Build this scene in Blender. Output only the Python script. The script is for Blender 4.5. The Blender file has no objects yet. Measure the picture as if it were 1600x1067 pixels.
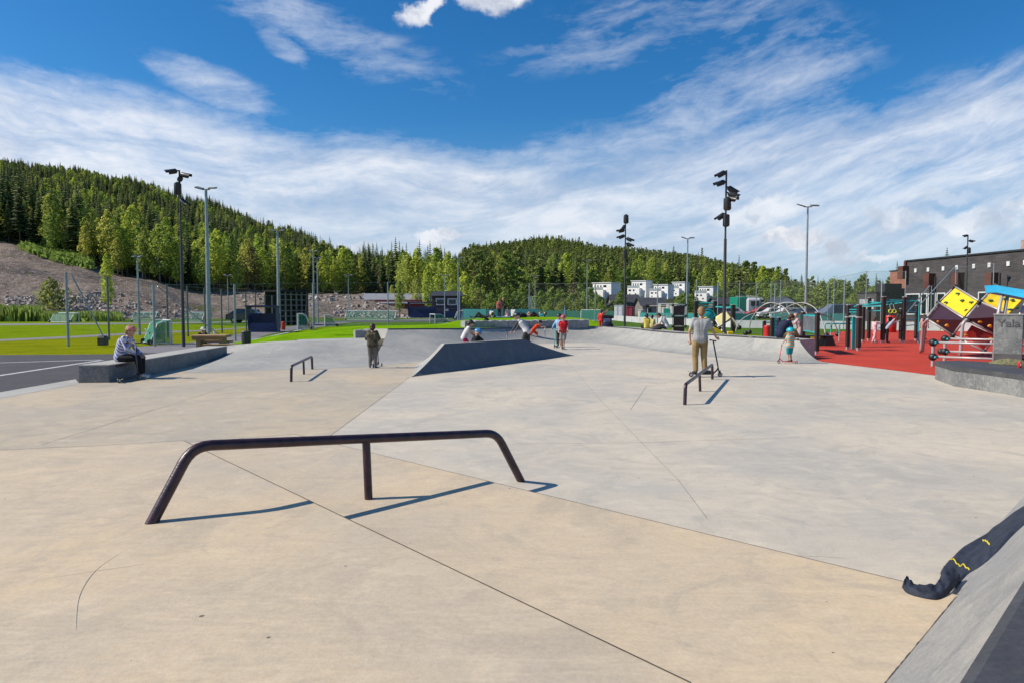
import bpy, bmesh, math, random
from mathutils import Vector, Matrix, Euler, noise
random.seed(7)
S = bpy.context.scene
COL = S.collection
F, HZ, CH = 1067.0, 478.5, 1.75
PIT = math.atan((533.5 - HZ) / F)
CP, SP = math.cos(PIT), math.sin(PIT)
R = math.radians

# ---------------------------------------------------------------- survey helpers
def ray(x, y):
    a = (x - 800) / F; b = (533.5 - y) / F
    return a, CP + b * SP, -SP + b * CP
def G(x, y, z=0.0):
    """point of the level z under a sight line"""
    a, dy, dz = ray(x, y); s = (z - CH) / dz
    return Vector((a * s, dy * s, z))
def P(x, y, Y):
    """point of a sight line at forward distance Y"""
    a, dy, dz = ray(x, y); s = Y / dy
    return Vector((a * s, Y, CH + dz * s))

# ---------------------------------------------------------------- materials
MAT = {}
def nodes(m):
    m.use_nodes = True
    return m.node_tree, m.node_tree.nodes['Principled BSDF']
def M(name, rgb, rough=0.7, var=0.18, scale=3.0, bump=0.0, metal=0.0, rgb2=None, detail=4, spec=None, bscale=None, stretch=None):
    if name in MAT: return MAT[name]
    m = bpy.data.materials.new(name); t, b = nodes(m); N = t.nodes; L = t.links
    b.inputs['Roughness'].default_value = rough; b.inputs['Metallic'].default_value = metal
    if spec is not None: b.inputs['Specular IOR Level'].default_value = spec
    tc = N.new('ShaderNodeTexCoord'); src = tc.outputs['Object']
    if stretch:
        mp = N.new('ShaderNodeMapping'); mp.inputs['Scale'].default_value = stretch
        L.new(src, mp.inputs[0]); src = mp.outputs[0]
    n = N.new('ShaderNodeTexNoise'); n.inputs['Scale'].default_value = scale; n.inputs['Detail'].default_value = detail
    L.new(src, n.inputs['Vector'])
    mx = N.new('ShaderNodeMix'); mx.data_type = 'RGBA'
    c2 = rgb2 if rgb2 else tuple(max(0, c * (1 - 2 * var)) for c in rgb)
    c1 = rgb if rgb2 else tuple(min(1, c * (1 + var)) for c in rgb)
    mx.inputs[6].default_value = (*c1, 1); mx.inputs[7].default_value = (*c2, 1)
    mr = N.new('ShaderNodeMapRange'); mr.inputs[1].default_value = 0.32; mr.inputs[2].default_value = 0.68
    L.new(n.outputs[0], mr.inputs[0]); L.new(mr.outputs[0], mx.inputs[0]); L.new(mx.outputs[2], b.inputs['Base Color'])
    if bump:
        n2 = N.new('ShaderNodeTexNoise'); n2.inputs['Scale'].default_value = bscale or scale * 8; n2.inputs['Detail'].default_value = 3
        L.new(src, n2.inputs['Vector'])
        bp = N.new('ShaderNodeBump'); bp.inputs['Strength'].default_value = bump; bp.inputs['Distance'].default_value = 0.02
        L.new(n2.outputs[0], bp.inputs['Height']); L.new(bp.outputs[0], b.inputs['Normal'])
    MAT[name] = m
    return m

def concrete(name, ca, cb, cc=(.2, .2, .2), pitch=1.0, speck=0.35, streak=(1, 1, 1), rough=0.62):
    """poured, power-floated concrete: patches, trowel swirls, fine grain, pin holes"""
    m = bpy.data.materials.new(name); t, b = nodes(m); N = t.nodes; L = t.links
    b.inputs['Roughness'].default_value = rough; b.inputs['Specular IOR Level'].default_value = .35
    tc = N.new('ShaderNodeTexCoord'); mp = N.new('ShaderNodeMapping'); mp.inputs['Scale'].default_value = streak
    L.new(tc.outputs['Object'], mp.inputs[0]); v = mp.outputs[0]
    def noi(s, d, dist=0, r=.55):
        n = N.new('ShaderNodeTexNoise'); n.inputs['Scale'].default_value = s; n.inputs['Detail'].default_value = d
        n.inputs['Distortion'].default_value = dist; n.inputs['Roughness'].default_value = r
        L.new(v, n.inputs['Vector']); return n.outputs[0]
    def rng(o, a, bb, lo=0., hi=1.):
        r = N.new('ShaderNodeMapRange'); r.inputs[1].default_value = a; r.inputs[2].default_value = bb
        r.inputs[3].default_value = lo; r.inputs[4].default_value = hi
        L.new(o, r.inputs[0]); return r.outputs[0]
    def mix(f, a, bb, mode='MIX'):
        x = N.new('ShaderNodeMix'); x.data_type = 'RGBA'; x.blend_type = mode
        if isinstance(f, float): x.inputs[0].default_value = f
        else: L.new(f, x.inputs[0])
        for i, c in ((6, a), (7, bb)):
            if isinstance(c, tuple): x.inputs[i].default_value = (*c, 1)
            else: L.new(c, x.inputs[i])
        return x.outputs[2]
    c = mix(rng(noi(.42 * pitch, 5, .6), .36, .62), ca, cb)
    c = mix(rng(noi(1.7 * pitch, 6, 1.6), .52, .72, 0, .6), c, cc)
    c = mix(rng(noi(.9 * pitch, 8, 2.2, .7), .50, .62, 0, .5), c, tuple(q * .82 for q in cb))
    c = mix(rng(noi(5 * pitch, 8, 1.0, .7), .46, .66, 0, .4), c, tuple(q * .87 for q in cb))
    # trowel swirls: fine curved streaks
    mp2 = N.new('ShaderNodeMapping'); mp2.inputs['Scale'].default_value = (1.2, 9, 1); mp2.inputs['Rotation'].default_value = (0, 0, .5)
    L.new(v, mp2.inputs[0]); n3 = N.new('ShaderNodeTexNoise'); n3.inputs['Scale'].default_value = 2.2 * pitch
    n3.inputs['Detail'].default_value = 8; n3.inputs['Distortion'].default_value = 1.4; L.new(mp2.outputs[0], n3.inputs['Vector'])
    c = mix(rng(n3.outputs[0], .3, .7, .0, speck * .8), c, (.62, .6, .56), 'SOFT_LIGHT')
    c = mix(rng(n3.outputs[0], .52, .7, .0, speck * .4), c, cc)
    c = mix(rng(noi(45, 6), .35, .65, 0, speck * .55), c, (.12, .12, .12), 'SOFT_LIGHT')
    # pin holes and chewing gum
    vo = N.new('ShaderNodeTexVoronoi'); vo.voronoi_dimensions = '2D'; vo.inputs['Scale'].default_value = 1.7; L.new(v, vo.inputs['Vector'])
    sz = rng(noi(.8, 3), .52, .68, 0., .024); dd_ = N.new('ShaderNodeMath'); dd_.operation = 'LESS_THAN'; L.new(vo.outputs['Distance'], dd_.inputs[0]); L.new(sz, dd_.inputs[1])
    d2_ = N.new('ShaderNodeMath'); d2_.operation = 'MULTIPLY'; L.new(dd_.outputs[0], d2_.inputs[0]); d2_.inputs[1].default_value = .75; c = mix(d2_.outputs[0], c, (.06, .05, .045))
    L.new(c, b.inputs['Base Color'])
    bp = N.new('ShaderNodeBump'); bp.inputs['Strength'].default_value = .25; bp.inputs['Distance'].default_value = .004
    L.new(noi(70, 5), bp.inputs['Height']); L.new(bp.outputs[0], b.inputs['Normal'])
    L.new(rng(n3.outputs[0], .3, .7, rough - .1, rough + .12), b.inputs['Roughness'])
    MAT[name] = m
    return m

def net_mat(name, rgb, cell, thick, rough=.6):
    m = bpy.data.materials.new(name); t, b = nodes(m); N = t.nodes; L = t.links
    b.inputs['Base Color'].default_value = (*rgb, 1); b.inputs['Roughness'].default_value = rough
    uv = N.new('ShaderNodeUVMap'); sp = N.new('ShaderNodeSeparateXYZ'); L.new(uv.outputs[0], sp.inputs[0])
    outs = []
    for k in (0, 1):
        d = N.new('ShaderNodeMath'); d.operation = 'DIVIDE'; L.new(sp.outputs[k], d.inputs[0]); d.inputs[1].default_value = cell
        f = N.new('ShaderNodeMath'); f.operation = 'FRACT'; L.new(d.outputs[0], f.inputs[0])
        c = N.new('ShaderNodeMath'); c.operation = 'LESS_THAN'; L.new(f.outputs[0], c.inputs[0]); c.inputs[1].default_value = thick / cell
        outs.append(c.outputs[0])
    mx = N.new('ShaderNodeMath'); mx.operation = 'MAXIMUM'; L.new(outs[0], mx.inputs[0]); L.new(outs[1], mx.inputs[1])
    L.new(mx.outputs[0], b.inputs['Alpha'])
    MAT[name] = m
    return m

# ---------------------------------------------------------------- mesh builder
class MB:
    def __init__(s): s.v = []; s.f = []; s.m = []; s.uv = {}
    def add(s, vs, fs, mi=0):
        o = len(s.v); s.v += [Vector(v) for v in vs]; s.f += [tuple(i + o for i in f) for f in fs]; s.m += [mi] * len(fs); return s
    def quad(s, a, b, c, d, mi=0): return s.add([a, b, c, d], [(0, 1, 2, 3)], mi)
    def box(s, c, d, rz=0, mi=0, rot=None, bev=0.0):
        hx, hy, hz = d[0] / 2, d[1] / 2, d[2] / 2
        m = rot if rot else Matrix.Rotation(rz, 3, 'Z'); c = Vector(c)
        if bev <= 0:
            vs = [c + m @ Vector((x * hx, y * hy, z * hz)) for z in (-1, 1) for x, y in ((-1, -1), (1, -1), (1, 1), (-1, 1))]
            return s.add(vs, [(3, 2, 1, 0), (4, 5, 6, 7), (0, 1, 5, 4), (1, 2, 6, 5), (2, 3, 7, 6), (3, 0, 4, 7)], mi)
        e = min(bev, hx * .9, hy * .9, hz * .9); rings = []
        for z, i in ((-hz, e), (-hz + e, 0), (hz - e, 0), (hz, e)):
            a, b = hx - i, hy - i; k = e if i == 0 else 0
            r = []
            for sx, sy in ((-1, -1), (1, -1), (1, 1), (-1, 1)):
                p1 = (sx * (a - k), sy * b); p2 = (sx * a, sy * (b - k))
                pr = (p1, p2) if sx * sy < 0 else (p2, p1)
                if k == 0: r.append(c + m @ Vector((sx * a, sy * b, z))); r.append(c + m @ Vector((sx * a, sy * b, z)))
                else: r += [c + m @ Vector((q[0], q[1], z)) for q in pr]
            rings.append(r)
        vs = [p for r in rings for p in r]; fs = []
        for k in range(3):
            for i in range(8): j = (i + 1) % 8; fs.append((k * 8 + i, k * 8 + j, k * 8 + 8 + j, k * 8 + 8 + i))
        fs += [tuple(range(7, -1, -1)), tuple(range(24, 32))]
        return s.add(vs, fs, mi)
    def bbox(s, a, b, mi=0, bev=0.0):
        a, b = Vector(a), Vector(b)
        return s.box((a + b) / 2, [abs(x) for x in (b - a)], mi=mi, bev=bev)
    def tube(s, pts, r, n=8, mi=0, cap=True, r2=None):
        pts = [Vector(p) for p in pts]; k = len(pts); vs = []; fs = []; up = None
        for i, p in enumerate(pts):
            d = (pts[min(i + 1, k - 1)] - pts[max(i - 1, 0)]).normalized()
            if up is None: up = d.orthogonal().normalized()
            up = (up - d * up.dot(d))
            up = up.normalized() if up.length > 1e-6 else d.orthogonal().normalized()
            w = d.cross(up)
            rr = r[i] if isinstance(r, (list, tuple)) else (r if r2 is None else r + (r2 - r) * i / max(1, k - 1))
            vs += [p + (up * math.cos(q) + w * math.sin(q)) * rr for q in [2 * math.pi * j / n for j in range(n)]]
        for i in range(k - 1):
            for j in range(n): j2 = (j + 1) % n; fs.append((i * n + j, i * n + j2, i * n + n + j2, i * n + n + j))
        if cap: fs += [tuple(range(n - 1, -1, -1)), tuple(range((k - 1) * n, k * n))]
        return s.add(vs, fs, mi)
    def ball(s, c, r, n=10, mi=0, sc=(1, 1, 1), rot=None):
        c = Vector(c); vs = []; fs = []; k = max(4, n // 2)
        for i in range(k + 1):
            t = math.pi * i / k
            for j in range(n):
                q = 2 * math.pi * j / n
                p = Vector((math.sin(t) * math.cos(q) * r * sc[0], math.sin(t) * math.sin(q) * r * sc[1], math.cos(t) * r * sc[2]))
                vs.append(c + (rot @ p if rot else p))
        for i in range(k):
            for j in range(n): j2 = (j + 1) % n; fs.append((i * n + j, i * n + n + j, i * n + n + j2, i * n + j2))
        return s.add(vs, fs, mi)
    def prism(s, poly, z0, z1, mi=0, mt=None):
        """poly counter-clockwise list of (x,y)"""
        n = len(poly); vs = [(p[0], p[1], z0) for p in poly] + [(p[0], p[1], z1) for p in poly]
        s.add(vs, [tuple(range(n - 1, -1, -1))] + [(i, (i + 1) % n, n + (i + 1) % n, n + i) for i in range(n)], mi)
        s.f.append(tuple(len(s.v) - n + i for i in range(n))); s.m.append(mi if mt is None else mt); return s
    def sheet(s, pts, mi=0): return s.add(pts, [tuple(range(len(pts)))], mi)
    def strip(s, A, B, mi=0):
        n = len(A)
        return s.add(list(A) + list(B), [(i, i + 1, n + i + 1, n + i) for i in range(n - 1)], mi)
    def grid(s, rows, mi=0):
        n = len(rows[0]); vs = [p for r in rows for p in r]
        return s.add(vs, [(i * n + j, i * n + j + 1, (i + 1) * n + j + 1, (i + 1) * n + j) for i in range(len(rows) - 1) for j in range(n - 1)], mi)
    def mesh(s, name, mats, smooth=False, off=(0, 0, 0)):
        me = bpy.data.meshes.new(name); off = Vector(off)
        me.from_pydata([tuple(v - off) for v in s.v], [], s.f)
        for m in (mats if isinstance(mats, (list, tuple)) else [mats]): me.materials.append(m)
        if any(s.m): me.polygons.foreach_set('material_index', s.m)
        if smooth: me.polygons.foreach_set('use_smooth', [True] * len(me.polygons))
        me.update(); return me
    def build(s, name, mats, parent=None, smooth=False, label=None, weld=False, auto=None):
        off = ORG.get(parent.name, Vector()) if parent else Vector((0, 0, 0))
        me = s.mesh(name, mats, smooth, off)
        if weld:
            bm = bmesh.new(); bm.from_mesh(me); bmesh.ops.remove_doubles(bm, verts=bm.verts, dist=1e-4)
            bmesh.ops.recalc_face_normals(bm, faces=bm.faces); bm.to_mesh(me); bm.free()
        if auto and smooth:
            try: me.set_sharp_from_angle(angle=R(auto))
            except Exception: pass
        o = bpy.data.objects.new(name, me); COL.objects.link(o)
        if parent:
            o.parent = parent; ORG[o.name] = off
        if label: o['label'] = label
        return o
ORG = {}     # world origin of the things whose parts are given in world coordinates
def tag(o, label=None, cat=None, group=None, kind=None):
    if label: o['label'] = label
    if cat: o['category'] = cat
    if group: o['group'] = group
    if kind: o['kind'] = kind
    return o
def thing(name, loc, label, cat, group=None):
    o = bpy.data.objects.new(name, None); COL.objects.link(o); o.location = loc; o.empty_display_size = .3
    ORG[o.name] = Vector(loc)
    return tag(o, label, cat, group)
def struct(o, name=None): o['kind'] = 'structure'; return o
def copytree(o, parent=None):
    c = o.copy(); COL.objects.link(c); c.parent = parent
    for ch in o.children: copytree(ch, c)
    return c
def dup(root, loc, rz=0, sc=None, label=None, group=None):
    r = copytree(root); r.location = loc; r.rotation_euler = (0, 0, rz)
    if sc: r.scale = sc if isinstance(sc, (tuple, list)) else (sc, sc, sc)
    if label: r['label'] = label
    if group: r['group'] = group
    return r
def arc(p0, p1, p2, rad, n=5):
    """points rounding the corner p1 of the path p0-p1-p2"""
    p0, p1, p2 = map(Vector, (p0, p1, p2)); a = (p0 - p1).normalized(); b = (p2 - p1).normalized()
    A = p1 + a * rad; B = p1 + b * rad
    return [A.lerp(p1, t).lerp(p1.lerp(B, t), t) for t in [i / n for i in range(n + 1)]]
def interp(tab, u):
    if u <= tab[0][0]: return tab[0][1]
    for (a, x), (b, y) in zip(tab, tab[1:]):
        if u <= b:
            t = (u - a) / (b - a); return x + (y - x) * t
    return tab[-1][1]
SUN_E = 4.8; SKY_S = .09; EXPO = .27
SKY_TINT = (.55, .85, 1.12); SKY_SAT = 1.15; HOR_C = (3.0, 4.6, 6.4)
CLD_W = (8.0, 8.3, 8.9); CLD_G = (5.2, 5.9, 7.2); CLD_L = (6.2, 6.9, 8.0); CUM_W = (9.2, 9.2, 9.4); CUM_G = (4.8, 5.3, 6.3)
# ---------------------------------------------------------------- camera, light, sky
cam = bpy.data.cameras.new('camera'); co = bpy.data.objects.new('camera', cam); COL.objects.link(co)
cam.sensor_width = 36; cam.lens = 36 * F / 1600; cam.clip_end = 9000; cam.clip_start = .05
co.location = (0, 0, CH); co.rotation_euler = (R(90) - PIT, 0, 0); S.camera = co
SUN = Vector((-1.11, -.12, 1.0)).normalized()
sl = bpy.data.lights.new('sun', 'SUN'); sl.energy = SUN_E; sl.angle = R(.5); sl.color = (1, .91, .78)
so = bpy.data.objects.new('sun', sl); COL.objects.link(so); so.rotation_euler = SUN.to_track_quat('Z', 'Y').to_euler(); so.location = (-30, 0, 30)
w = bpy.data.worlds.new('World'); S.world = w; w.use_nodes = True
T = w.node_tree; N = T.nodes; L = T.links; bg = N['Background']; bg.inputs[1].default_value = SKY_S
sky = N.new('ShaderNodeTexSky'); sky.sky_type = 'NISHITA'; sky.sun_disc = False
sky.sun_elevation = math.asin(SUN.z); sky.sun_rotation = math.atan2(SUN.x, SUN.y); sky.air_density = 1.0; sky.dust_density = .6; sky.ozone_density = 1.6
def mth(op, a, b=None, c=None):
    n = N.new('ShaderNodeMath'); n.operation = op
    for i, x in enumerate((a, b, c)):
        if x is None: continue
        if isinstance(x, (int, float)): n.inputs[i].default_value = x
        else: L.new(x, n.inputs[i])
    return n.outputs[0]
def mixc(f, a, b, mode='MIX'):
    x = N.new('ShaderNodeMix'); x.data_type = 'RGBA'; x.blend_type = mode
    if isinstance(f, (int, float)): x.inputs[0].default_value = f
    else: L.new(f, x.inputs[0])
    for i, c in ((6, a), (7, b)):
        if isinstance(c, tuple): x.inputs[i].default_value = (*c, 1)
        else: L.new(c, x.inputs[i])
    return x.outputs[2]
def mrange(o, a, b, lo=0., hi=1., smooth=True):
    r = N.new('ShaderNodeMapRange'); r.interpolation_type = 'SMOOTHSTEP' if smooth else 'LINEAR'
    for i, x in ((1, a), (2, b), (3, lo), (4, hi)): r.inputs[i].default_value = x
    L.new(o, r.inputs[0]); return r.outputs[0]
tc = N.new('ShaderNodeTexCoord'); sp = N.new('ShaderNodeSeparateXYZ'); L.new(tc.outputs['Generated'], sp.inputs[0])
yy = mth('SQRT', mth('ADD', mth('MULTIPLY', sp.outputs[1], sp.outputs[1]), .03))
Uc = mth('DIVIDE', sp.outputs[0], yy); Vc = mth('DIVIDE', sp.outputs[2], yy)
cb = N.new('ShaderNodeCombineXYZ'); L.new(Uc, cb.inputs[0]); L.new(Vc, cb.inputs[1]); UV = cb.outputs[0]
def noi(vec, scale, det=8, rough=.55, dist=0., rot=0, st=(1, 1, 1), off=(0, 0, 0)):
    mp = N.new('ShaderNodeMapping'); mp.vector_type = 'TEXTURE'; mp.inputs['Rotation'].default_value = (0, 0, rot)
    mp.inputs['Scale'].default_value = tuple(1 / q for q in st); mp.inputs['Location'].default_value = off
    L.new(vec, mp.inputs[0]); n = N.new('ShaderNodeTexNoise'); n.inputs['Scale'].default_value = scale
    n.inputs['Detail'].default_value = det; n.inputs['Roughness'].default_value = rough; n.inputs['Distortion'].default_value = dist
    L.new(mp.outputs[0], n.inputs['Vector']); return n
# warp the coordinates a little so the cloud banks have torn edges
wn = noi(UV, 3.0, 5); vm = N.new('ShaderNodeVectorMath'); vm.operation = 'MULTIPLY_ADD'
L.new(wn.outputs['Color'], vm.inputs[0]); vm.inputs[1].default_value = (.09, .06, 0); vm.inputs[2].default_value = (-.045, -.03, 0)
va = N.new('ShaderNodeVectorMath'); va.operation = 'ADD'; L.new(UV, va.inputs[0]); L.new(vm.outputs[0], va.inputs[1]); W = va.outputs[0]
def blob(cx, cy, ax, ay, rot, wt, soft=.25, vec=None):
    mp = N.new('ShaderNodeMapping'); mp.vector_type = 'TEXTURE'
    mp.inputs['Location'].default_value = ((cx - 800) / F, (HZ - cy) / F, 0); mp.inputs['Rotation'].default_value = (0, 0, R(-rot))
    mp.inputs['Scale'].default_value = (ax / F, ay / F, 1); L.new(vec or W, mp.inputs[0])
    ln = N.new('ShaderNodeVectorMath'); ln.operation = 'LENGTH'; L.new(mp.outputs[0], ln.inputs[0])
    return mrange(ln.outputs['Value'], soft, 1.25, wt, 0)
def union(bl):
    o = bl[0]
    for q in bl[1:]: o = mth('MAXIMUM', o, q)
    return o
bank = union([blob(60, 250, 640, 125, 9, 1.0, .6), blob(600, 330, 620, 105, 4, 1.0, .55), blob(1200, 330, 640, 150, -4, .95, .5),
              blob(1480, 230, 330, 110, -18, .85, .4), blob(1130, 190, 250, 120, -30, .5), blob(1010, 60, 300, 70, -12, .36),
              blob(520, 75, 260, 55, 22, .38), blob(350, 145, 130, 34, 22, .62), blob(450, 95, 60, 22, 30, .5), blob(1290, 80, 120, 50, 30, .2),
              blob(-900, 200, 700, 200, 0, .8), blob(2500, 200, 700, 200, 0, .8), blob(0, -900, 1200, 300, 10, .5)])
bank = mth('MULTIPLY', bank, mrange(Vc, -.02, .07, .72, 1))
Vb = mth('SUBTRACT', Vc, mth('MULTIPLY', mth('MULTIPLY', Uc, Uc), .24)); cb2 = N.new('ShaderNodeCombineXYZ'); L.new(Uc, cb2.inputs[0]); L.new(Vb, cb2.inputs[1])
va2 = N.new('ShaderNodeVectorMath'); va2.operation = 'ADD'; L.new(cb2.outputs[0], va2.inputs[0]); L.new(vm.outputs[0], va2.inputs[1]); WB = va2.outputs[0]
f1 = noi(WB, 2.2, 10, .62, .2, rot=R(-3), st=(1, 5, 1)).outputs[0]
f2 = noi(WB, 12, 7, .65, .4, rot=R(6), st=(1, 3.0, 1)).outputs[0]
f3 = noi(WB, 4.0, 9, .62, .5, rot=R(8), st=(1, 4.5, 1), off=(3, 1, 0)).outputs[0]
dens = mth('ADD', bank, mth('MULTIPLY', mth('SUBTRACT', f1, .5), 1.25))
dens = mth('ADD', dens, mth('MULTIPLY', mth('SUBTRACT', f3, .5), .8))
f4 = noi(WB, 34, 5, .65, .3, rot=R(10), st=(1, 2.0, 1)).outputs[0]
dens = mth('ADD', dens, mth('MULTIPLY', mth('SUBTRACT', f2, .5), .8))
dens = mth('ADD', dens, mth('MULTIPLY', mth('SUBTRACT', f4, .5), .5))
cir = mrange(dens, .15, 1.25, 0, .95, False)
cir = mth('MULTIPLY', cir, mrange(bank, .02, .3))
# small fair-weather cumulus
cw = noi(UV, 14, 7, .62); cm = N.new('ShaderNodeVectorMath'); cm.operation = 'MULTIPLY_ADD'
L.new(cw.outputs['Color'], cm.inputs[0]); cm.inputs[1].default_value = (.10, .08, 0); cm.inputs[2].default_value = (-.05, -.04, 0)
ca = N.new('ShaderNodeVectorMath'); ca.operation = 'ADD'; L.new(UV, ca.inputs[0]); L.new(cm.outputs[0], ca.inputs[1]); CW = ca.outputs[0]
cums = [(775, 8, 80, 30, 0, 1), (668, 34, 52, 20, -35, .9), (1225, 372, 62, 17, -3, 1), (1180, 328, 90, 26, -8, .6), (1298, 385, 22, 12, 0, .8),
        (1395, 345, 80, 15, 3, .6), (1500, 350, 110, 20, 3, .55), (680, 378, 34, 15, 0, .8), (925, 362, 44, 11, 0, .5), (560, 385, 30, 12, 0, .7),
        (1330, 398, 60, 9, 0, .6), (1590, 330, 60, 20, 0, .7), (1460, 310, 60, 15, 5, .4)]
cu = union([blob(*q, soft=.45, vec=CW) for q in cums])
cu = mrange(cu, .05, 1.05, 0, .93)
shade = noi(CW, 9, 5, .6, off=(0, .35, 0)).outputs[0]
base = mixc(1.0, sky.outputs[0], SKY_TINT, 'MULTIPLY')
hs = N.new('ShaderNodeHueSaturation'); hs.inputs['Saturation'].default_value = SKY_SAT; L.new(base, hs.inputs['Color'])
basec = mixc(mrange(Vc, 0, .28, .55, 0), hs.outputs[0], HOR_C)
whites = mixc(mrange(f3, .35, .62), CLD_G, CLD_W)
whites = mixc(mrange(Vc, .02, .2, .6, 0), whites, CLD_L)
c1 = mixc(cir, basec, whites)
c2 = mixc(cu, c1, mixc(mrange(shade, .38, .6), CUM_G, CUM_W))
L.new(c2, bg.inputs[0])
S.view_settings.view_transform = 'Standard'; S.view_settings.look = 'None'; S.view_settings.exposure = EXPO; S.view_settings.gamma = 1
S.cycles.max_bounces = 6; S.cycles.transparent_max_bounces = 24; S.cycles.use_denoising = True
S.cycles.diffuse_bounces = 3; S.cycles.glossy_bounces = 2; S.cycles.transmission_bounces = 2
# ---------------------------------------------------------------- materials
BLKR = M('rail_paint', (.020, .012, .016), .34, rgb2=(.055, .022, .032), scale=14, bump=.15, spec=.5)
def chip(m, sc, th, col):
    t, b = m.node_tree, m.node_tree.nodes['Principled BSDF']; N = t.nodes; L = t.links; tc = N.new('ShaderNodeTexCoord'); n = N.new('ShaderNodeTexNoise'); n.inputs['Scale'].default_value = sc; n.inputs['Detail'].default_value = 5; n.inputs['Roughness'].default_value = .7
    L.new(tc.outputs['Object'], n.inputs['Vector']); r = N.new('ShaderNodeMapRange'); r.inputs[1].default_value = th; r.inputs[2].default_value = th + .02; L.new(n.outputs[0], r.inputs[0])
    x = N.new('ShaderNodeMix'); x.data_type = 'RGBA'; L.new(r.outputs[0], x.inputs[0]); L.new(b.inputs['Base Color'].links[0].from_socket, x.inputs[6]); x.inputs[7].default_value = (*col, 1); L.new(x.outputs[2], b.inputs['Base Color'])
    q = N.new('ShaderNodeMath'); q.operation = 'MULTIPLY_ADD'; L.new(r.outputs[0], q.inputs[0]); q.inputs[1].default_value = .3; q.inputs[2].default_value = .34; L.new(q.outputs[0], b.inputs['Roughness'])
chip(BLKR, 26, .69, (.34, .25, .24))
CT = concrete('concrete_tan', (.50, .41, .285), (.40, .355, .285), (.56, .48, .365))
CG = concrete('concrete_grey', (.57, .50, .395), (.44, .41, .355), (.61, .545, .43))
CD = concrete('concrete_deck', (.575, .455, .305), (.47, .405, .315), (.62, .51, .37), speck=.45)
CQ = concrete('concrete_bank', (.40, .385, .345), (.30, .30, .285), (.45, .43, .38), streak=(1, 1, 2), speck=.6)
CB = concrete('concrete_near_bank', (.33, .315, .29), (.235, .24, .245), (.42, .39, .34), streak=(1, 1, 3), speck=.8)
CH_ = concrete('concrete_hip_shade', (.145, .15, .16), (.12, .125, .135), (.2, .2, .2), speck=.4)
CL = concrete('concrete_cast', (.25, .25, .245), (.15, .155, .16), (.38, .37, .35), pitch=3, speck=.9)
CDK = concrete('concrete_dark_cap', (.07, .072, .08), (.055, .055, .06), (.12, .12, .125), speck=.6)
CEDGE = concrete('concrete_path', (.46, .44, .39), (.37, .36, .33), (.5, .47, .42))
JOINT = M('joint_seal', (.06, .055, .05), .9); JOINTL = M('saw_cut', (.25, .23, .20), .9)
STEEL_D = M('coping_steel', (.05, .05, .055), .4, metal=.7, rgb2=(.12, .11, .11), scale=20)
ASPH = M('asphalt', (.062, .058, .062), .85, rgb2=(.045, .043, .047), scale=1.2, bump=.5, bscale=60)
LINEW = M('line_paint', (.55, .55, .55), .7, rgb2=(.35, .35, .36), scale=15)
RUB = M('red_rubber', (.50, .038, .012), .9, rgb2=(.40, .028, .009), scale=.8, bump=.6, bscale=90)
GRV = M('gravel', (.23, .22, .22), .9, rgb2=(.15, .145, .15), scale=4, bump=.6, bscale=30)
# ---------------------------------------------------------------- terrain
HT = [(-.95, [(90, 0), (108, 4), (165, 19), (300, 52), (800, 178), (1300, 178)]),
      (-.75, [(92, 0), (112, 3), (170, 17.4), (300, 47), (800, 158), (1300, 158)]),
      (-.65, [(94, 0), (115, 3), (170, 14.0), (300, 40), (790, 148), (1300, 150)]),
      (-.56, [(96, 0), (118, 3), (170, 8.2), (300, 34), (770, 132), (1300, 132)]),
      (-.45, [(98, 0), (125, 2.4), (170, 4.8), (300, 27), (740, 104), (1300, 106)]),
      (-.33, [(100, 0), (125, 2.6), (160, 4.4), (200, 4.8), (320, 20), (640, 62), (1300, 66)]),
      (-.22, [(105, 0), (128, 2.4), (160, 4.2), (200, 4), (320, 12), (480, 24), (1300, 30)]),
      (-.13, [(120, 0), (150, 1.2), (200, 3), (320, 8), (450, 18), (1300, 30)]),
      (-.05, [(120, 0), (180, .5), (230, 2), (400, 14), (850, 66), (1300, 68)]),
      (.05, [(140, 0), (180, .5), (230, 4.0), (300, 8), (500, 28), (980, 88), (1300, 88)]),
      (.15, [(140, 0), (180, .5), (230, 4.5), (300, 9), (500, 25), (980, 73), (1300, 73)]),
      (.25, [(140, 0), (180, .5), (230, 4.5), (300, 8), (500, 22), (980, 63), (1300, 63)]),
      (.35, [(140, 0), (180, .2), (230, 1.5), (300, 4), (500, 12), (900, 40), (1300, 40)]),
      (.45, [(140, 0), (300, 1.5), (450, 7), (900, 9)]),
      (.56, [(140, 0), (900, 3)]), (.75, [(140, 0), (900, 0)])]
def Hh(X, Y):
    r = math.hypot(X, Y); az = math.degrees(math.atan2(X, Y))
    fade = 1.0
    if az < -45: fade = max(0, 1 - (-45 - az) / 60.0); az = -45
    if az > 40: az = 40
    u = math.tan(R(az)); ye = r * math.cos(R(az))
    for (a, A), (b, B) in zip(HT, HT[1:]):
        if u <= b or b == HT[-1][0]:
            t = min(1, max(0, (u - a) / (b - a))); t = t * t * (3 - 2 * t)
            h = interp(A, ye) * (1 - t) + interp(B, ye) * t; break
    h *= fade
    if ye > 88 and u < .0:
        k = min(1, (ye - 88) / 25.) * fade * min(1, -u * 8)
        h += k * (noise.noise(Vector((X * .05, Y * .05, 0))) * 1.6 + noise.noise(Vector((X * .22, Y * .22, 3))) * .55 + abs(noise.noise(Vector((X * .6, Y * .6, 5)))) * .35)
    return h - .05
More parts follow.
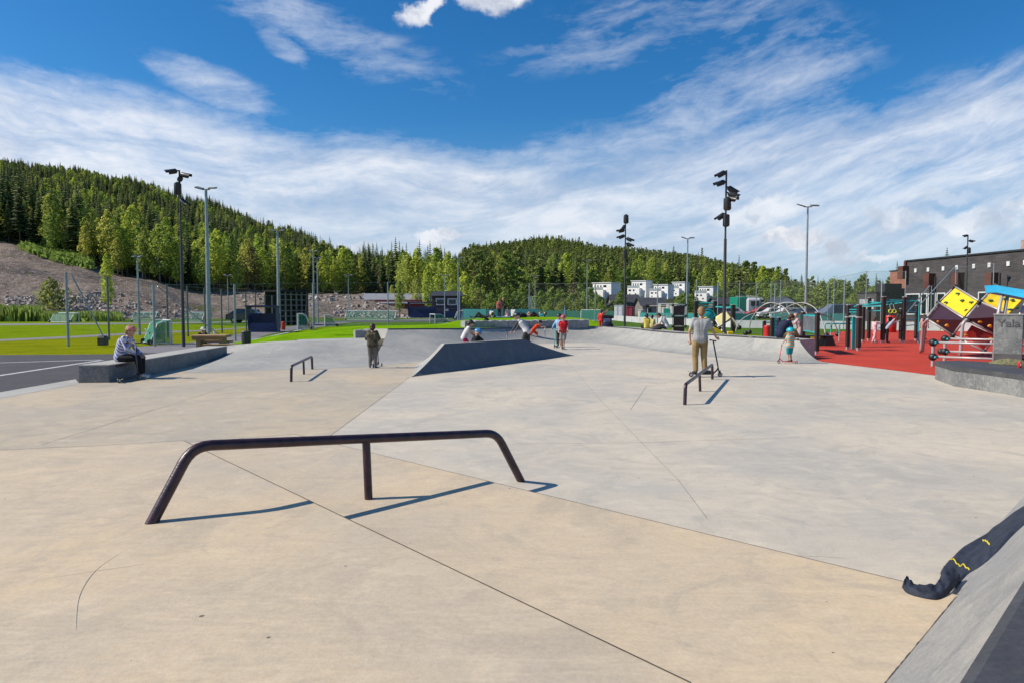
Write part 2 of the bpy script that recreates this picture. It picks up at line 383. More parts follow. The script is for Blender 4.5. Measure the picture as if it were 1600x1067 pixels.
def terrain():
    az = []; a = -180.
    while a < 180: az.append(a); a += .28 if -48 < a < 44 else 4.0
    rr = [0.0, 8, 16, 30, 45, 60, 75, 85]; r = 85
    while r < 240: r += 2.0; rr.append(r)
    while r < 1300: r *= 1.032; rr.append(r)
    rr += [1800, 2600, 4200]
    b = MB(); n = len(az)
    for r in rr[1:]:
        for a in az:
            X, Y = r * math.sin(R(a)), r * math.cos(R(a)); b.v.append(Vector((X, Y, Hh(X, Y))))
    b.v.append(Vector((0, 0, -.05))); c = len(b.v) - 1
    for i in range(n): b.f.append((c, (i + 1) % n, i))
    for k in range(len(rr) - 2):
        for i in range(n): j = (i + 1) % n; b.f.append((k * n + i, k * n + j, (k + 1) * n + j, (k + 1) * n + i))
    b.f = [tuple(reversed(f)) for f in b.f]
    b.m = [0] * len(b.f)
    m = bpy.data.materials.new('earth_and_forest_floor'); t, bs = nodes(m); N = t.nodes; L = t.links
    bs.inputs['Roughness'].default_value = .95; bs.inputs['Specular IOR Level'].default_value = .1
    tc = N.new('ShaderNodeTexCoord')
    def noi(s, d, st=(1, 1, 1)):
        mp = N.new('ShaderNodeMapping'); mp.inputs['Scale'].default_value = st; L.new(tc.outputs['Object'], mp.inputs[0])
        n_ = N.new('ShaderNodeTexNoise'); n_.inputs['Scale'].default_value = s; n_.inputs['Detail'].default_value = d; n_.inputs['Roughness'].default_value = .65
        L.new(mp.outputs[0], n_.inputs['Vector']); return n_.outputs[0]
    def mix(f, a, b_):
        x = N.new('ShaderNodeMix'); x.data_type = 'RGBA'
        L.new(f, x.inputs[0])
        for i, c_ in ((6, a), (7, b_)):
            if isinstance(c_, tuple): x.inputs[i].default_value = (*c_, 1)
            else: L.new(c_, x.inputs[i])
        return x.outputs[2]
    def rng(o, a, b_):
        q = N.new('ShaderNodeMapRange'); q.inputs[1].default_value = a; q.inputs[2].default_value = b_; L.new(o, q.inputs[0]); return q.outputs[0]
    earth = mix(rng(noi(.12, 6), .4, .6), (.205, .155, .12), (.105, .082, .07))
    earth = mix(rng(noi(1.1, 8), .5, .68), earth, (.33, .29, .255))
    earth = mix(rng(noi(3.5, 5), .58, .66), earth, (.42, .39, .37))
    earth = mix(rng(noi(.06, 5), .6, .66), earth, (.10, .11, .035))
    grass = mix(rng(noi(.1, 6), .4, .6), (.07, .12, .018), (.12, .15, .025))
    at = N.new('ShaderNodeAttribute'); at.attribute_name = 'cover'
    wood = mix(rng(noi(.3, 5), .4, .6), (.03, .045, .015), (.06, .065, .02))
    s = N.new('ShaderNodeSeparateColor'); L.new(at.outputs['Color'], s.inputs[0])
    c1 = mix(s.outputs[0], grass, earth); c2 = mix(s.outputs[1], c1, wood); L.new(c2, bs.inputs['Base Color'])
    bp = N.new('ShaderNodeBump'); bp.inputs['Strength'].default_value = 1; bp.inputs['Distance'].default_value = .5
    L.new(noi(1.2, 8), bp.inputs['Height']); L.new(bp.outputs[0], bs.inputs['Normal'])
    o = b.build('terrain', m, smooth=True); struct(o)
    ca = o.data.color_attributes.new('cover', 'FLOAT_COLOR', 'POINT')
    vals = []
    for v in b.v:
        u = v.x / v.y if v.y > 1 else (9 if v.x > 0 else -9); Y = v.y
        nz = noise.noise(Vector((v.x * .05, v.y * .05, 7))) * 10
        e = wd = 0.
        if u < -.02 and Y > 92 + nz * .4: e = min(1, (Y - 92 - nz * .4) / 6)
        lim = interp([(-.95, 172), (-.6, 168), (-.45, 168), (-.33, 185), (-.2, 195), (-.1, 170), (0, 180), (.6, 185)], u)
        if Y > lim + nz: wd = min(1, (Y - lim - nz) / 6)
        if u < -1: e = 1
        if Y < 10: e = 0; wd = 0
        vals += [e, wd, 0, 1]
    ca.data.foreach_set('color', vals)
    return o
terrain()
def GRASSM(name, a, b, c, sc=.5):
    m = bpy.data.materials.new(name); t, bs = nodes(m); N = t.nodes; L = t.links
    bs.inputs['Roughness'].default_value = 1; bs.inputs['Specular IOR Level'].default_value = .02
    tc = N.new('ShaderNodeTexCoord'); cur = None
    for i, (s, d, col) in enumerate(((sc, 6, b), (sc * 9, 5, c), (sc * 60, 3, tuple(q * .45 for q in a)))):
        n = N.new('ShaderNodeTexNoise'); n.inputs['Scale'].default_value = s; n.inputs['Detail'].default_value = d; L.new(tc.outputs['Object'], n.inputs['Vector'])
        r = N.new('ShaderNodeMapRange'); r.inputs[1].default_value = .42 + .06 * i; r.inputs[2].default_value = .62 + .06 * i; r.inputs[4].default_value = (1, .7, .6)[i]
        L.new(n.outputs[0], r.inputs[0]); x = N.new('ShaderNodeMix'); x.data_type = 'RGBA'; L.new(r.outputs[0], x.inputs[0])
        if cur is None: x.inputs[6].default_value = (*a, 1)
        else: L.new(cur, x.inputs[6])
        x.inputs[7].default_value = (*col, 1); cur = x.outputs[2]
    L.new(cur, bs.inputs['Base Color'])
    bp = N.new('ShaderNodeBump'); bp.inputs['Strength'].default_value = .9; bp.inputs['Distance'].default_value = .05
    n = N.new('ShaderNodeTexNoise'); n.inputs['Scale'].default_value = 25; L.new(tc.outputs['Object'], n.inputs['Vector']); L.new(n.outputs[0], bp.inputs['Height'])
    L.new(bp.outputs[0], bs.inputs['Normal']); MAT[name] = m; return m
GY = GRASSM('grass_mown_dry', (.21, .235, .002), (.145, .19, .002), (.27, .25, .006))
GU = GRASSM('grass_mown', (.17, .26, .002), (.125, .20, .002), (.21, .27, .006))
GB = GRASSM('grass_berm', (.17, .33, .002), (.12, .26, .002), (.22, .35, .005), .8)
GT = GRASSM('artificial_turf', (.075, .155, .02), (.06, .125, .02), (.095, .17, .025), .2)
WEED = GRASSM('weeds', (.10, .14, .03), (.06, .09, .02), (.17, .17, .05), .6)
def lay(name, mat, pts, z, kind='structure'):
    """a ground sheet through surveyed points, at level z"""
    o = MB().sheet([Vector((G(x, y).x, G(x, y).y, z)) for x, y in pts]).build(name, mat); o['kind'] = kind; return o
def layw(name, mat, pts, z):
    o = MB().sheet([Vector((x, y, z)) for x, y in pts]).build(name, mat); struct(o); return o
# ground sheets, each a few mm over the one below
layw('grass', GU, [(-190, 92), (-70, 12), (60, 12), (120, 92)], -.040)
lay('grass', GY, [(-500, 556), (-500, 529), (0, 531), (225, 521), (330, 516), (420, 509), (500, 502.5), (560, 500), (470, 515), (390, 548), (300, 556)], -.034)
lay('gravel_path', GRV, [(-500, 530.5), (0, 532.3), (110, 527.5), (220, 521.5), (330, 516.4), (420, 509.6), (420, 508.6), (330, 514.6), (220, 518.6), (110, 524.5), (0, 529.4), (-500, 527)], -.028)
lay('gravel_path', GRV, [(-500, 509.5), (0, 508.3), (270, 505.6), (420, 502.6), (420, 501.2), (270, 503.6), (0, 505.6), (-500, 506)], -.028)
lay('footpath', M('path_asphalt', (.20, .18, .19), .85, rgb2=(.15, .14, .15), scale=2, bump=.4, bscale=40),
    [(196, 548), (212, 541), (300, 534), (400, 517.5), (470, 507.5), (520, 502), (700, 497.5), (700, 499.2), (560, 502.4), (520, 507), (478, 512.5), (420, 522), (390, 532), (345, 545), (260, 552)], -.022)
lay('football_pitch', GT, [(345, 545), (392, 533), (480, 514), (530, 508), (600, 505.0), (950, 506.2), (1150, 520), (1420, 530), (1420, 510), (900, 498.5), (760, 496.4), (570, 497.6), (470, 503), (430, 520)], -.030)
layw('football_pitch', GT, [(-60, 90), (-24, 61), (60, 48), (86, 60), (88, 90)], -.031)
lay('running_track', M('track_grey', (.085, .09, .10), .85, rgb2=(.07, .07, .08), scale=.5), [(478, 505), (560, 503.2), (960, 501.2), (1180, 498.5), (1180, 495.5), (960, 497.4), (700, 499.4), (560, 500.6), (490, 503)], -.018)
lay('road', M('road_asphalt', (.16, .15, .15), .85, rgb2=(.12, .115, .12), scale=.5), [(930, 493.2), (1240, 494.8), (1420, 497), (1420, 491), (1240, 489.5), (930, 489.8)], -.012)
lay('asphalt_court', ASPH, [(-900, 760), (-900, 556), (0, 553.5), (160, 552.6), (300, 548.5), (346, 543), (330, 560), (170, 592), (124, 600), (0, 617), (-300, 680)], -.014)
for a, b_, w_ in (((-300, 575), (157, 561.3), .09), ((-300, 630), (160, 561.8), .09)):
    A, B = G(*a), G(*b_); d = (B - A).normalized(); n_ = Vector((-d.y, d.x, 0)) * w_
    o = MB().sheet([A - n_ + Vector((0, 0, -.009)), B - n_ + Vector((0, 0, -.009)), B + n_ + Vector((0, 0, -.009)), A + n_ + Vector((0, 0, -.009))]).build('court_line', LINEW); struct(o)
for pts, w_ in (([(372, 533.5), (395, 530.5), (480, 513), (520, 507.6), (600, 503.9)], .09), ([(1140, 519), (1420, 528)], .08)):
    ps = [G(*q) + Vector((0, 0, -.02)) for q in pts]
    A = [p + Vector((w_, 0, 0)) for p in ps]; B = [p - Vector((w_, 0, 0)) for p in ps]
    o = MB().strip(A, B).build('pitch_line', LINEW); struct(o)
# rubber playground surface
rub = [G(x, y) for x, y in [(1243, 556), (1285, 564.5), (1340, 571), (1400, 578), (1490, 589.5)]]
rub += [Vector((11.5, 14.9, 0)), Vector((19, 12, 0)), Vector((48, 14, 0)), Vector((48, 52, 0))] + [G(1500, 517.5), G(1390, 516), G(1330, 517), G(1296, 519.5), G(1262, 530), Vector((10.0, 25.5, 0))]
layw('rubber_surface', RUB, [(p.x, p.y) for p in rub], -.006)
# ---------------------------------------------------------------- skate floor
Z0 = Vector((0, 0, 1))
FL = [G(-240, 668), G(0, 622), G(124, 599)] + [Vector((-9.93, 15.55, 0)), Vector((-10.4, 22, 0)), Vector((-10.6, 25, 0)), Vector((-6, 26, 0)), Vector((-4.2, 30, 0)), Vector((-3.2, 34, 0)), Vector((6, 38.4, 0)), Vector((8.5, 33, 0)), Vector((10.6, 25.5, 0))]
FLr = [G(1285, 565), G(1340, 571.5), G(1400, 578.5), G(1490, 590)] + [Vector((11.4, 14.9, 0)), Vector((14, 13.5, 0)), Vector((14, -4, 0)), Vector((1, -6, 0))]
dv1 = G(515, 681); dv0 = G(640, 589)
# tan half and grey half meet on the construction joint
left = [FL[0], FL[1], FL[2]] + FL[3:9] + [Vector((1.0, 31, 0)), Vector((-1, 26, 0)), dv0, dv1, Vector((-1.6, 7.0, 0)), Vector((-2.5, 6, 0)), Vector((-14, 5, 0))]
right = [Vector((-1.6, 7.0, 0)), dv1, dv0, Vector((-1, 26, 0)), Vector((1.0, 31, 0)), FL[8]] + FL[9:] + FLr[:4] + [Vector((11.4, 14.9, 0)), Vector((14, 13.5, 0)), Vector((14, -4, 0)), Vector((1, -4, 0))]
layw('skatepark_floor', CT, [(p.x, p.y) for p in left], 0)
layw('skatepark_floor', CG, [(p.x, p.y) for p in right], 0)
edge = [G(-240, 668), G(0, 622), G(124, 599)]; out = [G(-240, 655), G(0, 612.5), G(118, 592)]
o = MB().strip([p + Z0 * .003 for p in edge], [p + Z0 * .003 for p in out]).build('concrete_path', CEDGE); struct(o)
def joint(pts, z, w_=.006, name='expansion_joint'):
    ps = [Vector((p.x, p.y, z + .003)) for p in pts]; A = []; B = []
    for i, p in enumerate(ps):
        d = (ps[min(i + 1, len(ps) - 1)] - ps[max(i - 1, 0)]).normalized(); n_ = Vector((-d.y, d.x, 0)) * w_
        A.append(p - n_); B.append(p + n_)
    o = MB().strip(A, B).build(name, JOINTL if w_ < .0038 else JOINT); struct(o)
for pts, w_ in (([(640, 589), (515, 681)], .0035), ([(65, 694.5), (369, 600)], .0037), ([(438, 577), (420, 581), (200, 585)], .004), ([(885, 563), (940, 627), (1060, 750), (1105, 810)], .0025),
                ([(800, 693), (1000, 691), (1250, 683)], .003), ([(1010, 603), (985, 640)], .003)):
    joint([G(*q) for q in pts], 0, w_)
# wheel marks and stains
SKD = M('wheel_mark', (.44, .39, .32), .9, rgb2=(.52, .46, .38), scale=6)
rm = random.Random(12)
def mark(pts, z, w_):
    ps = [Vector((p.x, p.y, z + .0025)) for p in cat0(pts)]; A = []; B = []; n = len(ps)
    for i, p in enumerate(ps):
        d = (ps[min(i + 1, n - 1)] - ps[max(i - 1, 0)]).normalized(); k = w_ * math.sin(math.pi * (i + .3) / (n + .6)) ** .6; q = Vector((-d.y, d.x, 0)) * k; A.append(p - q); B.append(p + q)
    struct(MB().strip(A, B).build('wheel_mark', SKD))
def cat0(ps, n=6):
    o_ = []
    for i in range(len(ps) - 1):
        p0 = ps[max(i - 1, 0)]; p1 = ps[i]; p2 = ps[i + 1]; p3 = ps[min(i + 2, len(ps) - 1)]
        for s_ in range(n):
            t_ = s_ / n; o_.append(.5 * ((2 * p1) + (p2 - p0) * t_ + (2 * p0 - 5 * p1 + 4 * p2 - p3) * t_ * t_ + (3 * p1 - p0 - 3 * p2 + p3) * t_ ** 3))
    return o_ + [ps[-1]]
for pts, z, w_ in (([(118, 985), (124, 930), (150, 890), (190, 862)], .3, .0022), ([(60, 905), (160, 890), (230, 880)], .3, .002), ([(700, 640), (800, 628), (905, 634)], 0, .004),
                   ([(1180, 880), (1240, 868), (1330, 872)], 0, .002), ([(395, 640), (470, 628), (540, 626)], 0, .004), ([(1250, 640), (1330, 632), (1440, 640)], 0, .005), ):
    mark([G(x, y, z) for x, y in pts], z, w_)
# raised deck and the wedge-shaped tread below it
dk = [G(287, 688, .3), G(150, 696, .3), G(0, 703, .3), Vector((-14, 4.6, .3)), Vector((-14, -6, .3)), Vector((4, -6, .3)), Vector((3.9, -.95, .3)), G(1080, 1067, .3)]
b = MB().prism([(p.x, p.y) for p in dk], -.04, .3); o = b.build('raised_deck', CD); struct(o)
T1 = G(281, 692, .15); T2 = G(460, 678, .15); T3 = G(1410, 908, .15); d = (T3 - T2).normalized(); T4 = T3 + d * 1.2
tr = [T2, T1, Vector((-4.5, 6.0, .15)), Vector((-1.0, 2.0, .15)), Vector((2.5, -1.2, .15)), Vector((4.6, 1.2, .15)), T4]
b = MB().prism([(p.x, p.y) for p in tr], -.03, .15); o = b.build('tread', CD); struct(o)
for A_, B_, z_ in ((dk[0], dk[-1], .3), (dk[0], dk[1], .3), (dk[1], dk[2], .3), (T2, T4, .15), (T2, T1, .15)):
    joint([A_, A_.lerp(B_, .5), B_], z_, .004, 'edge_joint')
# ---------------------------------------------------------------- near bank with dark cap
def bank_z(x, y):
    """height of the near bank over the floor"""
    dd = (1.5 - (y - x)) / 1.4142
    if dd <= 0: return 0.0
    return min(.75, .75 * (dd / .67) ** 1.25)
def bpt(s, t):
    """s along the bank (x of its foot), t 0..1 up the slope"""
    base = Vector((s, s + 1.5, 0)); dd = .67 * t
    return base + Vector((.7071, -.7071, 0)) * dd + Z0 * (.75 * t ** 1.25)
rows = [[bpt(-3 + i * .5, t / 10) for i in range(31)] for t in range(11)]
t = thing('skate_bank', (2.3, 3.8, 0), 'smooth grey concrete bank in the near right corner with a dark ledge along its top', 'ramp')
b = MB().grid(list(reversed(rows))); b.v = [v for v in b.v]
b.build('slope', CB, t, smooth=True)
top0 = [bpt(-3 + i * .5, 1) for i in range(31)]; n_ = Vector((.7071, -.7071, 0))
c_ = MB(); e1 = [p + Z0 * .012 - n_ * .012 for p in top0]; e0 = [p - Z0 * .01 - n_ * .012 for p in top0]; e2 = [p + n_ * .02 + Z0 * .03 for p in top0]; e3 = [p + n_ * 2.2 + Z0 * .03 for p in top0]; e4 = [p - Z0 * .75 for p in e3]
c_.strip(e1, e0); c_.strip(e2, e1); c_.strip(e3, e2); c_.strip(e4, e3)
c_.build('cap', CDK, t)
# worn white chips along the cap edge
SCUF = M('scuff', (.24, .25, .29), .8, rgb2=(.2, .2, .22), scale=40)
sc = MB(); rs = random.Random(3)
for i in range(0):
    s = 1.0 + rs.random() * 4; l = rs.choice((.01, .02, .03, .07)) * (1 + rs.random()); p = bpt(s, 1) + n_ * (.03 + rs.random() * .018) + Z0 * .0325; dd = Vector((.7071, .7071, 0)) * l; w_ = n_ * rs.uniform(.002, .006)
    sc.sheet([p - w_ * .6, p + dd * .3 - w_, p + dd, p + dd * .7 + w_, p + w_])
for i in range(0):
    s, l = ((.95, .13), (.80, .06), (1.16, .07), (1.28, .05))[i] if i < 4 else (.7 + rs.random() * 1.6, rs.choice((.02, .03, .05)))
    p = bpt(s, 1) + n_ * (.026 + .012 * rs.random()) + Z0 * .0325; dd = Vector((.7071, .7071, 0)) * l; k = min(.0026, l * .04); A = []; B = []
    for q in range(8):
        f = q / 7; w_ = k * (math.sin(math.pi * f) ** .8) * rs.uniform(.8, 1.1) + .0003; A.append(p + dd * f - n_ * w_); B.append(p + dd * f + n_ * w_ * rs.uniform(.8, 1))
    MB().strip(B, A).build('scuff_mark', SCUF, t)
j = MB(); A = []; B = []
for i in range(80):
    s = .8 + i * .025; base = Vector((s, s + 1.5, 0)); zz = .15
    tt = (zz / .75) ** (1 / 1.25); p = base + n_ * .67 * tt + Z0 * (zz + .003); k = .0018 + .003 * rs.random() ** 2
    A.append(p - n_ * k); B.append(p + n_ * .002 + Z0 * .003)
j.strip(B[:62], A[:62]); j.build('joint_line', JOINT, t)
# ---------------------------------------------------------------- far banks (quarter pipes)
def prof(t, k): return t ** k
def qp(label, base, lips, k, deckw, thick=.0, cop=True, name='quarter_pipe', mat=CQ, dz=0, org=None):
    """base px points on the floor, lip (px,py,z); concave face, coping tube, deck behind"""
    Bp = [G(*q) for q in base]; Lp = [G(*q) for q in lips]; Lp = [Vector(p) for p in Lp]
    # refine
    def ref(ps, n=5):
        o_ = []
        for i in range(len(ps) - 1):
            p0 = ps[max(i - 1, 0)]; p1 = ps[i]; p2 = ps[i + 1]; p3 = ps[min(i + 2, len(ps) - 1)]
            for s_ in range(n):
                tt = s_ / n
                o_.append(.5 * ((2 * p1) + (p2 - p0) * tt + (2 * p0 - 5 * p1 + 4 * p2 - p3) * tt * tt + (3 * p1 - p0 - 3 * p2 + p3) * tt ** 3))
        return o_ + [ps[-1]]
    Bp = ref(Bp); Lp = ref(Lp); n = 12
    rows = []
    for i in range(n + 1):
        tt = i / n
        rows.append([Vector((a.x + (c.x - a.x) * tt, a.y + (c.y - a.y) * tt, .002 + c.z * prof(tt, k))) for a, c in zip(Bp, Lp)])
    th = thing(name, Lp[len(Lp) // 2] * 1.0 - Z0 * Lp[len(Lp) // 2].z, label, 'ramp')
    MB().grid(rows).build('slope', mat, th, smooth=True)
    # deck strip behind the lip
    ns = []
    for i, p in enumerate(Lp):
        dd = (Lp[min(i + 1, len(Lp) - 1)] - Lp[max(i - 1, 0)]); dd.z = 0; dd.normalize(); ns.append(Vector((-dd.y, dd.x, 0)))
    D = [p + nn * deckw for p, nn in zip(Lp, ns)]; D = [Vector((p.x, p.y, q.z)) for p, q in zip(D, Lp)]
    m_ = MB().strip([p + Z0 * .001 for p in Lp], [p + Z0 * .001 for p in D]); m_.strip(D, [Vector((p.x, p.y, -.05)) for p in D])
    m_.build('deck', CEDGE, th)
    if cop: MB().tube([p + Z0 * .006 for p in Lp], .032, 8).build('coping', STEEL_D, th, smooth=True)
    # end walls
    for side in (0, -1):
        col = [r_[side] for r_ in rows] + [D[side]]; bot = [Vector((p.x, p.y, -.05)) for p in col]
        MB().strip(col, bot).build('end_wall', CEDGE, th)
    return th, Bp, Lp, D
QA = qp('low grey concrete bank between the long ledge and the higher quarter pipe on the left',
   [(285, 582), (345, 581), (438, 577.5), (500, 576), (545, 574), (576, 572.5)], [(357, 553, .145), (374, 545, .27), (404, 537.5, .42), (470, 534, .5), (540, 531.5, .5), (584, 530.8, .52)], 1.5, 1.5, cop=False)
QB = qp('long curving quarter pipe with dark steel coping across the back of the skatepark',
   [(573, 572), (640, 566), (720, 554), (800, 540), (880, 536), (940, 536.5), (985, 542), (1030, 548.5), (1090, 555), (1162, 562)],
   [(606, 515, .85), (660, 514.5, .82), (722, 514.2, .77), (800, 513.2, .68), (880, 511.8, .64), (940, 511, .64), (985, 513.5, .64), (1030, 518.3, .64), (1100, 523, .64), (1180, 527.6, .64)], 1.9, 1.0)
QC = qp('short smooth quarter pipe at the right end of the back wall beside the red rubber',
   [(1162, 562), (1200, 564), (1240, 566), (1288, 566)], [(1180, 527.6, .64), (1203, 529), (1225, 530, .64), (1248, 531, .64)] and [(1180, 527.6, .64), (1203, 528.8, .64), (1225, 530, .64), (1248, 531, .64)], 1.9, 1.0)
# ---------------------------------------------------------------- hip
th = thing('skate_ramp', (-1, 21, 0), 'concrete hip ramp with two concave sides coloured dark for shade standing in the middle of the floor', 'ramp')
base = [(-2.5, 16.9), (2.24, 24.4), (1.1, 25.6), (-2.95, 21.2)]
topq = [(-1.86, 18.88, .715), (.377, 22.37, .67), (.28, 22.5, .67), (-1.97, 18.98, .715)]
b = MB(); n = 12
def lerp2(a, c, t): return (a[0] + (c[0] - a[0]) * t, a[1] + (c[1] - a[1]) * t)
for s in range(4):
    a0, a1 = base[s], base[(s + 1) % 4]; c0, c1 = topq[s], topq[(s + 1) % 4]; rows = []
    for i in range(n + 1):
        tt = i / n; pa = lerp2(a0, c0, tt); pb = lerp2(a1, c1, tt); kk = 1.18 if s in (0, 1) else 1.5; za = c0[2] * tt ** kk; zb = c1[2] * tt ** kk
        rows.append([Vector((pa[0] + (pb[0] - pa[0]) * q / 8, pa[1] + (pb[1] - pa[1]) * q / 8, .004 + za + (zb - za) * q / 8)) for q in range(9)])
    m_ = MB().grid(rows); m_.build('concave_face', CH_ if s in (0, 1) else CQ, th, smooth=True)  # sides turned from the sun use darker concrete: shade put into the colour
MB().sheet([Vector(q) + Z0 * .004 for q in topq]).build('ridge_top', CEDGE, th)
# ---------------------------------------------------------------- grind rails
def rail(label, feet, tops, zs, r=.037, bend=.13):
    t = thing('grind_rail', feet[1] * 1.0, label, 'grind rail', 'black steel grind rails')
    a, m_, c = feet; A, C = tops
    path = [a] + arc(a, A, C, bend) + arc(A, C, c, bend) + [c]
    MB().tube(path, r, 14).build('top_rail', BLKR, t, smooth=True, auto=50)
    mm = A.lerp(C, max(0, min(1, (m_ - A).to_2d().dot((C - A).to_2d()) / (C - A).to_2d().length_squared)))
    MB().tube([m_, mm - Z0 * .01], r * .86, 12).build('post', BLKR, t, smooth=True, auto=50)
    return t
A = G(232, 818, .3) + Vector((.0, .02, -.02)); B = G(576, 779, .15); C = G(815, 751)
rail('long black grind rail in the foreground running down the two low steps', [A, B, C - Z0 * .01], [Vector((-2.24, 4.74, .775)), Vector((-.15, 6.57, .525))], None, .039)
def srail(label, f, m_, c, h, r=.032):
    f, m_, c = G(*f), G(*m_), G(*c); d = (c - f).normalized()
    rail(label, [f, m_, c], [f + Z0 * h + d * .06, c + Z0 * h - d * .06], None, r, .09)
srail('small black grind rail on the left between the boy and the long ledge', (455, 596), (475, 584.5), (488, 576.5), .36)
srail('small black grind rail on the right beside the man with the scooter', (1070, 632), (1094, 611), (1113, 592), .36)
# ---------------------------------------------------------------- ledges
def ledge_m(): return CL
t = thing('concrete_ledge', (-9.6, 18, 0), 'long grey concrete ledge on the left with the pink-capped person sitting on it', 'ledge')
y0 = G(124, 598); q = [(-9.93, 15.6), (-9.28, 15.66), (-9.30, 17.2), (-9.66, 23.1), (-10.35, 23.1), (-10.02, 17.2)]
MB().prism(q, -.04, .385).build('body', CL, t)
MB().prism([(x + .0, y) for x, y in [(-9.935, 15.592), (-9.272, 15.652), (-9.292, 17.2), (-9.652, 23.11), (-10.36, 23.11), (-10.03, 17.2)]], .388, .412).build('cap', CEDGE, t)
MB().box((-9.285, 16.4, .36), (.025, .9, .06), 0).build('steel_edge', STEEL_D, t)
t = thing('concrete_ledge', (11, 14, 0), 'curved grey concrete ledge with a thick dark cap at the right edge', 'ledge')
inn = [G(1490, 603), G(1530, 609), G(1570, 615.5), G(1600, 621)]; inn = [Vector((p.x, p.y, 0)) for p in inn] + [Vector((10.25, 11.6, 0)), Vector((10.9, 10.2, 0))]
oute = [Vector((12.6, 11.0, 0)), Vector((12.0, 12.6, 0)), Vector((11.6, 14.1, 0)), Vector((11.45, 16.0, 0)), Vector((10.9, 16.6, 0)), Vector((10.2, 16.4, 0))]
pl = [(p.x, p.y) for p in inn + oute]
MB().prism(pl, -.03, .335).build('body', CL, t)
cx = sum(p[0] for p in pl) / len(pl); cy = sum(p[1] for p in pl) / len(pl)
MB().prism([(cx + (x - cx) * 1.008, cy + (y - cy) * 1.008) for x, y in pl], .338, .436).build('cap', CDK, t)
# ---------------------------------------------------------------- grass berm and stone walls
BZ = .64
def loftrows(rows, n=6):
    out = []
    for i in range(len(rows) - 1):
        for k in range(n):
            t = k / n; t2 = t * t * (3 - 2 * t); out.append([a.lerp(b, t) * 1.0 for a, b in zip(rows[i], rows[i + 1])])
            for j, (a, b) in enumerate(zip(rows[i], rows[i + 1])): out[-1][j].z = a.z + (b.z - a.z) * t2
    return out + [rows[-1]]
bermx = [350, 390, 430, 480, 520, 560, 600, 650, 690, 722, 760, 830, 900, 925, 945]
front = [(352, 556, .0), (392, 545.5, .05), (430, 541, .2), (480, 536, .3), (520, 534, .38), (560, 531.5, .42), (606, 521, .55), (650, 515.2, .74), (690, 514.4, .74), (722, 514.2, .70), (760, 513.8, .68), (830, 512.8, .64), (900, 511.9, .62), (925, 511.4, .62), (950, 511.2, .6)]
crest = [(366, 549, .05), (400, 541.5, .1), (440, 526, .35), (480, 519.5, .45), (520, 513.5, .55), (560, 510.2, .6), (600, 509.5, .65), (650, 508.6, .7), (690, 506.5, .78), (722, 500.5, .92), (760, 497.2, .98), (830, 495.6, 1.0), (900, 496.6, .98), (925, 500.5, .88), (945, 507, .68)]
Fp = [G(*q) for q in front]; Cp = [G(*q) for q in crest]
Fp = [f + (f - Vector((0, 0, f.z))).normalized() * 0 for f in Fp]
Bp_ = []
for c in Cp:
    dd = Vector((c.x, c.y, 0)).normalized(); Bp_.append(Vector((c.x + dd.x * 14, c.y + dd.y * 14, -.06)))
Kp = [Vector((f.x - f.x / f.length * .9, f.y - f.y / f.length * .9, -.06)) for f in Fp]
def cat(ps, n=5):
    o_ = []
    for i in range(len(ps) - 1):
        p0 = ps[max(i - 1, 0)]; p1 = ps[i]; p2 = ps[i + 1]; p3 = ps[min(i + 2, len(ps) - 1)]
        for s_ in range(n):
            tt = s_ / n; o_.append(.5 * ((2 * p1) + (p2 - p0) * tt + (2 * p0 - 5 * p1 + 4 * p2 - p3) * tt * tt + (3 * p1 - p0 - 3 * p2 + p3) * tt ** 3))
    return o_ + [ps[-1]]
rows = loftrows([cat(Kp), cat(Fp), cat(Cp), cat(Bp_)], 7)
for r_ in rows[8:]:
    for p in r_: p.z += noise.noise(Vector((p.x * .5, p.y * .5, 1))) * .02
struct(MB().grid(rows).build('grass_berm', GB, smooth=True))
STN = M('rough_stone', (.34, .335, .33), .9, rgb2=(.2, .2, .2), scale=5, bump=1.0, bscale=22)
def stonewall(label, A, B, h, th, seed):
    rd = random.Random(seed); A, B = Vector(A), Vector(B); n = max(3, int((B - A).length / 1.15)); t = thing('stone_wall', A.lerp(B, .5), label, 'wall')
    d = (B - A) / n; q = d.normalized(); nn = Vector((-q.y, q.x, 0)); rz = math.atan2(q.y, q.x)
    for i in range(n):
        c = A + d * (i + .5); hh = h * rd.uniform(.97, 1.02); m_ = MB(); nx, nz = 10, 6
        for (u0, v0) in ((0, 0),):
            rowsx = []
            prof_ = [(-th / 2, 0), (-th / 2, hh * .5), (-th / 2, hh * .93), (-th * .42, hh), (th * .3, hh * rd.uniform(.96, 1.0)), (th / 2, hh * .9), (th / 2, 0)]
            for k, (oy, oz) in enumerate(prof_):
                rr = []
                for j in range(nx + 1):
                    p = c + q * ((j / nx - .5) * d.length * .992) + nn * oy + Vector((0, 0, oz - .05))
                    jz = noise.noise(p * 4 + Vector((seed, 0, 0))) * (.07 if 1 < k < 6 else .015)
                    p.z += jz if k else 0; p += nn * noise.noise(p * 5 + Vector((9, seed, 0))) * .03; rr.append(p)
                rowsx.append(rr)
            m_.grid(rowsx); m_.sheet([r_[0] for r_ in rowsx]); m_.sheet([r_[-1] for r_ in reversed(rowsx)])
        m_.build('stone_block', STN, t)
A = G(722, 513.8, .66); B = G(918, 511.6, .64); A += Vector((0, .45, 0)); B += Vector((0, .7, 0))
stonewall('long rough grey stone block wall retaining the grass mound behind the quarter pipe', A, B, .44, .6, 3)
A = G(551, 531.5, .42) + Vector((0, .3, 0)); stonewall('short rough grey stone wall at the left end of the higher quarter pipe', A, A + Vector((1.75, .7, 0)), .44, .5, 5)
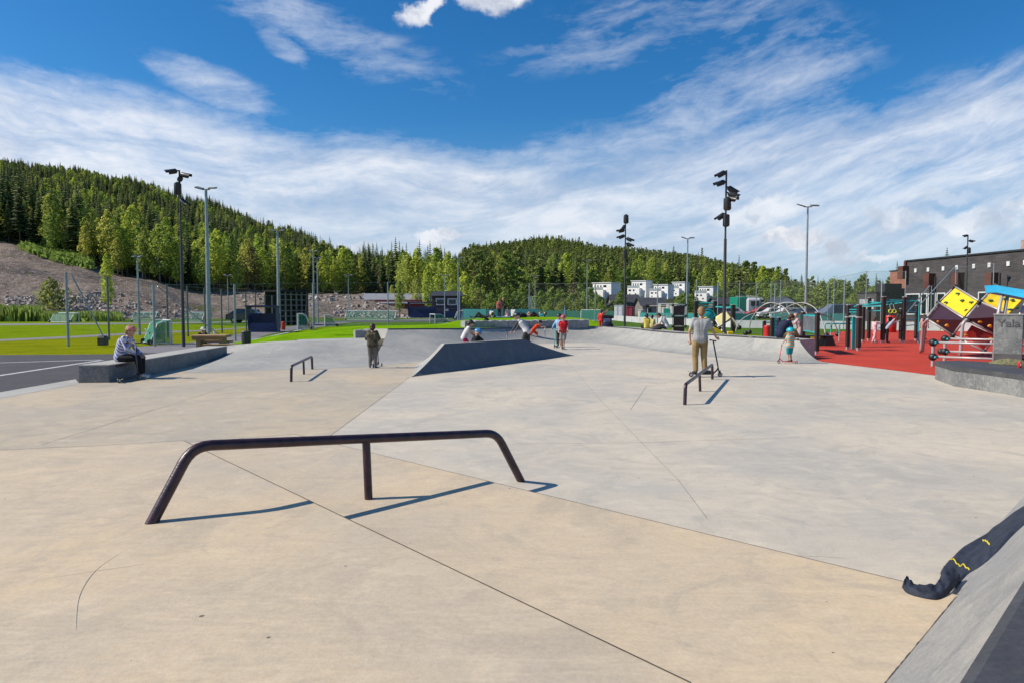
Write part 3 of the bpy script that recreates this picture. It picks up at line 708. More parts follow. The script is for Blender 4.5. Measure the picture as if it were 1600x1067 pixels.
# ---------------------------------------------------------------- light poles
GALV = M('galvanised_steel', (.36, .40, .42), .45, metal=.5, rgb2=(.28, .31, .33), scale=6)
DKST = M('dark_pole_paint', (.05, .05, .055), .5, rgb2=(.035, .035, .04), scale=8, spec=.5)
DKM = M('black_metal', (.02, .02, .022), .45, rgb2=(.03, .03, .032), scale=10, spec=.5)
GLS = M('lamp_glass', (.5, .5, .48), .15, var=.05)
def spotlight(t, c, az, tilt, l=.30, r=.11):
    """one cylindrical spot with a V-cut glare shield: points out at az (0=right,180=left) and down"""
    d = Vector((math.cos(R(az)) * math.cos(R(tilt)), math.sin(R(az)) * math.cos(R(tilt)), -math.sin(R(tilt))))
    c = Vector(c); m_ = MB(); a = c + d * .12; b = a + d * l
    m_.tube([a - d * .04, a, a + d * .02, b], [r * .55, r * .9, r, r], 12); m_.tube([c, a], .03, 6)
    # shield: upper half shell tapering out
    up = (Vector((0, 0, 1)) - d * d.z).normalized(); w_ = d.cross(up); A = []; B_ = []
    for i in range(9):
        q = math.pi * (i / 8) ; o_ = (up * math.sin(q) + w_ * math.cos(q)) * r * 1.03; A.append(b - d * .02 + o_); B_.append(b + d * (.19 * (1 - abs(math.cos(q)) * .35)) + o_ * 1.02)
    m_.strip(A, B_); m_.strip([p * 1.0 for p in B_], [p - (p - b).normalized() * .012 for p in A])
    s = m_.build('spotlight', DKM, t, smooth=True, auto=40)
    MB().tube([b - d * .03, b - d * .02], r * .9, 12).build('lens', GLS, s)
def darkpole(base, ytop, label, spots, r=.075, extra=None):
    x, y, Y = base; p0 = Vector(P(x, y, Y)); top = P(x, ytop, Y).z; k = Y / F
    p0.z = min(p0.z, 0.0) - .05 if p0.z < .5 else p0.z
    t = thing('light_pole', p0, label, 'light pole', 'dark poles with clustered spotlights')
    mid = p0.z + (top - p0.z) * .57
    MB().tube([p0, (p0.x, p0.y, mid), (p0.x, p0.y, mid + .02), (p0.x, p0.y, top - .1)], [r, r * .8, r * .55, r * .5], 10).build('pole', DKST, t, smooth=True, auto=40)
    for (sx, sy, az, tilt, kind) in spots:
        z = CH + (HZ - sy) * k; X = p0.x
        if kind == 's': spotlight(t, (X, Y - .02, z), az, tilt)
        elif kind == 'c':
            m_ = MB(); m_.tube([(X, Y - .16, z + .28), (X, Y - .18, z + .22), (X, Y - .2, z - .2), (X, Y - .2, z - .26)], [.07, .15, .16, .12], 12); m_.tube([(X, Y, z + .1), (X, Y - .16, z + .1)], .03, 6); m_.build('speaker', DKM, t, smooth=True, auto=40)
        else:
            m_ = MB(); m_.box((X - .02, Y - .14, z), (.26, .2, .52), bev=.05); m_.build('control_box', DKM, t)
    return t
darkpole((287, 541, 30), 263, 'tall dark pole with clustered spotlights behind the long ledge on the left', [(287, 270, 200, 12, 's'), (287, 275, -10, 14, 's'), (287, 284, -60, 5, 's'), (287, 299, 0, 0, 'c'), (287, 313, -20, 35, 's')])
darkpole((1131, 520, 29), 263, 'tallest dark pole with eight black spotlights behind the man with the scooter', [(1131, 271, 195, 28, 's'), (1131, 286, 188, 20, 's'), (1131, 294, -5, 32, 's'), (1131, 303, -20, 24, 's'), (1131, 312, -50, 14, 's'), (1131, 322, 0, 0, 'c'), (1131, 335, 195, 34, 's'), (1131, 347, 0, 0, 'b')])
darkpole((976, 510, 42), 342, 'slimmer dark pole with spotlights in front of the white houses', [(976, 345, 0, 0, 'c'), (976, 353, 230, 40, 's'), (976, 361, 190, 12, 's'), (976, 369, 190, 22, 's'), (976, 373, -15, 25, 's'), (976, 381, -5, 25, 's'), (976, 398, 0, 0, 'b')])
darkpole((1508, 500, 62), 366, 'short dark pole with spotlights in front of the black brick hall', [(1508, 369, 195, 12, 's'), (1508, 377, -20, 15, 's'), (1508, 386, 200, 30, 's'), (1508, 393, 0, 0, 'c')], r=.1)
def lightpole(x, ybase, Y, ytop, label, group='galvanised flood light poles', r=.10, double=True, arm=.45, dz=0):
    b0 = P(x, ybase, Y); zt = P(x, ytop, Y).z; zb = min(b0.z, Hh(b0.x, Y)) - .05
    t = thing('flood_light', (b0.x, Y, zb), label, 'light pole', group)
    MB().tube([(b0.x, Y, zb), (b0.x, Y, zt)], r, 10, r2=r * .5).build('pole', GALV, t, smooth=True, auto=40)
    for sgn in ((-1, 1) if double else (1,)):
        m_ = MB(); cx = b0.x + sgn * arm; m_.tube([(b0.x, Y, zt - .05), (cx - sgn * arm * .4, Y, zt - .02)], .035, 6)
        m_.box((cx, Y, zt + .06), (arm * 1.15, .4, .08), rot=Euler((R(14), R(-8 * sgn + 8), 0)).to_matrix(), bev=.03); m_.build('lamp_head', M('lamp_housing', (.13, .14, .14), .5), t)
lightpole(327, 527, 40, 296, 'tall grey flood light pole behind the person at the wooden table', r=.15, arm=.38)
lightpole(436, 513, 54, 362, 'grey flood light pole beside the dark blue dugout', r=.15, arm=.35)
lightpole(1258, 519, 46, 323, 'tall grey flood light pole behind the climbing arches', r=.1, arm=.45)
lightpole(1073, 500, 66, 373, 'grey flood light pole between two white houses left of the tallest dark pole', r=.11, arm=.4)
for x, yb, Y, yt, lb in ((218, 524, 42, 403, 'flood light pole in the net fence above the striped shirt person'), (491, 507, 64, 394, 'grey pole with small lights right of the timber rack'), (497, 504, 70, 404, 'thinner grey pole just right of the timber rack pole'), (716, 499, 84, 404, 'grey flood light pole above the stone wall end'),
                       (695, 498, 96, 431, 'small flood light pole behind the dark score hut'), (917, 498, 92, 408, 'grey flood light pole left of the first white house'), (836, 494, 108, 432, 'small flood light pole right of the gabled house'), (545, 495, 104, 431, 'small twin flood light pole in front of the rubble mound'), (357, 500, 96, 431, 'small twin flood light pole at the foot of the left wood')):
    lightpole(x, yb, Y, yt, lb, r=.09, arm=.0042 * Y)
# ---------------------------------------------------------------- ball stop fences
POSTD = M('fence_post_grey', (.16, .18, .18), .5, rgb2=(.11, .12, .12), scale=5, metal=.3)
NETD = net_mat('net_mesh', (.10, .11, .10), .10, .0028)
NETG = net_mat('net_mesh_fine', (.08, .10, .09), .08, .005)
def netpanel(a, b, za, zb, zlo, name, mat, t):
    off = ORG[t.name]; L_ = (Vector(b) - Vector(a)).length
    m_ = MB().quad((a.x, a.y, zlo), (b.x, b.y, zlo), (b.x, b.y, zb), (a.x, a.y, za)); me = m_.mesh(name, mat, off=off)
    uv = me.uv_layers.new(name='UVMap'); 
    for i, c in enumerate(((0, 0), (L_, 0), (L_, zb - zlo), (0, za - zlo))): uv.data[i].uv = c
    o = bpy.data.objects.new(name, me); COL.objects.link(o); o.parent = t; return o
def fence(label, posts, r=.05, mat=None, net=NETD, ytop=None, brace=()):
    """posts: (x, ybase, ytop, Y)"""
    ps = []
    for x, yb, yt, Y in posts:
        p = P(x, yb, Y); q = P(x, yt, Y); ps.append((p, q.z))
    t = thing('ball_fence', (ps[0][0].x, ps[0][0].y, 0), label, 'fence')
    for p, zt in ps: MB().tube([(p.x, p.y, min(p.z, 0) - .05), (p.x, p.y, zt)], r * max(1, p.y / 70), 7).build('post', mat or GALV, t, smooth=True, auto=40)
    for (p, za), (q, zb) in zip(ps, ps[1:]):
        if net: netpanel(p, q, za, zb, .02, 'net', net, t)
        MB().tube([(p.x, p.y, za - .03), (q.x, q.y, zb - .03)], .010 * max(1, p.y / 60), 4).build('top_wire', POSTD, t)
    for (a, b, rr) in brace: MB().tube([a, b], rr, 6).build('brace', mat or GALV, t)
    return t
g0 = lambda y: 1.75 * F / (y - HZ)
fence('tall grey net fence running along the pitch from the black bucket to the timber rack', [(107, 541, 426, 30.2), (242, 541, 444, 30.2), (368, 532, 444, 35), (490, 517, 442, 48), (606.5, 508.5, 441, 62), (718.5, 499, 442, 86), (827, 490.7, 443, 100)], r=.055,
      brace=[(P(112, 430, 30.2), P(166, 535, 30.6), .03), (P(246, 448, 30.2), P(360, 537, 34), .025)])
fence('darker net fence with many posts behind the goals on the left', [(170.6, 531, 432, 36), (262.5, 528, 444, 38.5), (294, 526, 447, 40), (321, 524, 450, 42), (347, 520.6, 452, 45), (385, 517.5, 457, 48), (400, 515, 459, 51), (414.5, 512.5, 461, 55), (426, 510, 462, 59), (455, 507, 463, 66), (470, 504, 464, 72)], r=.05, mat=POSTD)
fence('tall net fence crossing behind the grass mound and the dark poles', [(827, 492, 443, 93), (930, 509, 443, 62), (1027, 508, 443, 60), (1121, 508, 443, 60), (1210, 510, 443, 57), (1318, 513, 441, 52), (1376, 514, 441, 50)], r=.05, net=NETD)
fence('thin low net fence far behind the pitch', [(545 + 0, 497, 470, 110), (640, 496.6, 470, 112), (737, 496, 470, 112), (771, 496, 470, 112), (804, 496, 470, 112), (867, 496, 468, 112), (880, 496, 466, 112), (895, 496, 466, 112), (946, 496, 466, 112), (962, 496, 466, 112)], r=.04, mat=POSTD, net=None)
fence('tall net fence at the car park left of the black hall', [(1088, 500, 438, 78), (1155, 502, 440, 78), (1181, 502, 442, 78), (1204, 503, 440, 78), (1219, 503, 438, 74), (1293, 505, 445, 70), (1302, 506, 435, 66), (1352, 508, 424, 60), (1413, 510, 424, 56), (1454, 508, 447, 58), (1491, 505, 418, 60), (1550, 505, 412, 58)], r=.042, net=NETG,
      brace=[(P(1453, 447, 57.9), P(1408, 500, 57), .05), (P(1491, 419, 59.8), P(1430, 485, 58), .05)])
# bucket, sign goals, boards
NAVY = M('navy_panel', (.012, .03, .16), .5, rgb2=(.008, .02, .10), scale=2)
t = thing('counterweight', P(161, 541, 30.4), 'black square counterweight block at the foot of the slanted fence brace', 'weight')
p = P(161, 541, 30.4); MB().box((p.x, p.y, .2), (.34, .34, .38), bev=.03).build('body', DKM, t); MB().box((p.x, p.y, .41), (.26, .26, .05), bev=.01).build('top_plate', DKST, t)
WHT = M('white_paint', (.62, .63, .62), .5, var=.06); TEAL = M('teal_net_fabric', (.02, .26, .20), .7, rgb2=(.015, .19, .15), scale=6)
GNET = net_mat('green_goal_net', (.012, .20, .13), .045, .009); GNETD = net_mat('green_goal_net_dense', (.015, .24, .14), .03, .012)
def goal(p, w_, h, dp, rz, label, group='football goals with green nets', dense=False):
    GNET = GNETD if dense else MAT['green_goal_net']
    t = thing('football_goal', (0, 0, 0), label, 'goal', group); ORG[t.name] = Vector((0, 0, 0)); r = .05
    f = [Vector((-w_ / 2, 0, 0)), Vector((-w_ / 2, 0, h)), Vector((w_ / 2, 0, h)), Vector((w_ / 2, 0, 0))]
    MB().tube([f[0], f[1], f[2], f[3]], r, 8).build('front_frame', WHT, t, smooth=True, auto=30)
    td = dp * .35
    for s in (-1, 1): MB().tube([(s * w_ / 2, 0, h), (s * w_ / 2, td, h), (s * w_ / 2, td + .25, h * .86), (s * w_ / 2, dp, .05), (s * w_ / 2, 0, .05)], r * .6, 6).build('side_frame', WHT, t, smooth=True, auto=30)
    MB().tube([(-w_ / 2, dp, .05), (w_ / 2, dp, .05)], r * .6, 6).build('ground_bar', WHT, t)
    for s in (-1, 1):
        MB().tube([(s * w_ / 2 * .98 - .04, dp, .12), (s * w_ / 2 * .98 + .04, dp, .12)], .12, 10).build('wheel', DKM, t)
    def q4(a, b, c, d, nm):
        m_ = MB().quad(a, b, c, d); me = m_.mesh(nm, GNET); uv = me.uv_layers.new(name='UVMap'); A, B, C, D = map(Vector, (a, b, c, d)); w1 = (B - A).length; h1 = (D - A).length
        for i, cc in enumerate(((0, 0), (w1, 0), (w1, h1), (0, h1))): uv.data[i].uv = cc
        o = bpy.data.objects.new(nm, me); COL.objects.link(o); o.parent = t
    W = w_ / 2
    q4((-W, dp, .05), (W, dp, .05), (W, td + .25, h * .86), (-W, td + .25, h * .86), 'net'); q4((-W, td + .25, h * .86), (W, td + .25, h * .86), (W, 0, h), (-W, 0, h), 'net')
    for s in (-1, 1): q4((s * W, 0, .05), (s * W, dp, .05), (s * W, td + .25, h * .86), (s * W, 0, h), 'net')
    t.location = p; t.rotation_euler = (0, 0, rz); return t
tg = goal(P(262, 537, 32.3) * 1.0, 1.6, 1.08, .9, R(128), 'green netted goal with a white notice behind the person in the pink cap', dense=True)
tg.location.z = 0
q = MB().box((.2, .80, .5), (.42, .02, .42), rot=Euler((R(-28), 0, 0)).to_matrix()).build('notice', M('notice_white', (.5, .55, .62), .6, rgb2=(.25, .3, .42), scale=9), tg)
for (x, yb, Y, w_, h, d_, rz, lb) in ((466, 512, 52, 1.6, 1.2, 1.0, R(-75), 'teal netted goal with a red water barrel inside, beside the blue dugout'), (508, 506.5, 60, 1.6, 1.0, 1.0, R(-75), 'teal netted goal just right of the timber rack'), (676, 503, 70, 2.2, .95, 1.6, R(-70), 'teal netted goal standing at an angle in front of the red shed'),
        (582, 499.5, 88, 6.4, 1.15, 1.4, R(178), 'wide teal goal in front of the rubble mound'), (925, 500, 84, 2.6, 1.3, 1.2, R(170), 'wide teal goal left of the slim dark pole'), (722, 499, 88, 1.4, 1.2, 1.0, R(100), 'teal goal post frame beside the score hut'),
        (108, 507, 76, 2.8, 1.0, 1.2, R(165), 'far teal goal left of the first fence brace'), (232, 505, 78, 2.6, 1.05, 1.2, R(180), 'far teal goal behind the dark net fence'), (308, 505, 78, 2.2, 1.05, 1.2, R(180), 'far teal goal right of the tall dark pole'), (812, 497, 92, 2.6, 1.3, 1.2, R(170), 'teal goal behind the people sitting on the mound')):
    pp = P(x, yb, Y); goal((pp.x, Y, -.04), w_, h, d_, rz, lb)
RED = M('red_plastic', (.55, .02, .015), .4, var=.1)
def barrel(x, Y, h, r, label, mat=RED, z=0, name='barrel'):
    p = P(x, 500, Y); t = thing(name, (p.x, Y, z), label, 'barrel')
    MB().tube([(p.x, Y, z), (p.x, Y, z + h * .05), (p.x, Y, z + h * .5), (p.x, Y, z + h * .92), (p.x, Y, z + h * .93)], [r * .85, r * .95, r, r * .97, r * .9], 16).build('body', mat, t, smooth=True, auto=40)
    MB().tube([(p.x, Y, z + h * .93), (p.x, Y, z + h)], [r * .92, r * .8], 16).build('lid', mat, t)
barrel(442.5, 50.5, .6, .15, 'red barrel standing beside the blue dugout'); barrel(482.5, 59, .5, .13, 'smaller red barrel in the goal right of the timber rack')
# dugouts
def dugout(x, Y, w_, h, label, mat, rz=0):
    p = P(x, 500, Y); t = thing('dugout', (p.x, Y, 0), label, 'dugout'); ORG[t.name] = Vector()
    MB().box((0, .75, h * .42), (w_, .06, h * .62)).build('back_wall', mat, t)
    m_ = MB(); 
    for s in (-1, 1): m_ = MB(); m_.add([(s * w_ / 2, .8, 0), (s * w_ / 2, -.35, 0), (s * w_ / 2, -.75, h), (s * w_ / 2, .5, h * .98), (s * w_ / 2 - s * .05, .8, 0), (s * w_ / 2 - s * .05, -.35, 0), (s * w_ / 2 - s * .05, -.75, h), (s * w_ / 2 - s * .05, .5, h * .98)], [(0, 1, 2, 3), (7, 6, 5, 4), (0, 4, 5, 1), (1, 5, 6, 2), (2, 6, 7, 3), (3, 7, 4, 0)]); m_.build('side_wall', mat, t)
    MB().add([(-w_ / 2 - .1, -.9, h), (w_ / 2 + .1, -.9, h), (w_ / 2 + .1, .6, h * .96), (-w_ / 2 - .1, .6, h * .96), (-w_ / 2 - .1, -.9, h + .08), (w_ / 2 + .1, -.9, h + .08), (w_ / 2 + .1, .6, h * .96 + .08), (-w_ / 2 - .1, .6, h * .96 + .08)], [(3, 2, 1, 0), (4, 5, 6, 7), (0, 1, 5, 4), (1, 2, 6, 5), (2, 3, 7, 6), (3, 0, 4, 7)]).build('roof', mat, t)
    MB().box((0, .45, .42), (w_ * .92, .35, .06)).build('bench', GALV, t)
    MB().box((0, -.3, .32), (w_ * .98, .05, .62)).build('front_panel', mat, t)
    t.location = (p.x, Y, -.04); t.rotation_euler = (0, 0, rz)
dugout(412, 47, 1.9, 1.75, 'dark blue team dugout in front of the timber rack', NAVY, R(8)); dugout(660, 104, 4.2, 2.3, 'far blue dugout in front of the red shed', NAVY); dugout(708, 102, 6, 1.4, 'low dark blue shelter under the score hut', NAVY)
# black car behind the fence
CARS = {}
def carmesh():
    return None
TYRE = M('tyre', (.02, .02, .02), .85); GLZ = M('window_glass', (.02, .028, .035), .08, var=.3, spec=.8)
def car(p, rz, paint, label, L_=4.4, Hc=1.5, group='cars parked behind the pitch', van=False):
    t = thing('parked_car', (0, 0, 0), label, 'van' if van else 'car', group); ORG[t.name] = Vector()
    hl = L_ / 2; W = .9
    if van: pr = [(-hl, .35), (-hl, 1.2), (-hl + .1, 1.0 * Hc), (hl * .35, Hc), (hl * .72, 1.05), (hl * .97, .85), (hl, .4)]
    else: pr = [(-hl, .35), (-hl + .05, .9), (-hl + .35, 1.0), (-hl * .55, Hc), (hl * .15, Hc), (hl * .48, 1.0), (hl * .9, .82), (hl, .5), (hl, .35)]
    n = len(pr); m_ = MB()
    rws = []
    for k, (yy_, ins) in enumerate(((-W, .14), (-W - .0, .0), (W, .0), (W, .14))):
        pass
    secs = [(-W + .06, .05), (-W, .0), (-W + .1, .0), (W - .1, .0), (W, .0), (W - .06, .05)]
    def sec(y, zfac): return [Vector((x, y * (1 - .16 * max(0, (z - .95)) / .5), z)) for x, z in pr]
    m_.grid([sec(-W, 0), sec(-W * .9, 0), sec(W * .9, 0), sec(W, 0)]); m_.sheet(list(reversed(sec(-W, 0)))); m_.sheet(sec(W, 0)); m_.sheet([(-hl, -W, .35), (-hl, W, .35), (hl, W, .35), (hl, -W, .35)])
    m_.build('body', paint, t)
    top = Hc - .1; x0 = -hl + .35 if van else -hl * .62; x1 = hl * .38
    for s in (-1, 1):
        zb = 1.0; yb = s * (W * (1 - .16 * .05 / .5) + .004); yt = s * (W * (1 - .16 * max(0, top - .95) / .5) + .004)
        for xa, xb in ((x0 + .05, (x0 + x1) / 2 - .04), ((x0 + x1) / 2 + .04, x1 - .02)):
            sl = .22
            MB().quad((xa - (0 if van else .1), yb, zb), (xb + (.1 if xb > x1 - .1 else 0), yb, zb), (xb - (.15 if xb > x1 - .1 else 0), yt, top), (xa + (.12 if not van and xa < x0 + .1 else 0), yt, top)).build('side_window', GLZ, t)
    for sx in (-1, 1):
        for s in (-1, 1):
            w_ = MB().tube([(sx * hl * .62, s * W * .80, .32), (sx * hl * .62, s * W * 1.02, .32)], .32, 16).build('wheel', TYRE, t, smooth=True, auto=40)
            MB().tube([(sx * hl * .62, s * W * 1.02, .32), (sx * hl * .62, s * W * 1.035, .32)], .19, 12).build('rim', GALV, w_)
    for s in (-1, 1):
        MB().box((hl - .03, s * .6, .68), (.1, .34, .15), bev=.03).build('headlight', GLS, t); MB().box((-hl + .03, s * .66, .8), (.1, .25, .2), bev=.03).build('tail_light', RED, t)
    t.location = p; t.rotation_euler = (0, 0, rz); return t
CBLK = M('car_black', (.012, .013, .016), .2, var=.1, spec=.7); CBLU = M('car_blue', (.09, .13, .22), .25, var=.1, metal=.4); CSIL = M('car_silver', (.32, .34, .38), .25, var=.05, metal=.6); CWHI = M('car_white', (.6, .6, .6), .3, var=.03); CRED = M('car_red', (.4, .03, .03), .3, var=.1)
def gp(x, y): p = G(x, y); return Vector((p.x, p.y, -.03))
def at(x, Y, z=0): return Vector(((x - 800) / F * Y, Y, z))
car(at(391, 72, Hh(-27, 72)), R(4), CBLK, 'black car parked behind the dark net fence on the left', 4.5, 1.5)
car(at(1310, 72), R(180), CSIL, 'silver blue van parked right of the climbing arches', 5.0, 1.95, van=True)
car(at(1290, 78), R(178), CBLU, 'dark blue car left of the silver van', 4.4, 1.45); car(at(1268, 82), R(2), CBLK, 'black car behind the climbing arches', 4.4, 1.5)
for x, Y, c, lb in ((1188, 96, CRED, 'red car parked right of the green truck'), (1206, 94, CWHI, 'white car behind the left climbing arch'), (1228, 92, CWHI, 'second white car behind the climbing arches'), (1246, 95, CSIL, 'silver car behind the middle climbing arch'), (1138, 98, CWHI, 'white car behind the cream climbing panel'), (1112, 96, CBLK, 'black car behind the cream panel post')):
    car(at(x, Y, 0), R(3 if x % 2 else 182), c, lb)
# trucks / containers
GRN = M('truck_green', (.0, .26, .16), .4, var=.1); CRM = M('container_cream', (.72, .71, .62), .6, rgb2=(.62, .61, .54), scale=1)
t = thing('truck', at(1166, 100), 'green and white truck cab with trailer parked beyond the pitch', 'truck'); o_ = at(1166, 100)
MB().box(o_ + Vector((-.75, 1.4, 1.9)), (1.5, 3.5, 2.3), bev=.08).build('cargo_box', GRN, t); cb_ = MB().box(o_ + Vector((.9, .5, 1.8)), (2.1, 2.3, 2.2), bev=.25).build('cab', CWHI, t)
MB().box(o_ + Vector((1.0, -.68, 2.1)), (1.2, .05, .7), bev=.01).build('cab_window', GLZ, t); MB().box(o_ + Vector((1.98, .5, 2.1)), (.06, 1.9, .8), bev=.01).build('windscreen', GLZ, t)
for x in (-1.1, -.3, 1.0): MB().tube([o_ + Vector((x, -.75, .5)), o_ + Vector((x, -.5, .5))], .48, 14).build('wheel', TYRE, t)
def container(x, Y, w_, h, mat, label, mat2=None, dpt=2.5, name='container', cat_='container'):
    o_ = at(x, Y); t = thing(name, o_, label, cat_); MB().box(o_ + Vector((0, 0, h / 2 + .1)), (w_, dpt, h), bev=.05).build('body', mat, t)
    n = int(w_ / .5); m_ = MB()
    for i in range(n): m_.box(o_ + Vector((-w_ / 2 + (i + .5) * w_ / n, -dpt / 2 - .02, h / 2 + .1)), (w_ / n * .45, .05, h * .9))
    m_.build('ribbed_side', mat2 or mat, t); MB().box(o_ + Vector((0, 0, h + .13)), (w_ + .1, dpt + .1, .08)).build('roof', mat2 or mat, t); t.rotation_euler = (0, 0, R(-20)); return t
c_ = container(1045, 98, 2.7, 1.95, CRM, 'cream container with a green square behind the sitting man'); MB().box(at(1046, 96.7, 1.1), (.8, .06, .6)).build('painted_square', GRN, c_)
container(1063, 100, .9, 1.9, M('container_teal', (.05, .3, .3), .5), 'narrow teal container beside the cream one'); container(969.5, 97, 1.3, 1.7, WHT, 'white container left of the slim dark pole base'); container(1001, 90, .5, 1.1, CRM, 'small pale tank beside the dark shed', dpt=1.0)
container(984, 88, 1.1, 1.5, M('maroon', (.25, .02, .04), .6), 'maroon skip behind the slim dark pole', dpt=1.2)
# white pitch boards
BRD = M('board_white', (.55, .56, .56), .6, rgb2=(.42, .44, .44), scale=1.2)
def boards(label, pts, h, mat=BRD, th=.06, name='pitch_board'):
    ps = [at(x, Y, -.04) for x, Y in pts]; t = thing(name, ps[0], label, 'board wall')
    for a, b in zip(ps, ps[1:]):
        n = max(1, int((b - a).length / 3.0))
        for i in range(n):
            p = a.lerp(b, i / n); q = a.lerp(b, (i + 1) / n); d = (q - p); rz = math.atan2(d.y, d.x); c = (p + q) / 2
            MB().box((c.x, c.y, h / 2 - .03), (d.length * .985, th, h), rz).build('panel', mat, t)
    return t
boards('long white board wall along the pitch below the car park', [(955, 86), (1000, 72), (1150, 56), (1300, 53), (1470, 49), (1545, 47)], .62)
boards('low teal mesh barrier behind the grass mound', [(724, 96), (760, 92), (845, 90)], 1.35, M('teal_barrier', (.01, .17, .16), .7, rgb2=(.01, .12, .14), scale=.6))
boards('low dark green mesh barrier right of the sitting group', [(850, 93), (960, 88)], 1.15, M('green_barrier', (.01, .15, .09), .7, rgb2=(.01, .11, .07), scale=.6)); boards('teal mesh barrier behind the purple climbing panel', [(1000, 74), (1100, 66), (1180, 66)], 1.05, M('teal_barrier2', (.02, .24, .23), .7, rgb2=(.02, .18, .17), scale=.6))
boards('teal mesh barrier along the car park behind the arches', [(1205, 74), (1300, 70), (1345, 68)], 1.0, M('teal_barrier3', (.01, .17, .17), .7, rgb2=(.01, .13, .13), scale=.6))
# ---------------------------------------------------------------- timber rack and sheds
TIM = M('old_timber', (.26, .22, .19), .85, rgb2=(.16, .14, .125), scale=4, stretch=(1, 1, 6), bump=.3); BLKW = M('black_interior', (.012, .012, .012), .9)
a0 = at(438, 62, -.04); a1 = at(482, 66, -.04); t = thing('timber_rack', a0, 'dark open timber rack full of shelves behind the blue dugout', 'rack')
d = (a1 - a0); L_ = d.length; q = d.normalized(); nn = Vector((-q.y, q.x, 0)); rz = math.atan2(q.y, q.x); hR = 3.1
MB().box(a0 + d / 2 + nn * 1.6 + Z0 * (hR / 2), (L_, .08, hR), rz).build('back_wall', BLKW, t); MB().box(a0 + d / 2 + nn * .8 + Z0 * (hR + .05), (L_ + .4, 2.0, .14), rz).build('roof', BLKW, t)
MB().box(a1 + nn * .8 + Z0 * (hR / 2), (.08, 1.6, hR), rz).build('side_wall', BLKW, t)
for i in range(6): MB().box(a0 + d * (i / 5.3) + Z0 * (hR / 2), (.12, .12, hR), rz).build('post', TIM, t)
for k in range(6): MB().box(a0 + d * .47 + Z0 * (.35 + k * .5), (L_ * .94, .1, .09), rz).build('shelf', TIM, t)
MB().tube([a0 + d * .80 - nn * .1, a0 + d * .93 - nn * .1 + Z0 * (hR - .3)], .07, 6).build('leaning_plank', TIM, t)
BRG = M('brick_red_shed', (.22, .025, .022), .8, rgb2=(.16, .02, .02), scale=2); ROOFG = M('roof_grey', (.26, .27, .30), .6, rgb2=(.20, .21, .23), scale=1.5)
s0 = at(642, 128, -.03); t = thing('shed', s0, 'long low red shed with grey roof behind the far pitch', 'shed'); W = 8.4
MB().box(s0 + Z0 * 1.45, (W * 2 - .4, 6, 2.9)).build('wall', BRG, t)
MB().add([s0 + Vector((-W - .3, -3.4, 2.3)), s0 + Vector((W + .3, -3.4, 2.3)), s0 + Vector((W + .3, 0, 4.1)), s0 + Vector((-W - .3, 0, 4.1)), s0 + Vector((W + .3, 3.4, 2.6)), s0 + Vector((-W - .3, 3.4, 2.6)), s0 + Vector((-W - .3, -3.4, 2.15)), s0 + Vector((W + .3, -3.4, 2.15))], [(0, 1, 2, 3), (3, 2, 4, 5), (6, 7, 1, 0)]).build('roof', ROOFG, t)
MB().box(s0 + Vector((2.8, -2.2, 3.45)), (.9, .5, .9)).build('roof_vent', WHT, t)
MB().box(s0 + Vector((-4.2, -3.03, 1.9)), (4.2, .08, .9)).build('pale_panel', M('pale_pink', (.45, .3, .3), .7), t); MB().box(s0 + Vector((-3.2, -3.06, .95)), (2.6, .08, 1.7)).build('door', M('maroon2', (.2, .012, .02), .6), t); MB().box(s0 + Vector((-.2, -3.06, .95)), (2.6, .08, 1.7)).build('door', MAT['maroon2'], t)
MB().box(s0 + Vector((3.9, -3.06, 1.1)), (2.4, .08, 2.0)).build('blue_door', NAVY, t)
s0 = at(699, 112, -.03); t = thing('score_hut', s0, 'dark wooden score hut with two white framed windows', 'hut')
MB().box(s0 + Z0 * 1.7, (4.6, 3, 3.4)).build('wall', M('dark_wood', (.045, .035, .04), .8), t); MB().add([s0 + Vector((-2.8, -1.9, 3.4)), s0 + Vector((2.8, -1.9, 3.4)), s0 + Vector((2.2, 0, 4.2)), s0 + Vector((-2.2, 0, 4.2)), s0 + Vector((2.8, 1.9, 3.4)), s0 + Vector((-2.8, 1.9, 3.4))], [(0, 1, 2, 3), (3, 2, 4, 5), (0, 3, 5), (1, 4, 2)]).build('roof', DKST, t)
for dx in (-.95, .95):
    f = MB().box(s0 + Vector((dx, -1.53, 2.45)), (1.55, .08, 1.1)).build('window', WHT, t); MB().box(s0 + Vector((dx, -1.58, 2.45)), (1.15, .04, .72)).build('pane', GLZ, f)
MB().box(s0 + Vector((.1, -1.55, 1.2)), (.5, .06, .5)).build('notice', WHT, t)
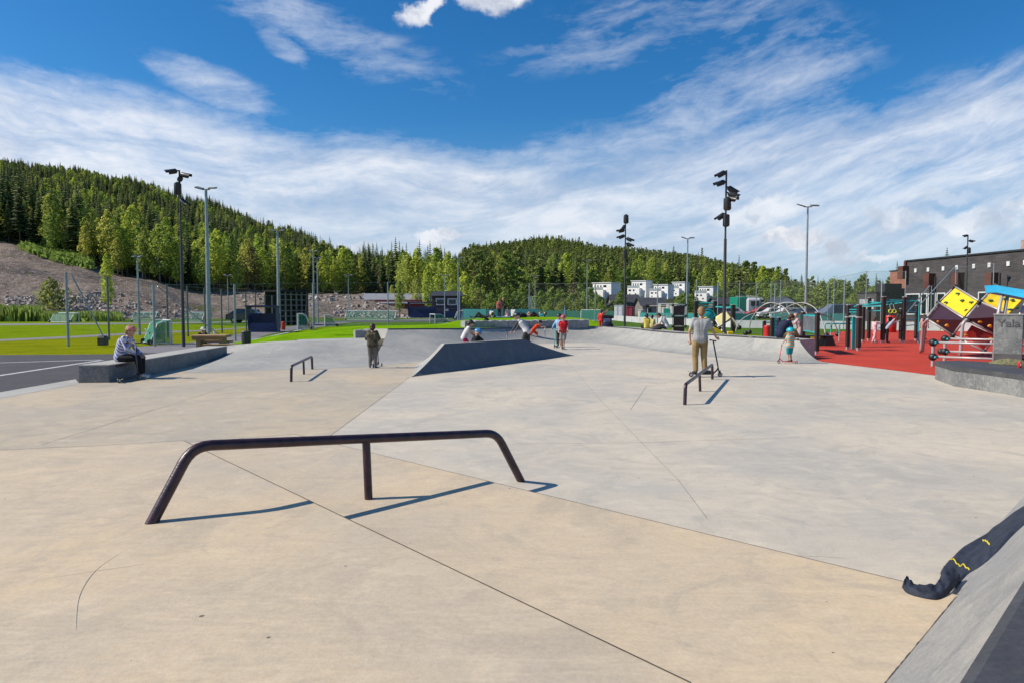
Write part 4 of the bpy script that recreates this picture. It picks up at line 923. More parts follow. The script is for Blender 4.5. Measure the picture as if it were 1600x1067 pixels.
# ---------------------------------------------------------------- houses
HWH = M('house_white', (.80, .80, .79), .6, var=.04); HWH2 = M('house_cream', (.72, .68, .58), .6, var=.05); RDK = M('roof_dark', (.05, .05, .06), .7, rgb2=(.035, .035, .04), scale=.8); RRB = M('house_red', (.25, .03, .025), .7)
def villa(x0, x1, Y, ytop, ybot, label, split=.45):
    """white two-block modern villa: a wide lower storey and a set-back upper one"""
    p = P((x0 + x1) / 2, ybot, Y); W = (x1 - x0) / F * Y; H_ = (ybot - ytop) / F * Y; z0 = p.z; t = thing('white_house', (p.x, Y, z0), label, 'house', 'white flat-roofed houses on the slope')
    D = W * .75; xl = p.x - W / 2; zg = min(z0, Hh(p.x, Y) - 1.5); gs = W / 8
    def bl(nm, xa, xb, ya, yb, za, zb, m_=HWH, par=t): return MB().bbox((xl + xa * W, Y + ya, za), (xl + xb * W, Y + yb, zb), bev=0).build(nm, m_, par)
    zm = z0 + H_ * (1 - split); bl('lower_wall', 0, .72, -.8, D, zg, zm); bl('upper_wall', .12, .98, .6, D, zm - H_ * .35 if False else zm, z0 + H_); bl('side_wing', .722, .98, .62, D - .02, zg, zm - .001)
    bl('roof', .08, 1.0, .35, D + .2, z0 + H_, z0 + H_ + .25, WHT); bl('terrace_rail', .0, .73, -.85, -.78, zm, zm + .8, M('rail_glass', (.35, .4, .42), .2))
    for (a, b, c, e) in ((.08, .22, .60, .80), (.34, .43, .60, .80), (.12, .18, .16, .32), (.46, .54, .14, .32)):
        f = MB().bbox((xl + a * W, Y - .86, z0 + (1 - split) * H_ * c), (xl + b * W, Y - .81, z0 + (1 - split) * H_ * e)).build('window', GLZ, t)
    for (a, b) in ((.20, .25), (.34, .39), (.48, .53), (.62, .76)): MB().bbox((xl + a * W, Y + .53, zm + .38 * H_ * split), (xl + b * W, Y + .58, zm + .68 * H_ * split)).build('window', GLZ, t)
    t.rotation_euler = (0, 0, R(-42))
villa(917, 957, 225, 443, 466, 'white flat-roofed house farthest left, half hidden by shrubs'); villa(980, 1010, 232, 440, 463, 'second white flat-roofed house just right of the slim dark pole'); villa(1015, 1044, 225, 446, 466, 'third white house, lowest of the row'); villa(1045, 1070, 245, 442, 462, 'fourth white house, partly behind a flood light pole'); villa(1086, 1114, 222, 449, 470, 'white house farthest right, left of the tallest dark pole')
def gable(x0, x1, Y, yeave, yridge, ybot, label, wall, roof, ridge='x', name='house', dep=7):
    a = P(x0, ybot, Y); b = P(x1, ybot, Y); zE = P(x0, yeave, Y).z; zR = P(x0, yridge, Y).z; z0 = min(a.z, Hh(a.x, Y) - .5); t = thing(name, (a.x, Y, z0), label, 'house')
    MB().bbox((a.x, Y, z0), (b.x, Y + dep, zE)).build('wall', wall, t); o_ = .5; xa, xb = a.x - o_, b.x + o_; ya, yb = Y - o_, Y + dep + o_; zl = zE - .1
    if ridge == 'x':
        ym = Y + dep / 2; MB().add([(xa, ya, zl), (xb, ya, zl), (xb, ym, zR), (xa, ym, zR), (xb, yb, zl), (xa, yb, zl)], [(0, 1, 2, 3), (3, 2, 4, 5)]).build('roof', roof, t); MB().add([(a.x, Y, zE), (a.x, Y + dep, zE), (a.x, ym, zR - .1), (b.x, Y, zE), (b.x, Y + dep, zE), (b.x, ym, zR - .1)], [(0, 2, 1), (3, 4, 5)]).build('gable_end', wall, t)
    else:
        xm = (xa + xb) / 2; MB().add([(xa, ya, zl), (xm, ya, zR), (xm, yb, zR), (xa, yb, zl), (xb, ya, zl), (xb, yb, zl)], [(0, 1, 2, 3), (1, 4, 5, 2)]).build('roof', roof, t); MB().add([(a.x, Y, zE), (b.x, Y, zE), (xm, Y, zR - .15)], [(0, 1, 2)]).build('gable_end', wall, t)
    n = max(2, int((b.x - a.x) / 3))
    for i in range(n):
        cx = a.x + (i + .5) * (b.x - a.x) / n; zz = z0 + (zE - z0) * .55; MB().box((cx, Y - .03, max(zz, a.z + 1.2)), (1.1, .06, 1.0)).build('window', GLZ, t)
gable(812, 846, 150, 469, 461, 478, 'pale cream gabled house behind the shrubs and the mound', HWH2, M('roof_brown', (.16, .12, .11), .8), 'y'); gable(866, 886, 190, 453, 446, 462, 'white house with pale roof high among the shrubs', HWH, M('roof_pale', (.5, .55, .6), .5), 'x')
gable(958, 1000, 150, 477, 460, 494, 'grey house with big dark hipped roof below the white houses', M('house_grey', (.2, .19, .18), .8), RDK, 'x', dep=9); gable(1004, 1042, 140, 478, 465, 496, 'dark roofed grey house left of the cream container', MAT['house_grey'], RDK, 'x', dep=9); gable(950, 966, 118, 478, 472, 492, 'small white hut left of the slim dark pole', HWH, RDK, 'y', dep=3)
gable(1140, 1166, 190, 466, 459, 488, 'red house with dark gable left of the longer red house', RRB, RDK, 'y'); gable(1156, 1190, 186, 468, 461, 488, 'long red house with grey roof right of the tallest dark pole', RRB, ROOFG, 'x'); gable(1120, 1150, 160, 475, 465, 496, 'dark roofed house left of the green truck', MAT['house_grey'], RDK, 'x')
gable(1172, 1215, 130, 474, 473, 494, 'long low grey garage row behind the parked cars', MAT['house_grey'], ROOFG, 'x'); gable(1218, 1240, 140, 470, 464, 488, 'small house with white gable behind the trees at the car park', HWH, RDK, 'y')
# ---------------------------------------------------------------- big black hall
def brick(name, c1, c2, mortar, sx=.25, sz=.08):
    m = bpy.data.materials.new(name); t, b = nodes(m); N = t.nodes; L = t.links
    tc = N.new('ShaderNodeTexCoord'); sp_ = N.new('ShaderNodeSeparateXYZ'); L.new(tc.outputs['Object'], sp_.inputs[0])
    ad = N.new('ShaderNodeMath'); ad.operation = 'ADD'; L.new(sp_.outputs[0], ad.inputs[0]); L.new(sp_.outputs[1], ad.inputs[1])
    cx_ = N.new('ShaderNodeCombineXYZ'); L.new(ad.outputs[0], cx_.inputs[0]); L.new(sp_.outputs[2], cx_.inputs[1])
    br = N.new('ShaderNodeTexBrick'); br.inputs['Scale'].default_value = 1; br.inputs['Brick Width'].default_value = sx; br.inputs['Row Height'].default_value = sz; br.inputs['Mortar Size'].default_value = .008
    for k, c in ((1, c1), (2, c2), (3, mortar)): br.inputs[k].default_value = (*c, 1)
    L.new(cx_.outputs[0], br.inputs[0])
    n = N.new('ShaderNodeTexNoise'); n.inputs['Scale'].default_value = .6; n.inputs['Detail'].default_value = 6; L.new(tc.outputs['Object'], n.inputs['Vector'])
    x = N.new('ShaderNodeMix'); x.data_type = 'RGBA'; x.blend_type = 'SOFT_LIGHT'; x.inputs[0].default_value = .6; L.new(br.outputs[0], x.inputs[6]); L.new(n.outputs[0], x.inputs[7])
    L.new(x.outputs[2], b.inputs['Base Color']); b.inputs['Roughness'].default_value = .85
    bp = N.new('ShaderNodeBump'); bp.inputs['Strength'].default_value = .6; bp.inputs['Distance'].default_value = .02; L.new(br.outputs['Fac'], bp.inputs['Height']); bp.invert = True; L.new(bp.outputs[0], b.inputs['Normal'])
    MAT[name] = m; return m
BKK = brick('brick_black', (.05, .045, .048), (.075, .065, .068), (.035, .032, .034), .6, .16); BKR = brick('brick_red', (.33, .13, .085), (.24, .085, .055), (.25, .2, .17), .5, .15)
BRN = M('brown_cladding', (.13, .05, .035), .6, rgb2=(.09, .035, .025), scale=2); CAPD = M('flashing', (.03, .03, .033), .5)
h0 = at(1413, 76); h1 = at(1640, 58); dirw = (h1 - h0); dirw.z = 0; Lw = dirw.length; dq = dirw.normalized(); nn = Vector((-dq.y, dq.x, 0)); 
if nn.x > 0: nn = -nn       # outward, towards the playground
HH = P(1413, 409.5, 76).z; t = thing('sports_hall', h0, 'big black brick hall with rusty brown boxes and small white squares on its wall', 'building')
bk = [h0, h1 + dq * 12, h1 + dq * 12 - nn * 30, h0 - nn * 30]
MB().prism([(p.x, p.y) for p in (bk if nn.x < 0 and False else list(reversed(bk)))], -.1, HH).build('wall', BKK, t, weld=True)
e1 = [Vector((p.x, p.y, 0)) for p in (h0 + nn * .12 - dq * .12, h1 + dq * 12.1 + nn * .12, h1 + dq * 12.1 - nn * 30, h0 - nn * 30 - dq * .12)]
MB().prism([(p.x, p.y) for p in reversed(e1)], HH + .002, HH + .16).build('roof', CAPD, t, weld=True)
def onwall(x):
    """distance along the wall under the sight line x"""
    u = (x - 800) / F; s = (u * h0.y - h0.x) / (dq.x - u * dq.y); return h0 + dq * s
rzw = math.atan2(dq.y, dq.x)
for x in (1429, 1448.5, 1472, 1493, 1519.5, 1543.5, 1573, 1599): MB().box(onwall(x) + nn * .05 + Z0 * (HH - 1.05), (.34, .1, .42), rzw).build('wall_light', WHT, t)
for x, zt, hh in ((1414, .9, 1.4), (1455, 1.9, 1.5), (1500, 2.0, 1.6), (1552, 2.2, 1.7)):
    p = onwall(x); MB().box(p + nn * .38 + Z0 * (HH - zt - hh / 2 + .4), (.85, .76, hh), rzw).build('vent_box', BRN, t)
for x in (1460, 1507, 1560): MB().box(onwall(x) + nn * .06 + Z0 * (HH * .36), (.18, .12, HH * .72), rzw).build('downpipe', DKST, t)
MB().box(h0 + nn * .05 + dq * .02 + Z0 * (HH - .9), (.3, .3, 1.9), rzw).build('corner_post', BRN, t)
for xa, xb in ((1415, 1437), (1439, 1449), (1450, 1462), (1463.5, 1477), (1480, 1490), (1528, 1545)):
    a, b = onwall(xa), onwall(xb); c = (a + b) / 2; wl = (b - a).length
    f = MB().box(c + nn * .04 + Z0 * 1.95, (wl, .12, 2.3), rzw).build('window', WHT, t); MB().box(c + nn * .09 + Z0 * 1.95, (wl - .3, .06, 2.05), rzw).build('pane', GLZ, f)
o_ = at(1606, 70, HH); tt = MB().box(o_ + Z0 * .9, (1.2, 1.2, 1.9)).build('chimney', M('chimney_pink', (.35, .25, .22), .8), t)
t = thing('brick_building', at(1401, 90), 'red brown brick block behind the left end of the black hall', 'building'); zt = P(1400, 424, 83.5).z
MB().bbox((47, 81.8, -.1), (56, 85.2, zt)).build('wall', BKR, t); MB().bbox((46.92, 81.72, zt + .002), (56.1, 85.3, zt + .14)).build('roof', CAPD, t)
t = thing('annex', at(1380, 84), 'low stepped black annex left of the black hall', 'building'); z1 = P(1380, 458, 80).z; z2 = P(1380, 444, 82).z
MB().bbox((42.6, 80, -.1), (46.9, 84.4, z1)).build('lower_wall', BKK, t); MB().bbox((44.4, 81.5, z1 + .125), (46.4, 83.6, z2)).build('upper_wall', M('black_cladding', (.02, .02, .022), .7), t); MB().bbox((42.57, 80.5, z1 * .42), (42.62, 83.8, z1 * .78)).build('window', M('pale_window', (.4, .42, .44), .4), t)
MB().bbox((42.5, 79.92, z1 + .002), (46.95, 84.5, z1 + .12)).build('roof', CAPD, t)
# bins, table
t = thing('litter_bin', gp(385, 541), 'round black litter bin on the grass behind the long ledge', 'bin'); p = gp(385, 541)
MB().tube([p, p + Z0 * .02, p + Z0 * .60, p + Z0 * .64], [.17, .19, .205, .2], 20).build('body', DKM, t, smooth=True, auto=40); MB().tube([p + Z0 * .63, p + Z0 * .66, p + Z0 * .70, p + Z0 * .71], [.22, .225, .19, .1], 20).build('lid', DKST, t, smooth=True, auto=40); MB().box(p + Vector((-.16, -.14, .55)), (.1, .02, .12)).build('sticker', GLS, t)
WOOD = M('timber_tan', (.42, .27, .12), .7, rgb2=(.30, .18, .08), scale=2, stretch=(1, 8, 8), bump=.3)
p = at(330, 27.2, -.06); t = thing('picnic_table', p, 'chunky tan wooden table with benches behind the long ledge', 'table')
MB().box(p + Vector((0, 0, .62)), (1.35, .7, .1), R(6), bev=.02).build('tabletop', WOOD, t); MB().box(p + Vector((0, -.2, .53)), (1.28, .12, .12), R(6)).build('apron', WOOD, t)
for s in (-1, 1): MB().box(p + Vector((s * .45, 0, .3)), (.16, .5, .62), R(6)).build('leg', WOOD, t)
MB().box(p + Vector((.6, -.6, .3)), (1.3, .28, .08), R(6)).build('bench', WOOD, t); MB().box(p + Vector((-.1, .62, .38)), (1.3, .28, .08), R(6)).build('bench', WOOD, t)
for (dx, lb, hh, rr) in ((.12, 'tall white cup on the wooden table', .13, .035), (.0, 'small white cup beside the taller one on the wooden table', .08, .03)):
    c = p + Vector((dx, 0, .672)); tag(MB().tube([c, c + Z0 * hh * .96, c + Z0 * hh], [rr * .75, rr, rr * .95], 12).build('cup', WHT), lb, 'cup')
# ---------------------------------------------------------------- playground
PB = M('post_brown_black', (.028, .02, .016), .65, rgb2=(.018, .013, .011), scale=6); TL = M('teal_paint', (.02, .36, .38), .45, var=.1); KN = M('black_rubber', (.015, .015, .017), .5)
SS = M('steel_tube', (.40, .38, .37), .4, metal=.15, rgb2=(.34, .32, .32), scale=8); PUR = M('panel_plum', (.055, .022, .035), .5, rgb2=(.042, .018, .028), scale=2); YEL = M('panel_yellow', (.80, .54, .012), .45, var=.05); MAR = M('panel_maroon', (.18, .012, .012), .45, var=.1)
CRE = M('panel_cream', (.75, .66, .36), .5, var=.04); HOR = M('hold_orange', (.75, .30, .012), .5); HGR = M('hold_green', (.03, .16, .09), .5); SKB = M('slide_blue', (.03, .42, .72), .35, var=.06); GYP = M('panel_grey', (.12, .135, .16), .5); SRED = RED
def vpost(t, p, h, r=.07, cap=True, foot=True):
    q = MB(); q.box((p.x, p.y, p.z + h / 2 + .06), (r * 2, r * 2, h - .12), bev=.02); o = q.build('post', PB, t)
    if cap: MB().box((p.x, p.y, p.z + h + .01), (r * 2.1, r * 2.1, .04), bev=.012).build('post_cap', SS, o)
    if foot: MB().box((p.x, p.y, p.z + .06), (r * 1.3, r * 1.3, .13)).build('steel_foot', SS, o)
    return o
def bar(t, a, b, r=.022, mat=None, nm='bar'): return MB().tube([a, b], r, 8).build(nm, mat or TL, t, smooth=True, auto=40)
# low post pair with a dark grey panel
a = G(1254, 547); b = G(1276, 553.5); t = thing('play_board', a, 'grey board framed in teal between two dark posts beside the quarter pipe end', 'play panel')
vpost(t, a, 1.5); vpost(t, b, 1.5)
d = b - a; MB().box((a + d / 2) + Z0 * 1.08, (d.length - .2, .05, .56), math.atan2(d.y, d.x), bev=.01).build('board', GYP, t)
for z in (.78, 1.38): bar(t, a + Z0 * z + d * .06, b + Z0 * z - d * .06, .03)
# black trapezoid bench
c = P(1275, 541, 30.5); c.z = 0; t = thing('bench', c, 'black slanted-end bench on the red surface behind the grey board', 'bench')
for s in (-1, 1): MB().add([c + Vector((s * .5 - .26, -.3, 0)), c + Vector((s * .5 + .26 * (1 if s > 0 else .6), -.3, 0)), c + Vector((s * .5 + .10, -.3, .4)), c + Vector((s * .5 - .18, -.3, .4)), c + Vector((s * .5 - .26, .3, 0)), c + Vector((s * .5 + .26 * (1 if s > 0 else .6), .3, 0)), c + Vector((s * .5 + .10, .3, .4)), c + Vector((s * .5 - .18, .3, .4))], [(0, 1, 2, 3), (7, 6, 5, 4), (0, 4, 5, 1), (1, 5, 6, 2), (2, 6, 7, 3), (3, 7, 4, 0)]).build('support', KN, t)
MB().box(c + Z0 * .42, (1.35, .62, .05), bev=.02).build('seat', KN, t)
# teal column unit left (1203..1217) and short post
a = G(1205, 536); a = Vector((a.x, a.y, 0)); t = thing('play_post', a, 'dark post pair with teal perforated panel left of the man in navy', 'play panel'); A = P(1206, 520, 30); A.z = 0; B = P(1217, 520, 30); B.z = 0
vpost(t, A, 1.24); vpost(t, B, 1.24); MB().box((A + B) / 2 + Z0 * .68 + Vector((0, -.02, 0)), (.17, .04, 1.1), bev=.01).build('board', TL, t)
for k in range(7): MB().ball((A + B) / 2 + Z0 * (.25 + k * .15) + Vector((0, -.05, 0)), .022, 8).build('bolt', SS, t)
A = P(1194, 520, 32); A.z = 0; B = P(1203, 520, 33); B.z = 0; t = thing('balance_post', A, 'short dark post with teal bar beside the red bin', 'play post'); vpost(t, A, 1.05); bar(t, A + Z0 * .98, B + Z0 * .98 + Vector((.3, 0, 0)), .03)
barrel(1199, 31.5, .86, .16, 'red bin standing between two dark play posts', name='litter_bin'); barrel(1391, 46, 1.1, .4, 'red barrel standing behind the ring frame', name='barrel')
# tall teal twin column
A = G(1324, 546); B = G(1350 - 9, 547.5); t = thing('play_post', A, 'tall twin dark posts with a teal column between them on the red surface', 'play panel')
vpost(t, A, 1.78, .07); vpost(t, B, 1.78, .08); m_ = (A + B) / 2
MB().box(m_ + Z0 * .68, (.13, .06, 1.3), bev=.02).build('board', TL, t); MB().box(m_ + Z0 * .68 + Vector((.09, -.02, 0)), (.03, .05, 1.3)).build('board_edge', SS, t); bar(t, A + Z0 * 1.5, B + Z0 * 1.5); bar(t, A + Z0 * 1.6, B + Z0 * 1.6); bar(t, A + Z0 * 1.33 , B + Z0 * 1.33, .03, SS)
for q in (A, B): MB().box(q + Z0 * 1.3, (.2, .2, .06), bev=.01).build('collar', SS, t)
# teal parallel bars
t = thing('parallel_bars', G(1298, 536), 'row of teal hoop bars on the red surface between the bench and the twin posts', 'exercise bars')
for i, (x, yb, yt) in enumerate(((1289, 528, 506), (1298, 535, 506), (1311, 536, 506))):
    a = G(x, yb); h = P(x, yt, a.y).z; MB().tube([a] + arc(a, a + Z0 * h, a + Z0 * h + Vector((1.0, .25, 0)), .1) + [a + Z0 * h + Vector((.85, .25, 0))], .032, 8).build('hoop', TL, t, smooth=True, auto=40); MB().tube([a, a + Z0 * .45], .036, 8).build('sleeve', SS, t)
# pull-up station
pp = {}
for k, (x, yb, yt) in {'a': (1348, 534, 480), 'b': (1357, 532.5, 466), 'c': (1379, 535.5, 464.5), 'd': (1411, 535.5, 465), 'e': (1407, 533.5, 483), 'f': (1431, 532, 478)}.items():
    p = G(x, yb); pp[k] = (p, P(x, yt, p.y).z)
t = thing('pull_up_station', pp['c'][0], 'large dark post and teal bar exercise frame with hanging rings on the red surface', 'exercise frame')
for k in 'abcdef': vpost(t, pp[k][0], pp[k][1], .075 if k != 'c' else .085)
def hz(k, z): return Vector((pp[k][0].x, pp[k][0].y, z))
bar(t, hz('a', 1.72), hz('c', 1.74), .03); bar(t, hz('a', 1.5) + Vector((.3, 0, 0)), hz('c', 1.52), .025); bar(t, hz('c', 2.02), hz('d', 2.0), .03); bar(t, hz('b', 1.95), hz('c', 1.88), .025)
for i in range(6): bar(t, hz('c', 1.94 - i * .035) + Vector((.1, .4 + i * .45, 0)), hz('d', 1.93 - i * .035) + Vector((-.0, .4 + i * .45, 0)), .028)
MB().add([hz('c', 1.9), hz('d', 1.88), hz('d', 1.70) + Vector((0, 2.8, 0)), hz('c', 1.72) + Vector((0, 2.8, 0))], [(0, 1, 2, 3)]).build('ladder_net', net_mat('teal_rungs', (.02, .36, .38), .3, .05), t) if False else None
for q, dx in (('c', 0), ('d', 0)): bar(t, hz(q, 1.92), hz(q, 1.72) + Vector((dx, 2.8, 0)), .03)
D = hz('d', 1.98); MB().tube([D] + arc(D, D + Vector((.72, 0, 0)), D + Vector((.72, 0, -1.98)), .15) + [D + Vector((.72, 0, -1.98))], .035, 8).build('side_loop', TL, t, smooth=True, auto=40)
for z in (1.30, 1.45, 1.08, .8): bar(t, hz('d', z), hz('f', z), .025)
bar(t, hz('d', 1.7), hz('f', 1.35), .025); bar(t, hz('e', 1.05) , hz('e', 1.05) + Vector((-1.2, -.1, -.4)), .03, SS)
LIME = M('ring_lime', (.55, .62, .03), .4, var=.05)
for x in (1391.5, 1397.5):
    c = P(x, 487, 32.6); t2 = thing('gym_ring', c, 'lime yellow gym ring on a strap, %s of the pair' % ('left' if x < 1395 else 'right'), 'gym ring', 'lime gym rings hanging from the frame')
    MB().tube([c + Vector((math.cos(q) * .085, math.sin(q) * .02, math.sin(q) * .085)) for q in [i * math.pi / 8 for i in range(17)]], .024, 8).build('ring', LIME, t2, smooth=True)
    MB().tube([c + Z0 * .09, c + Vector((0, .12, .38))], .014, 5).build('strap', M('strap_grey', (.3, .3, .28), .7), t2); MB().box(c + Vector((0, .12, .40)), (.09, .09, .09), bev=.02).build('clamp', KN, t2)
# posts with teal bars behind the quarter pipe
A = [P(1068, 518, 45), P(1087, 518, 45), P(1116.5, 518, 45), P(1145, 522, 43)]; 
for q in A: q.z = 0
t = thing('exercise_frame', A[1], 'three tall dark posts joined by teal bars behind the man with the scooter', 'climbing frame')
for q, yt in zip(A[1:], (471, 471, 477)): vpost(t, q, P(1100, yt, q.y).z, .12)
zz = P(1100, 474, 45).z; bar(t, A[1] + Z0 * zz, A[2] + Z0 * zz, .05); bar(t, A[1] + Z0 * (zz - .2), A[2] + Z0 * (zz - .2), .04); bar(t, A[2] + Z0 * (zz - .25), A[3] + Z0 * (zz - .3), .045); bar(t, A[2] + Z0 * .45, A[3] + Z0 * .9, .035, SS)
c = P(1113, 488, 44.5); MB().tube([c + Vector((math.cos(q) * .55 - .35, 0, math.sin(q) * .45 - .3)) for q in [i * math.pi / 8 for i in range(9)]], .05, 6).build('teal_dome_edge', TL, t); MB().ball(c + Vector((-.35, .05, -.3)), .5, 16, sc=(1, .3, .85)).build('teal_dome', TL, t, smooth=True)
for x, y, s in ((1103, 499.5, .16), (1104, 515, .16)): MB().ball(P(x, y, 43.5), s, 14).build('yellow_knob', YEL, t, smooth=True)
MB().tube([P(1108, 498, 43.4), P(1105.5, 506, 43.4), P(1104, 514, 43.4)], .035, 6).build('curved_bar', SS, t)
# plum climbing wall
t = thing('climbing_wall', P(1060, 517, 42), 'dark plum two-panel climbing wall with clamp knobs behind the quarter pipe', 'climbing wall'); Y = 42
for (ya, yb) in ((478.5, 493), (495, 509), (511, 524)): MB().bbox(P(1052.6, yb, Y), P(1069.4, ya, Y) + Vector((0, .06, 0))).build('panel', PUR, t)
for x in (1051, 1071): MB().tube([P(x, 524, Y), P(x, 475.5, Y)], .035, 8).build('upright', SS, t)
for y in (477, 494, 510): MB().tube([P(1045, y, Y), P(1074, y, Y)], .03, 8).build('crossbar', SS, t)
for x in (1051, 1071):
    for y in (477, 494, 510): MB().ball(P(x, y, Y) + Vector((0, -.04, 0)), .09, 10).build('knob', KN, t, smooth=True)
for x in (1012, 1037):
    MB().tube([P(x, 482, Y + 2), P(x, 520, Y + 2)], .035, 8).build('upright', SS, t); MB().tube([P(x - 3.4, 478.5, Y + 2), P(x + 3.4, 478.5, Y + 2)], .085, 10).build('knob', KN, t); MB().tube([P(x - 3, 495, Y + 2), P(x + 3, 495, Y + 2)], .06, 10).build('knob', KN, t)
MB().tube([P(1012, 478.5, Y + 2), P(1051, 478.5, Y + 1)], .025, 6).build('crossbar', SS, t); MB().tube([P(1012, 495, Y + 2), P(1051, 495, Y)], .025, 6).build('crossbar', SS, t)
# cream diamond panel
t = thing('diamond_climber', P(1130, 511, 41), 'cream diamond climbing panel behind the tallest dark pole', 'climbing panel'); Y = 41
dm = [P(1118, 500, Y + .8), P(1125, 511, Y + .5), P(1143, 497, Y - .9), P(1134, 484.5, Y - .5), P(1118.5, 494, Y + .8)]
MB().add(dm + [p + Vector((.03, .06, 0)) for p in dm], [(4, 3, 2, 1, 0), (5, 6, 7, 8, 9)] + [(i, (i + 1) % 5, 5 + (i + 1) % 5, 5 + i) for i in range(5)]).build('panel', CRE, t)
for a, b in ((0, 1), (1, 2), (2, 3), (3, 4)): MB().tube([dm[a], dm[b]], .045, 7).build('frame_tube', PUR, t)
MB().tube([dm[0], P(1131, 521, Y)], .04, 6).build('leg', SS, t); MB().tube([dm[2], P(1152, 516, Y)], .04, 6).build('leg', SS, t); MB().box(P(1121, 517.5, Y - .5), (.7, .1, .25), rot=Euler((0, R(25), 0)).to_matrix(), bev=.03).build('yellow_step', YEL, t); MB().box(P(1141, 520.5, Y - .5), (.35, .12, .2), bev=.03).build('yellow_step', YEL, t)
for x, y in ((1136.5, 520, ), (1124, 513)): MB().ball(P(x, y, Y - .3), .13, 10).build('knob', KN, t, smooth=True)
# arches: crossed bent tubes with black joints
t = thing('climbing_arches', P(1200, 520, 36), 'climber of crossed arched steel tubes with black joints behind the quarter pipe', 'climbing arches')
def archt(pts, Y0, Y1, m_=SS, r=.027):
    n = len(pts); P3 = [P(x, y, Y0 + (Y1 - Y0) * i / (n - 1)) for i, (x, y) in enumerate(pts)]; MB().tube(cat(P3, 4), r, 8).build('arch_tube', m_, t, smooth=True)
archt([(1149, 519), (1153, 508), (1160, 499), (1170, 493), (1179, 490)], 37, 37); archt([(1171, 517), (1173, 502), (1180, 490), (1190, 479), (1204, 473.5), (1219, 477), (1229, 485), (1236, 496)], 36, 34)
archt([(1197, 492), (1204, 484), (1215, 476.5), (1233, 473), (1250, 478), (1262, 492)], 37, 35); archt([(1219, 493), (1228, 482), (1240, 476), (1253, 473.5), (1268, 478), (1279, 489), (1286, 507), (1291, 527)], 36, 32)
archt([(1222, 496), (1240, 492), (1270, 489), (1296, 496), (1306, 510), (1309, 525)], 38, 36, M('dark_red_tube', (.12, .05, .045), .5), .03); archt([(1179, 490), (1197, 491), (1240, 484)], 37.5, 37.5, r=.025)
for x, y, Y in ((1180, 491, 36.8), (1204, 474, 35.6), (1216, 477, 35.8), (1195, 476, 35.6), (1238, 476, 36), (1258, 476.5, 35), (1200, 492, 37), (1171, 519, 36), (1155, 512, 36.5), (1291, 524, 32), (1309, 522.5, 36), (1165, 521, 36)): MB().ball(P(x, y, Y), .075 if y < 510 else .13, 10).build('joint', KN, t, smooth=True)
MB().tube([P(1144, 497, 37), P(1155, 512, 36.5)], .03, 6).build('strut', SS, t)
# box with a map board
t = thing('info_box', P(946, 510, 38), 'dark box with a blue and pink picture board behind the red shirt person', 'box'); Y = 38
MB().bbox(P(940.5, 511.5, Y), P(956, 495, Y) + Vector((0, .6, 0))).build('body', M('box_dark', (.045, .035, .035), .6), t)
bd = MB().bbox(P(943, 508.3, Y) + Vector((0, -.03, 0)), P(953.5, 497.6, Y)).build('picture', M('picture_blue', (.05, .33, .6), .5, rgb2=(.55, .28, .4), scale=2.2, detail=1), t); MB().tube([P(939.5, 494.5, Y), P(959, 495.5, Y)], .09, 8).build('top_roll', KN, t)
# big tilted cubes -----------------------------------------------------------
t = thing('climbing_cubes', P(1510, 545, 23), 'big tilted climbing cubes with yellow, plum and maroon panels and steel edges', 'climbing structure')
kn = {'A': (1447, 498, 24.6), 'B': (1467, 473, 25.4), 'C': (1492, 448.5, 25.2), 'D': (1531.5, 472, 23.4), 'E': (1508, 499, 23.2), 'F': (1489.5, 524, 24.0), 'G': (1556, 446, 24.6), 'H': (1606, 470, 22.6), 'I': (1557, 524, 23.0), 'J': (1538, 549, 23.2), 'K': (1585, 495, 22.4)}
KP = {k: P(*v) for k, v in kn.items()}
def panel(ks, mat, holds, hm, nm='panel', inset=.12):
    ps = [KP[k] if isinstance(k, str) else P(*k) for k in ks]; c = sum(ps, Vector()) / len(ps); n_ = (ps[1] - ps[0]).cross(ps[2] - ps[0]).normalized()
    if n_.y > 0: n_ = -n_
    ins = [p + (c - p) * inset for p in ps]; k = len(ins); m_ = MB().add([p + n_ * .02 for p in ins] + [p - n_ * .03 for p in ins], [tuple(range(k)), tuple(range(2 * k - 1, k - 1, -1))] + [(i, (i + 1) % k, k + (i + 1) % k, k + i) for i in range(k)])
    o = m_.build(nm, mat, t); rd = random.Random(len(holds) * 7 + 1)
    for (x, y) in holds:
        a, dy, dz = ray(x, y); dv = Vector((a, dy, dz)); o0 = Vector((0, 0, CH)); s = (c - o0).dot(n_) / dv.dot(n_); q = o0 + dv * s + n_ * .04
        h = MB(); 
        for e in range(3): h.ball(q + Vector((rd.uniform(-.05, .05), -.01, rd.uniform(-.03, .03))), .055, 8, sc=(1.2, .7, .7))
        h.build('climbing_hold', hm, o, smooth=True)
panel(['B', 'C', 'D', 'E'], YEL, [(1497, 461.5), (1480, 474.5), (1504, 472), (1519, 474), (1512, 487)], HGR); panel(['A', 'B', 'E', 'F'], PUR, [(1473, 488), (1484.5, 497.5), (1466, 504), (1480.5, 510.5)], HOR)
panel(['D', 'G', (1590, 456, 23.6), (1600, 470, 22.8), (1577, 494, 22.4)], YEL, [(1547, 473), (1583, 471.5), (1588, 484), (1578, 486), (1571, 470)], HGR); panel(['E', 'D', 'K', 'I'], PUR, [(1537.5, 487), (1551, 497), (1530, 504.5), (1547, 511)], HOR); panel([(1517, 506, 23.3), 'I', 'J', (1505, 523, 23.6)], MAR, [(1507.5, 522.5), (1547, 529)], HOR)
for a, b in ('AB', 'BC', 'CD', 'DE', 'EB', 'EF', 'FA', 'DG', 'DK', 'KI', 'IE', 'GH', 'IJ', 'JF'): MB().tube([KP[a], KP[b]], .035, 8).build('edge_tube', SS, t, smooth=True)
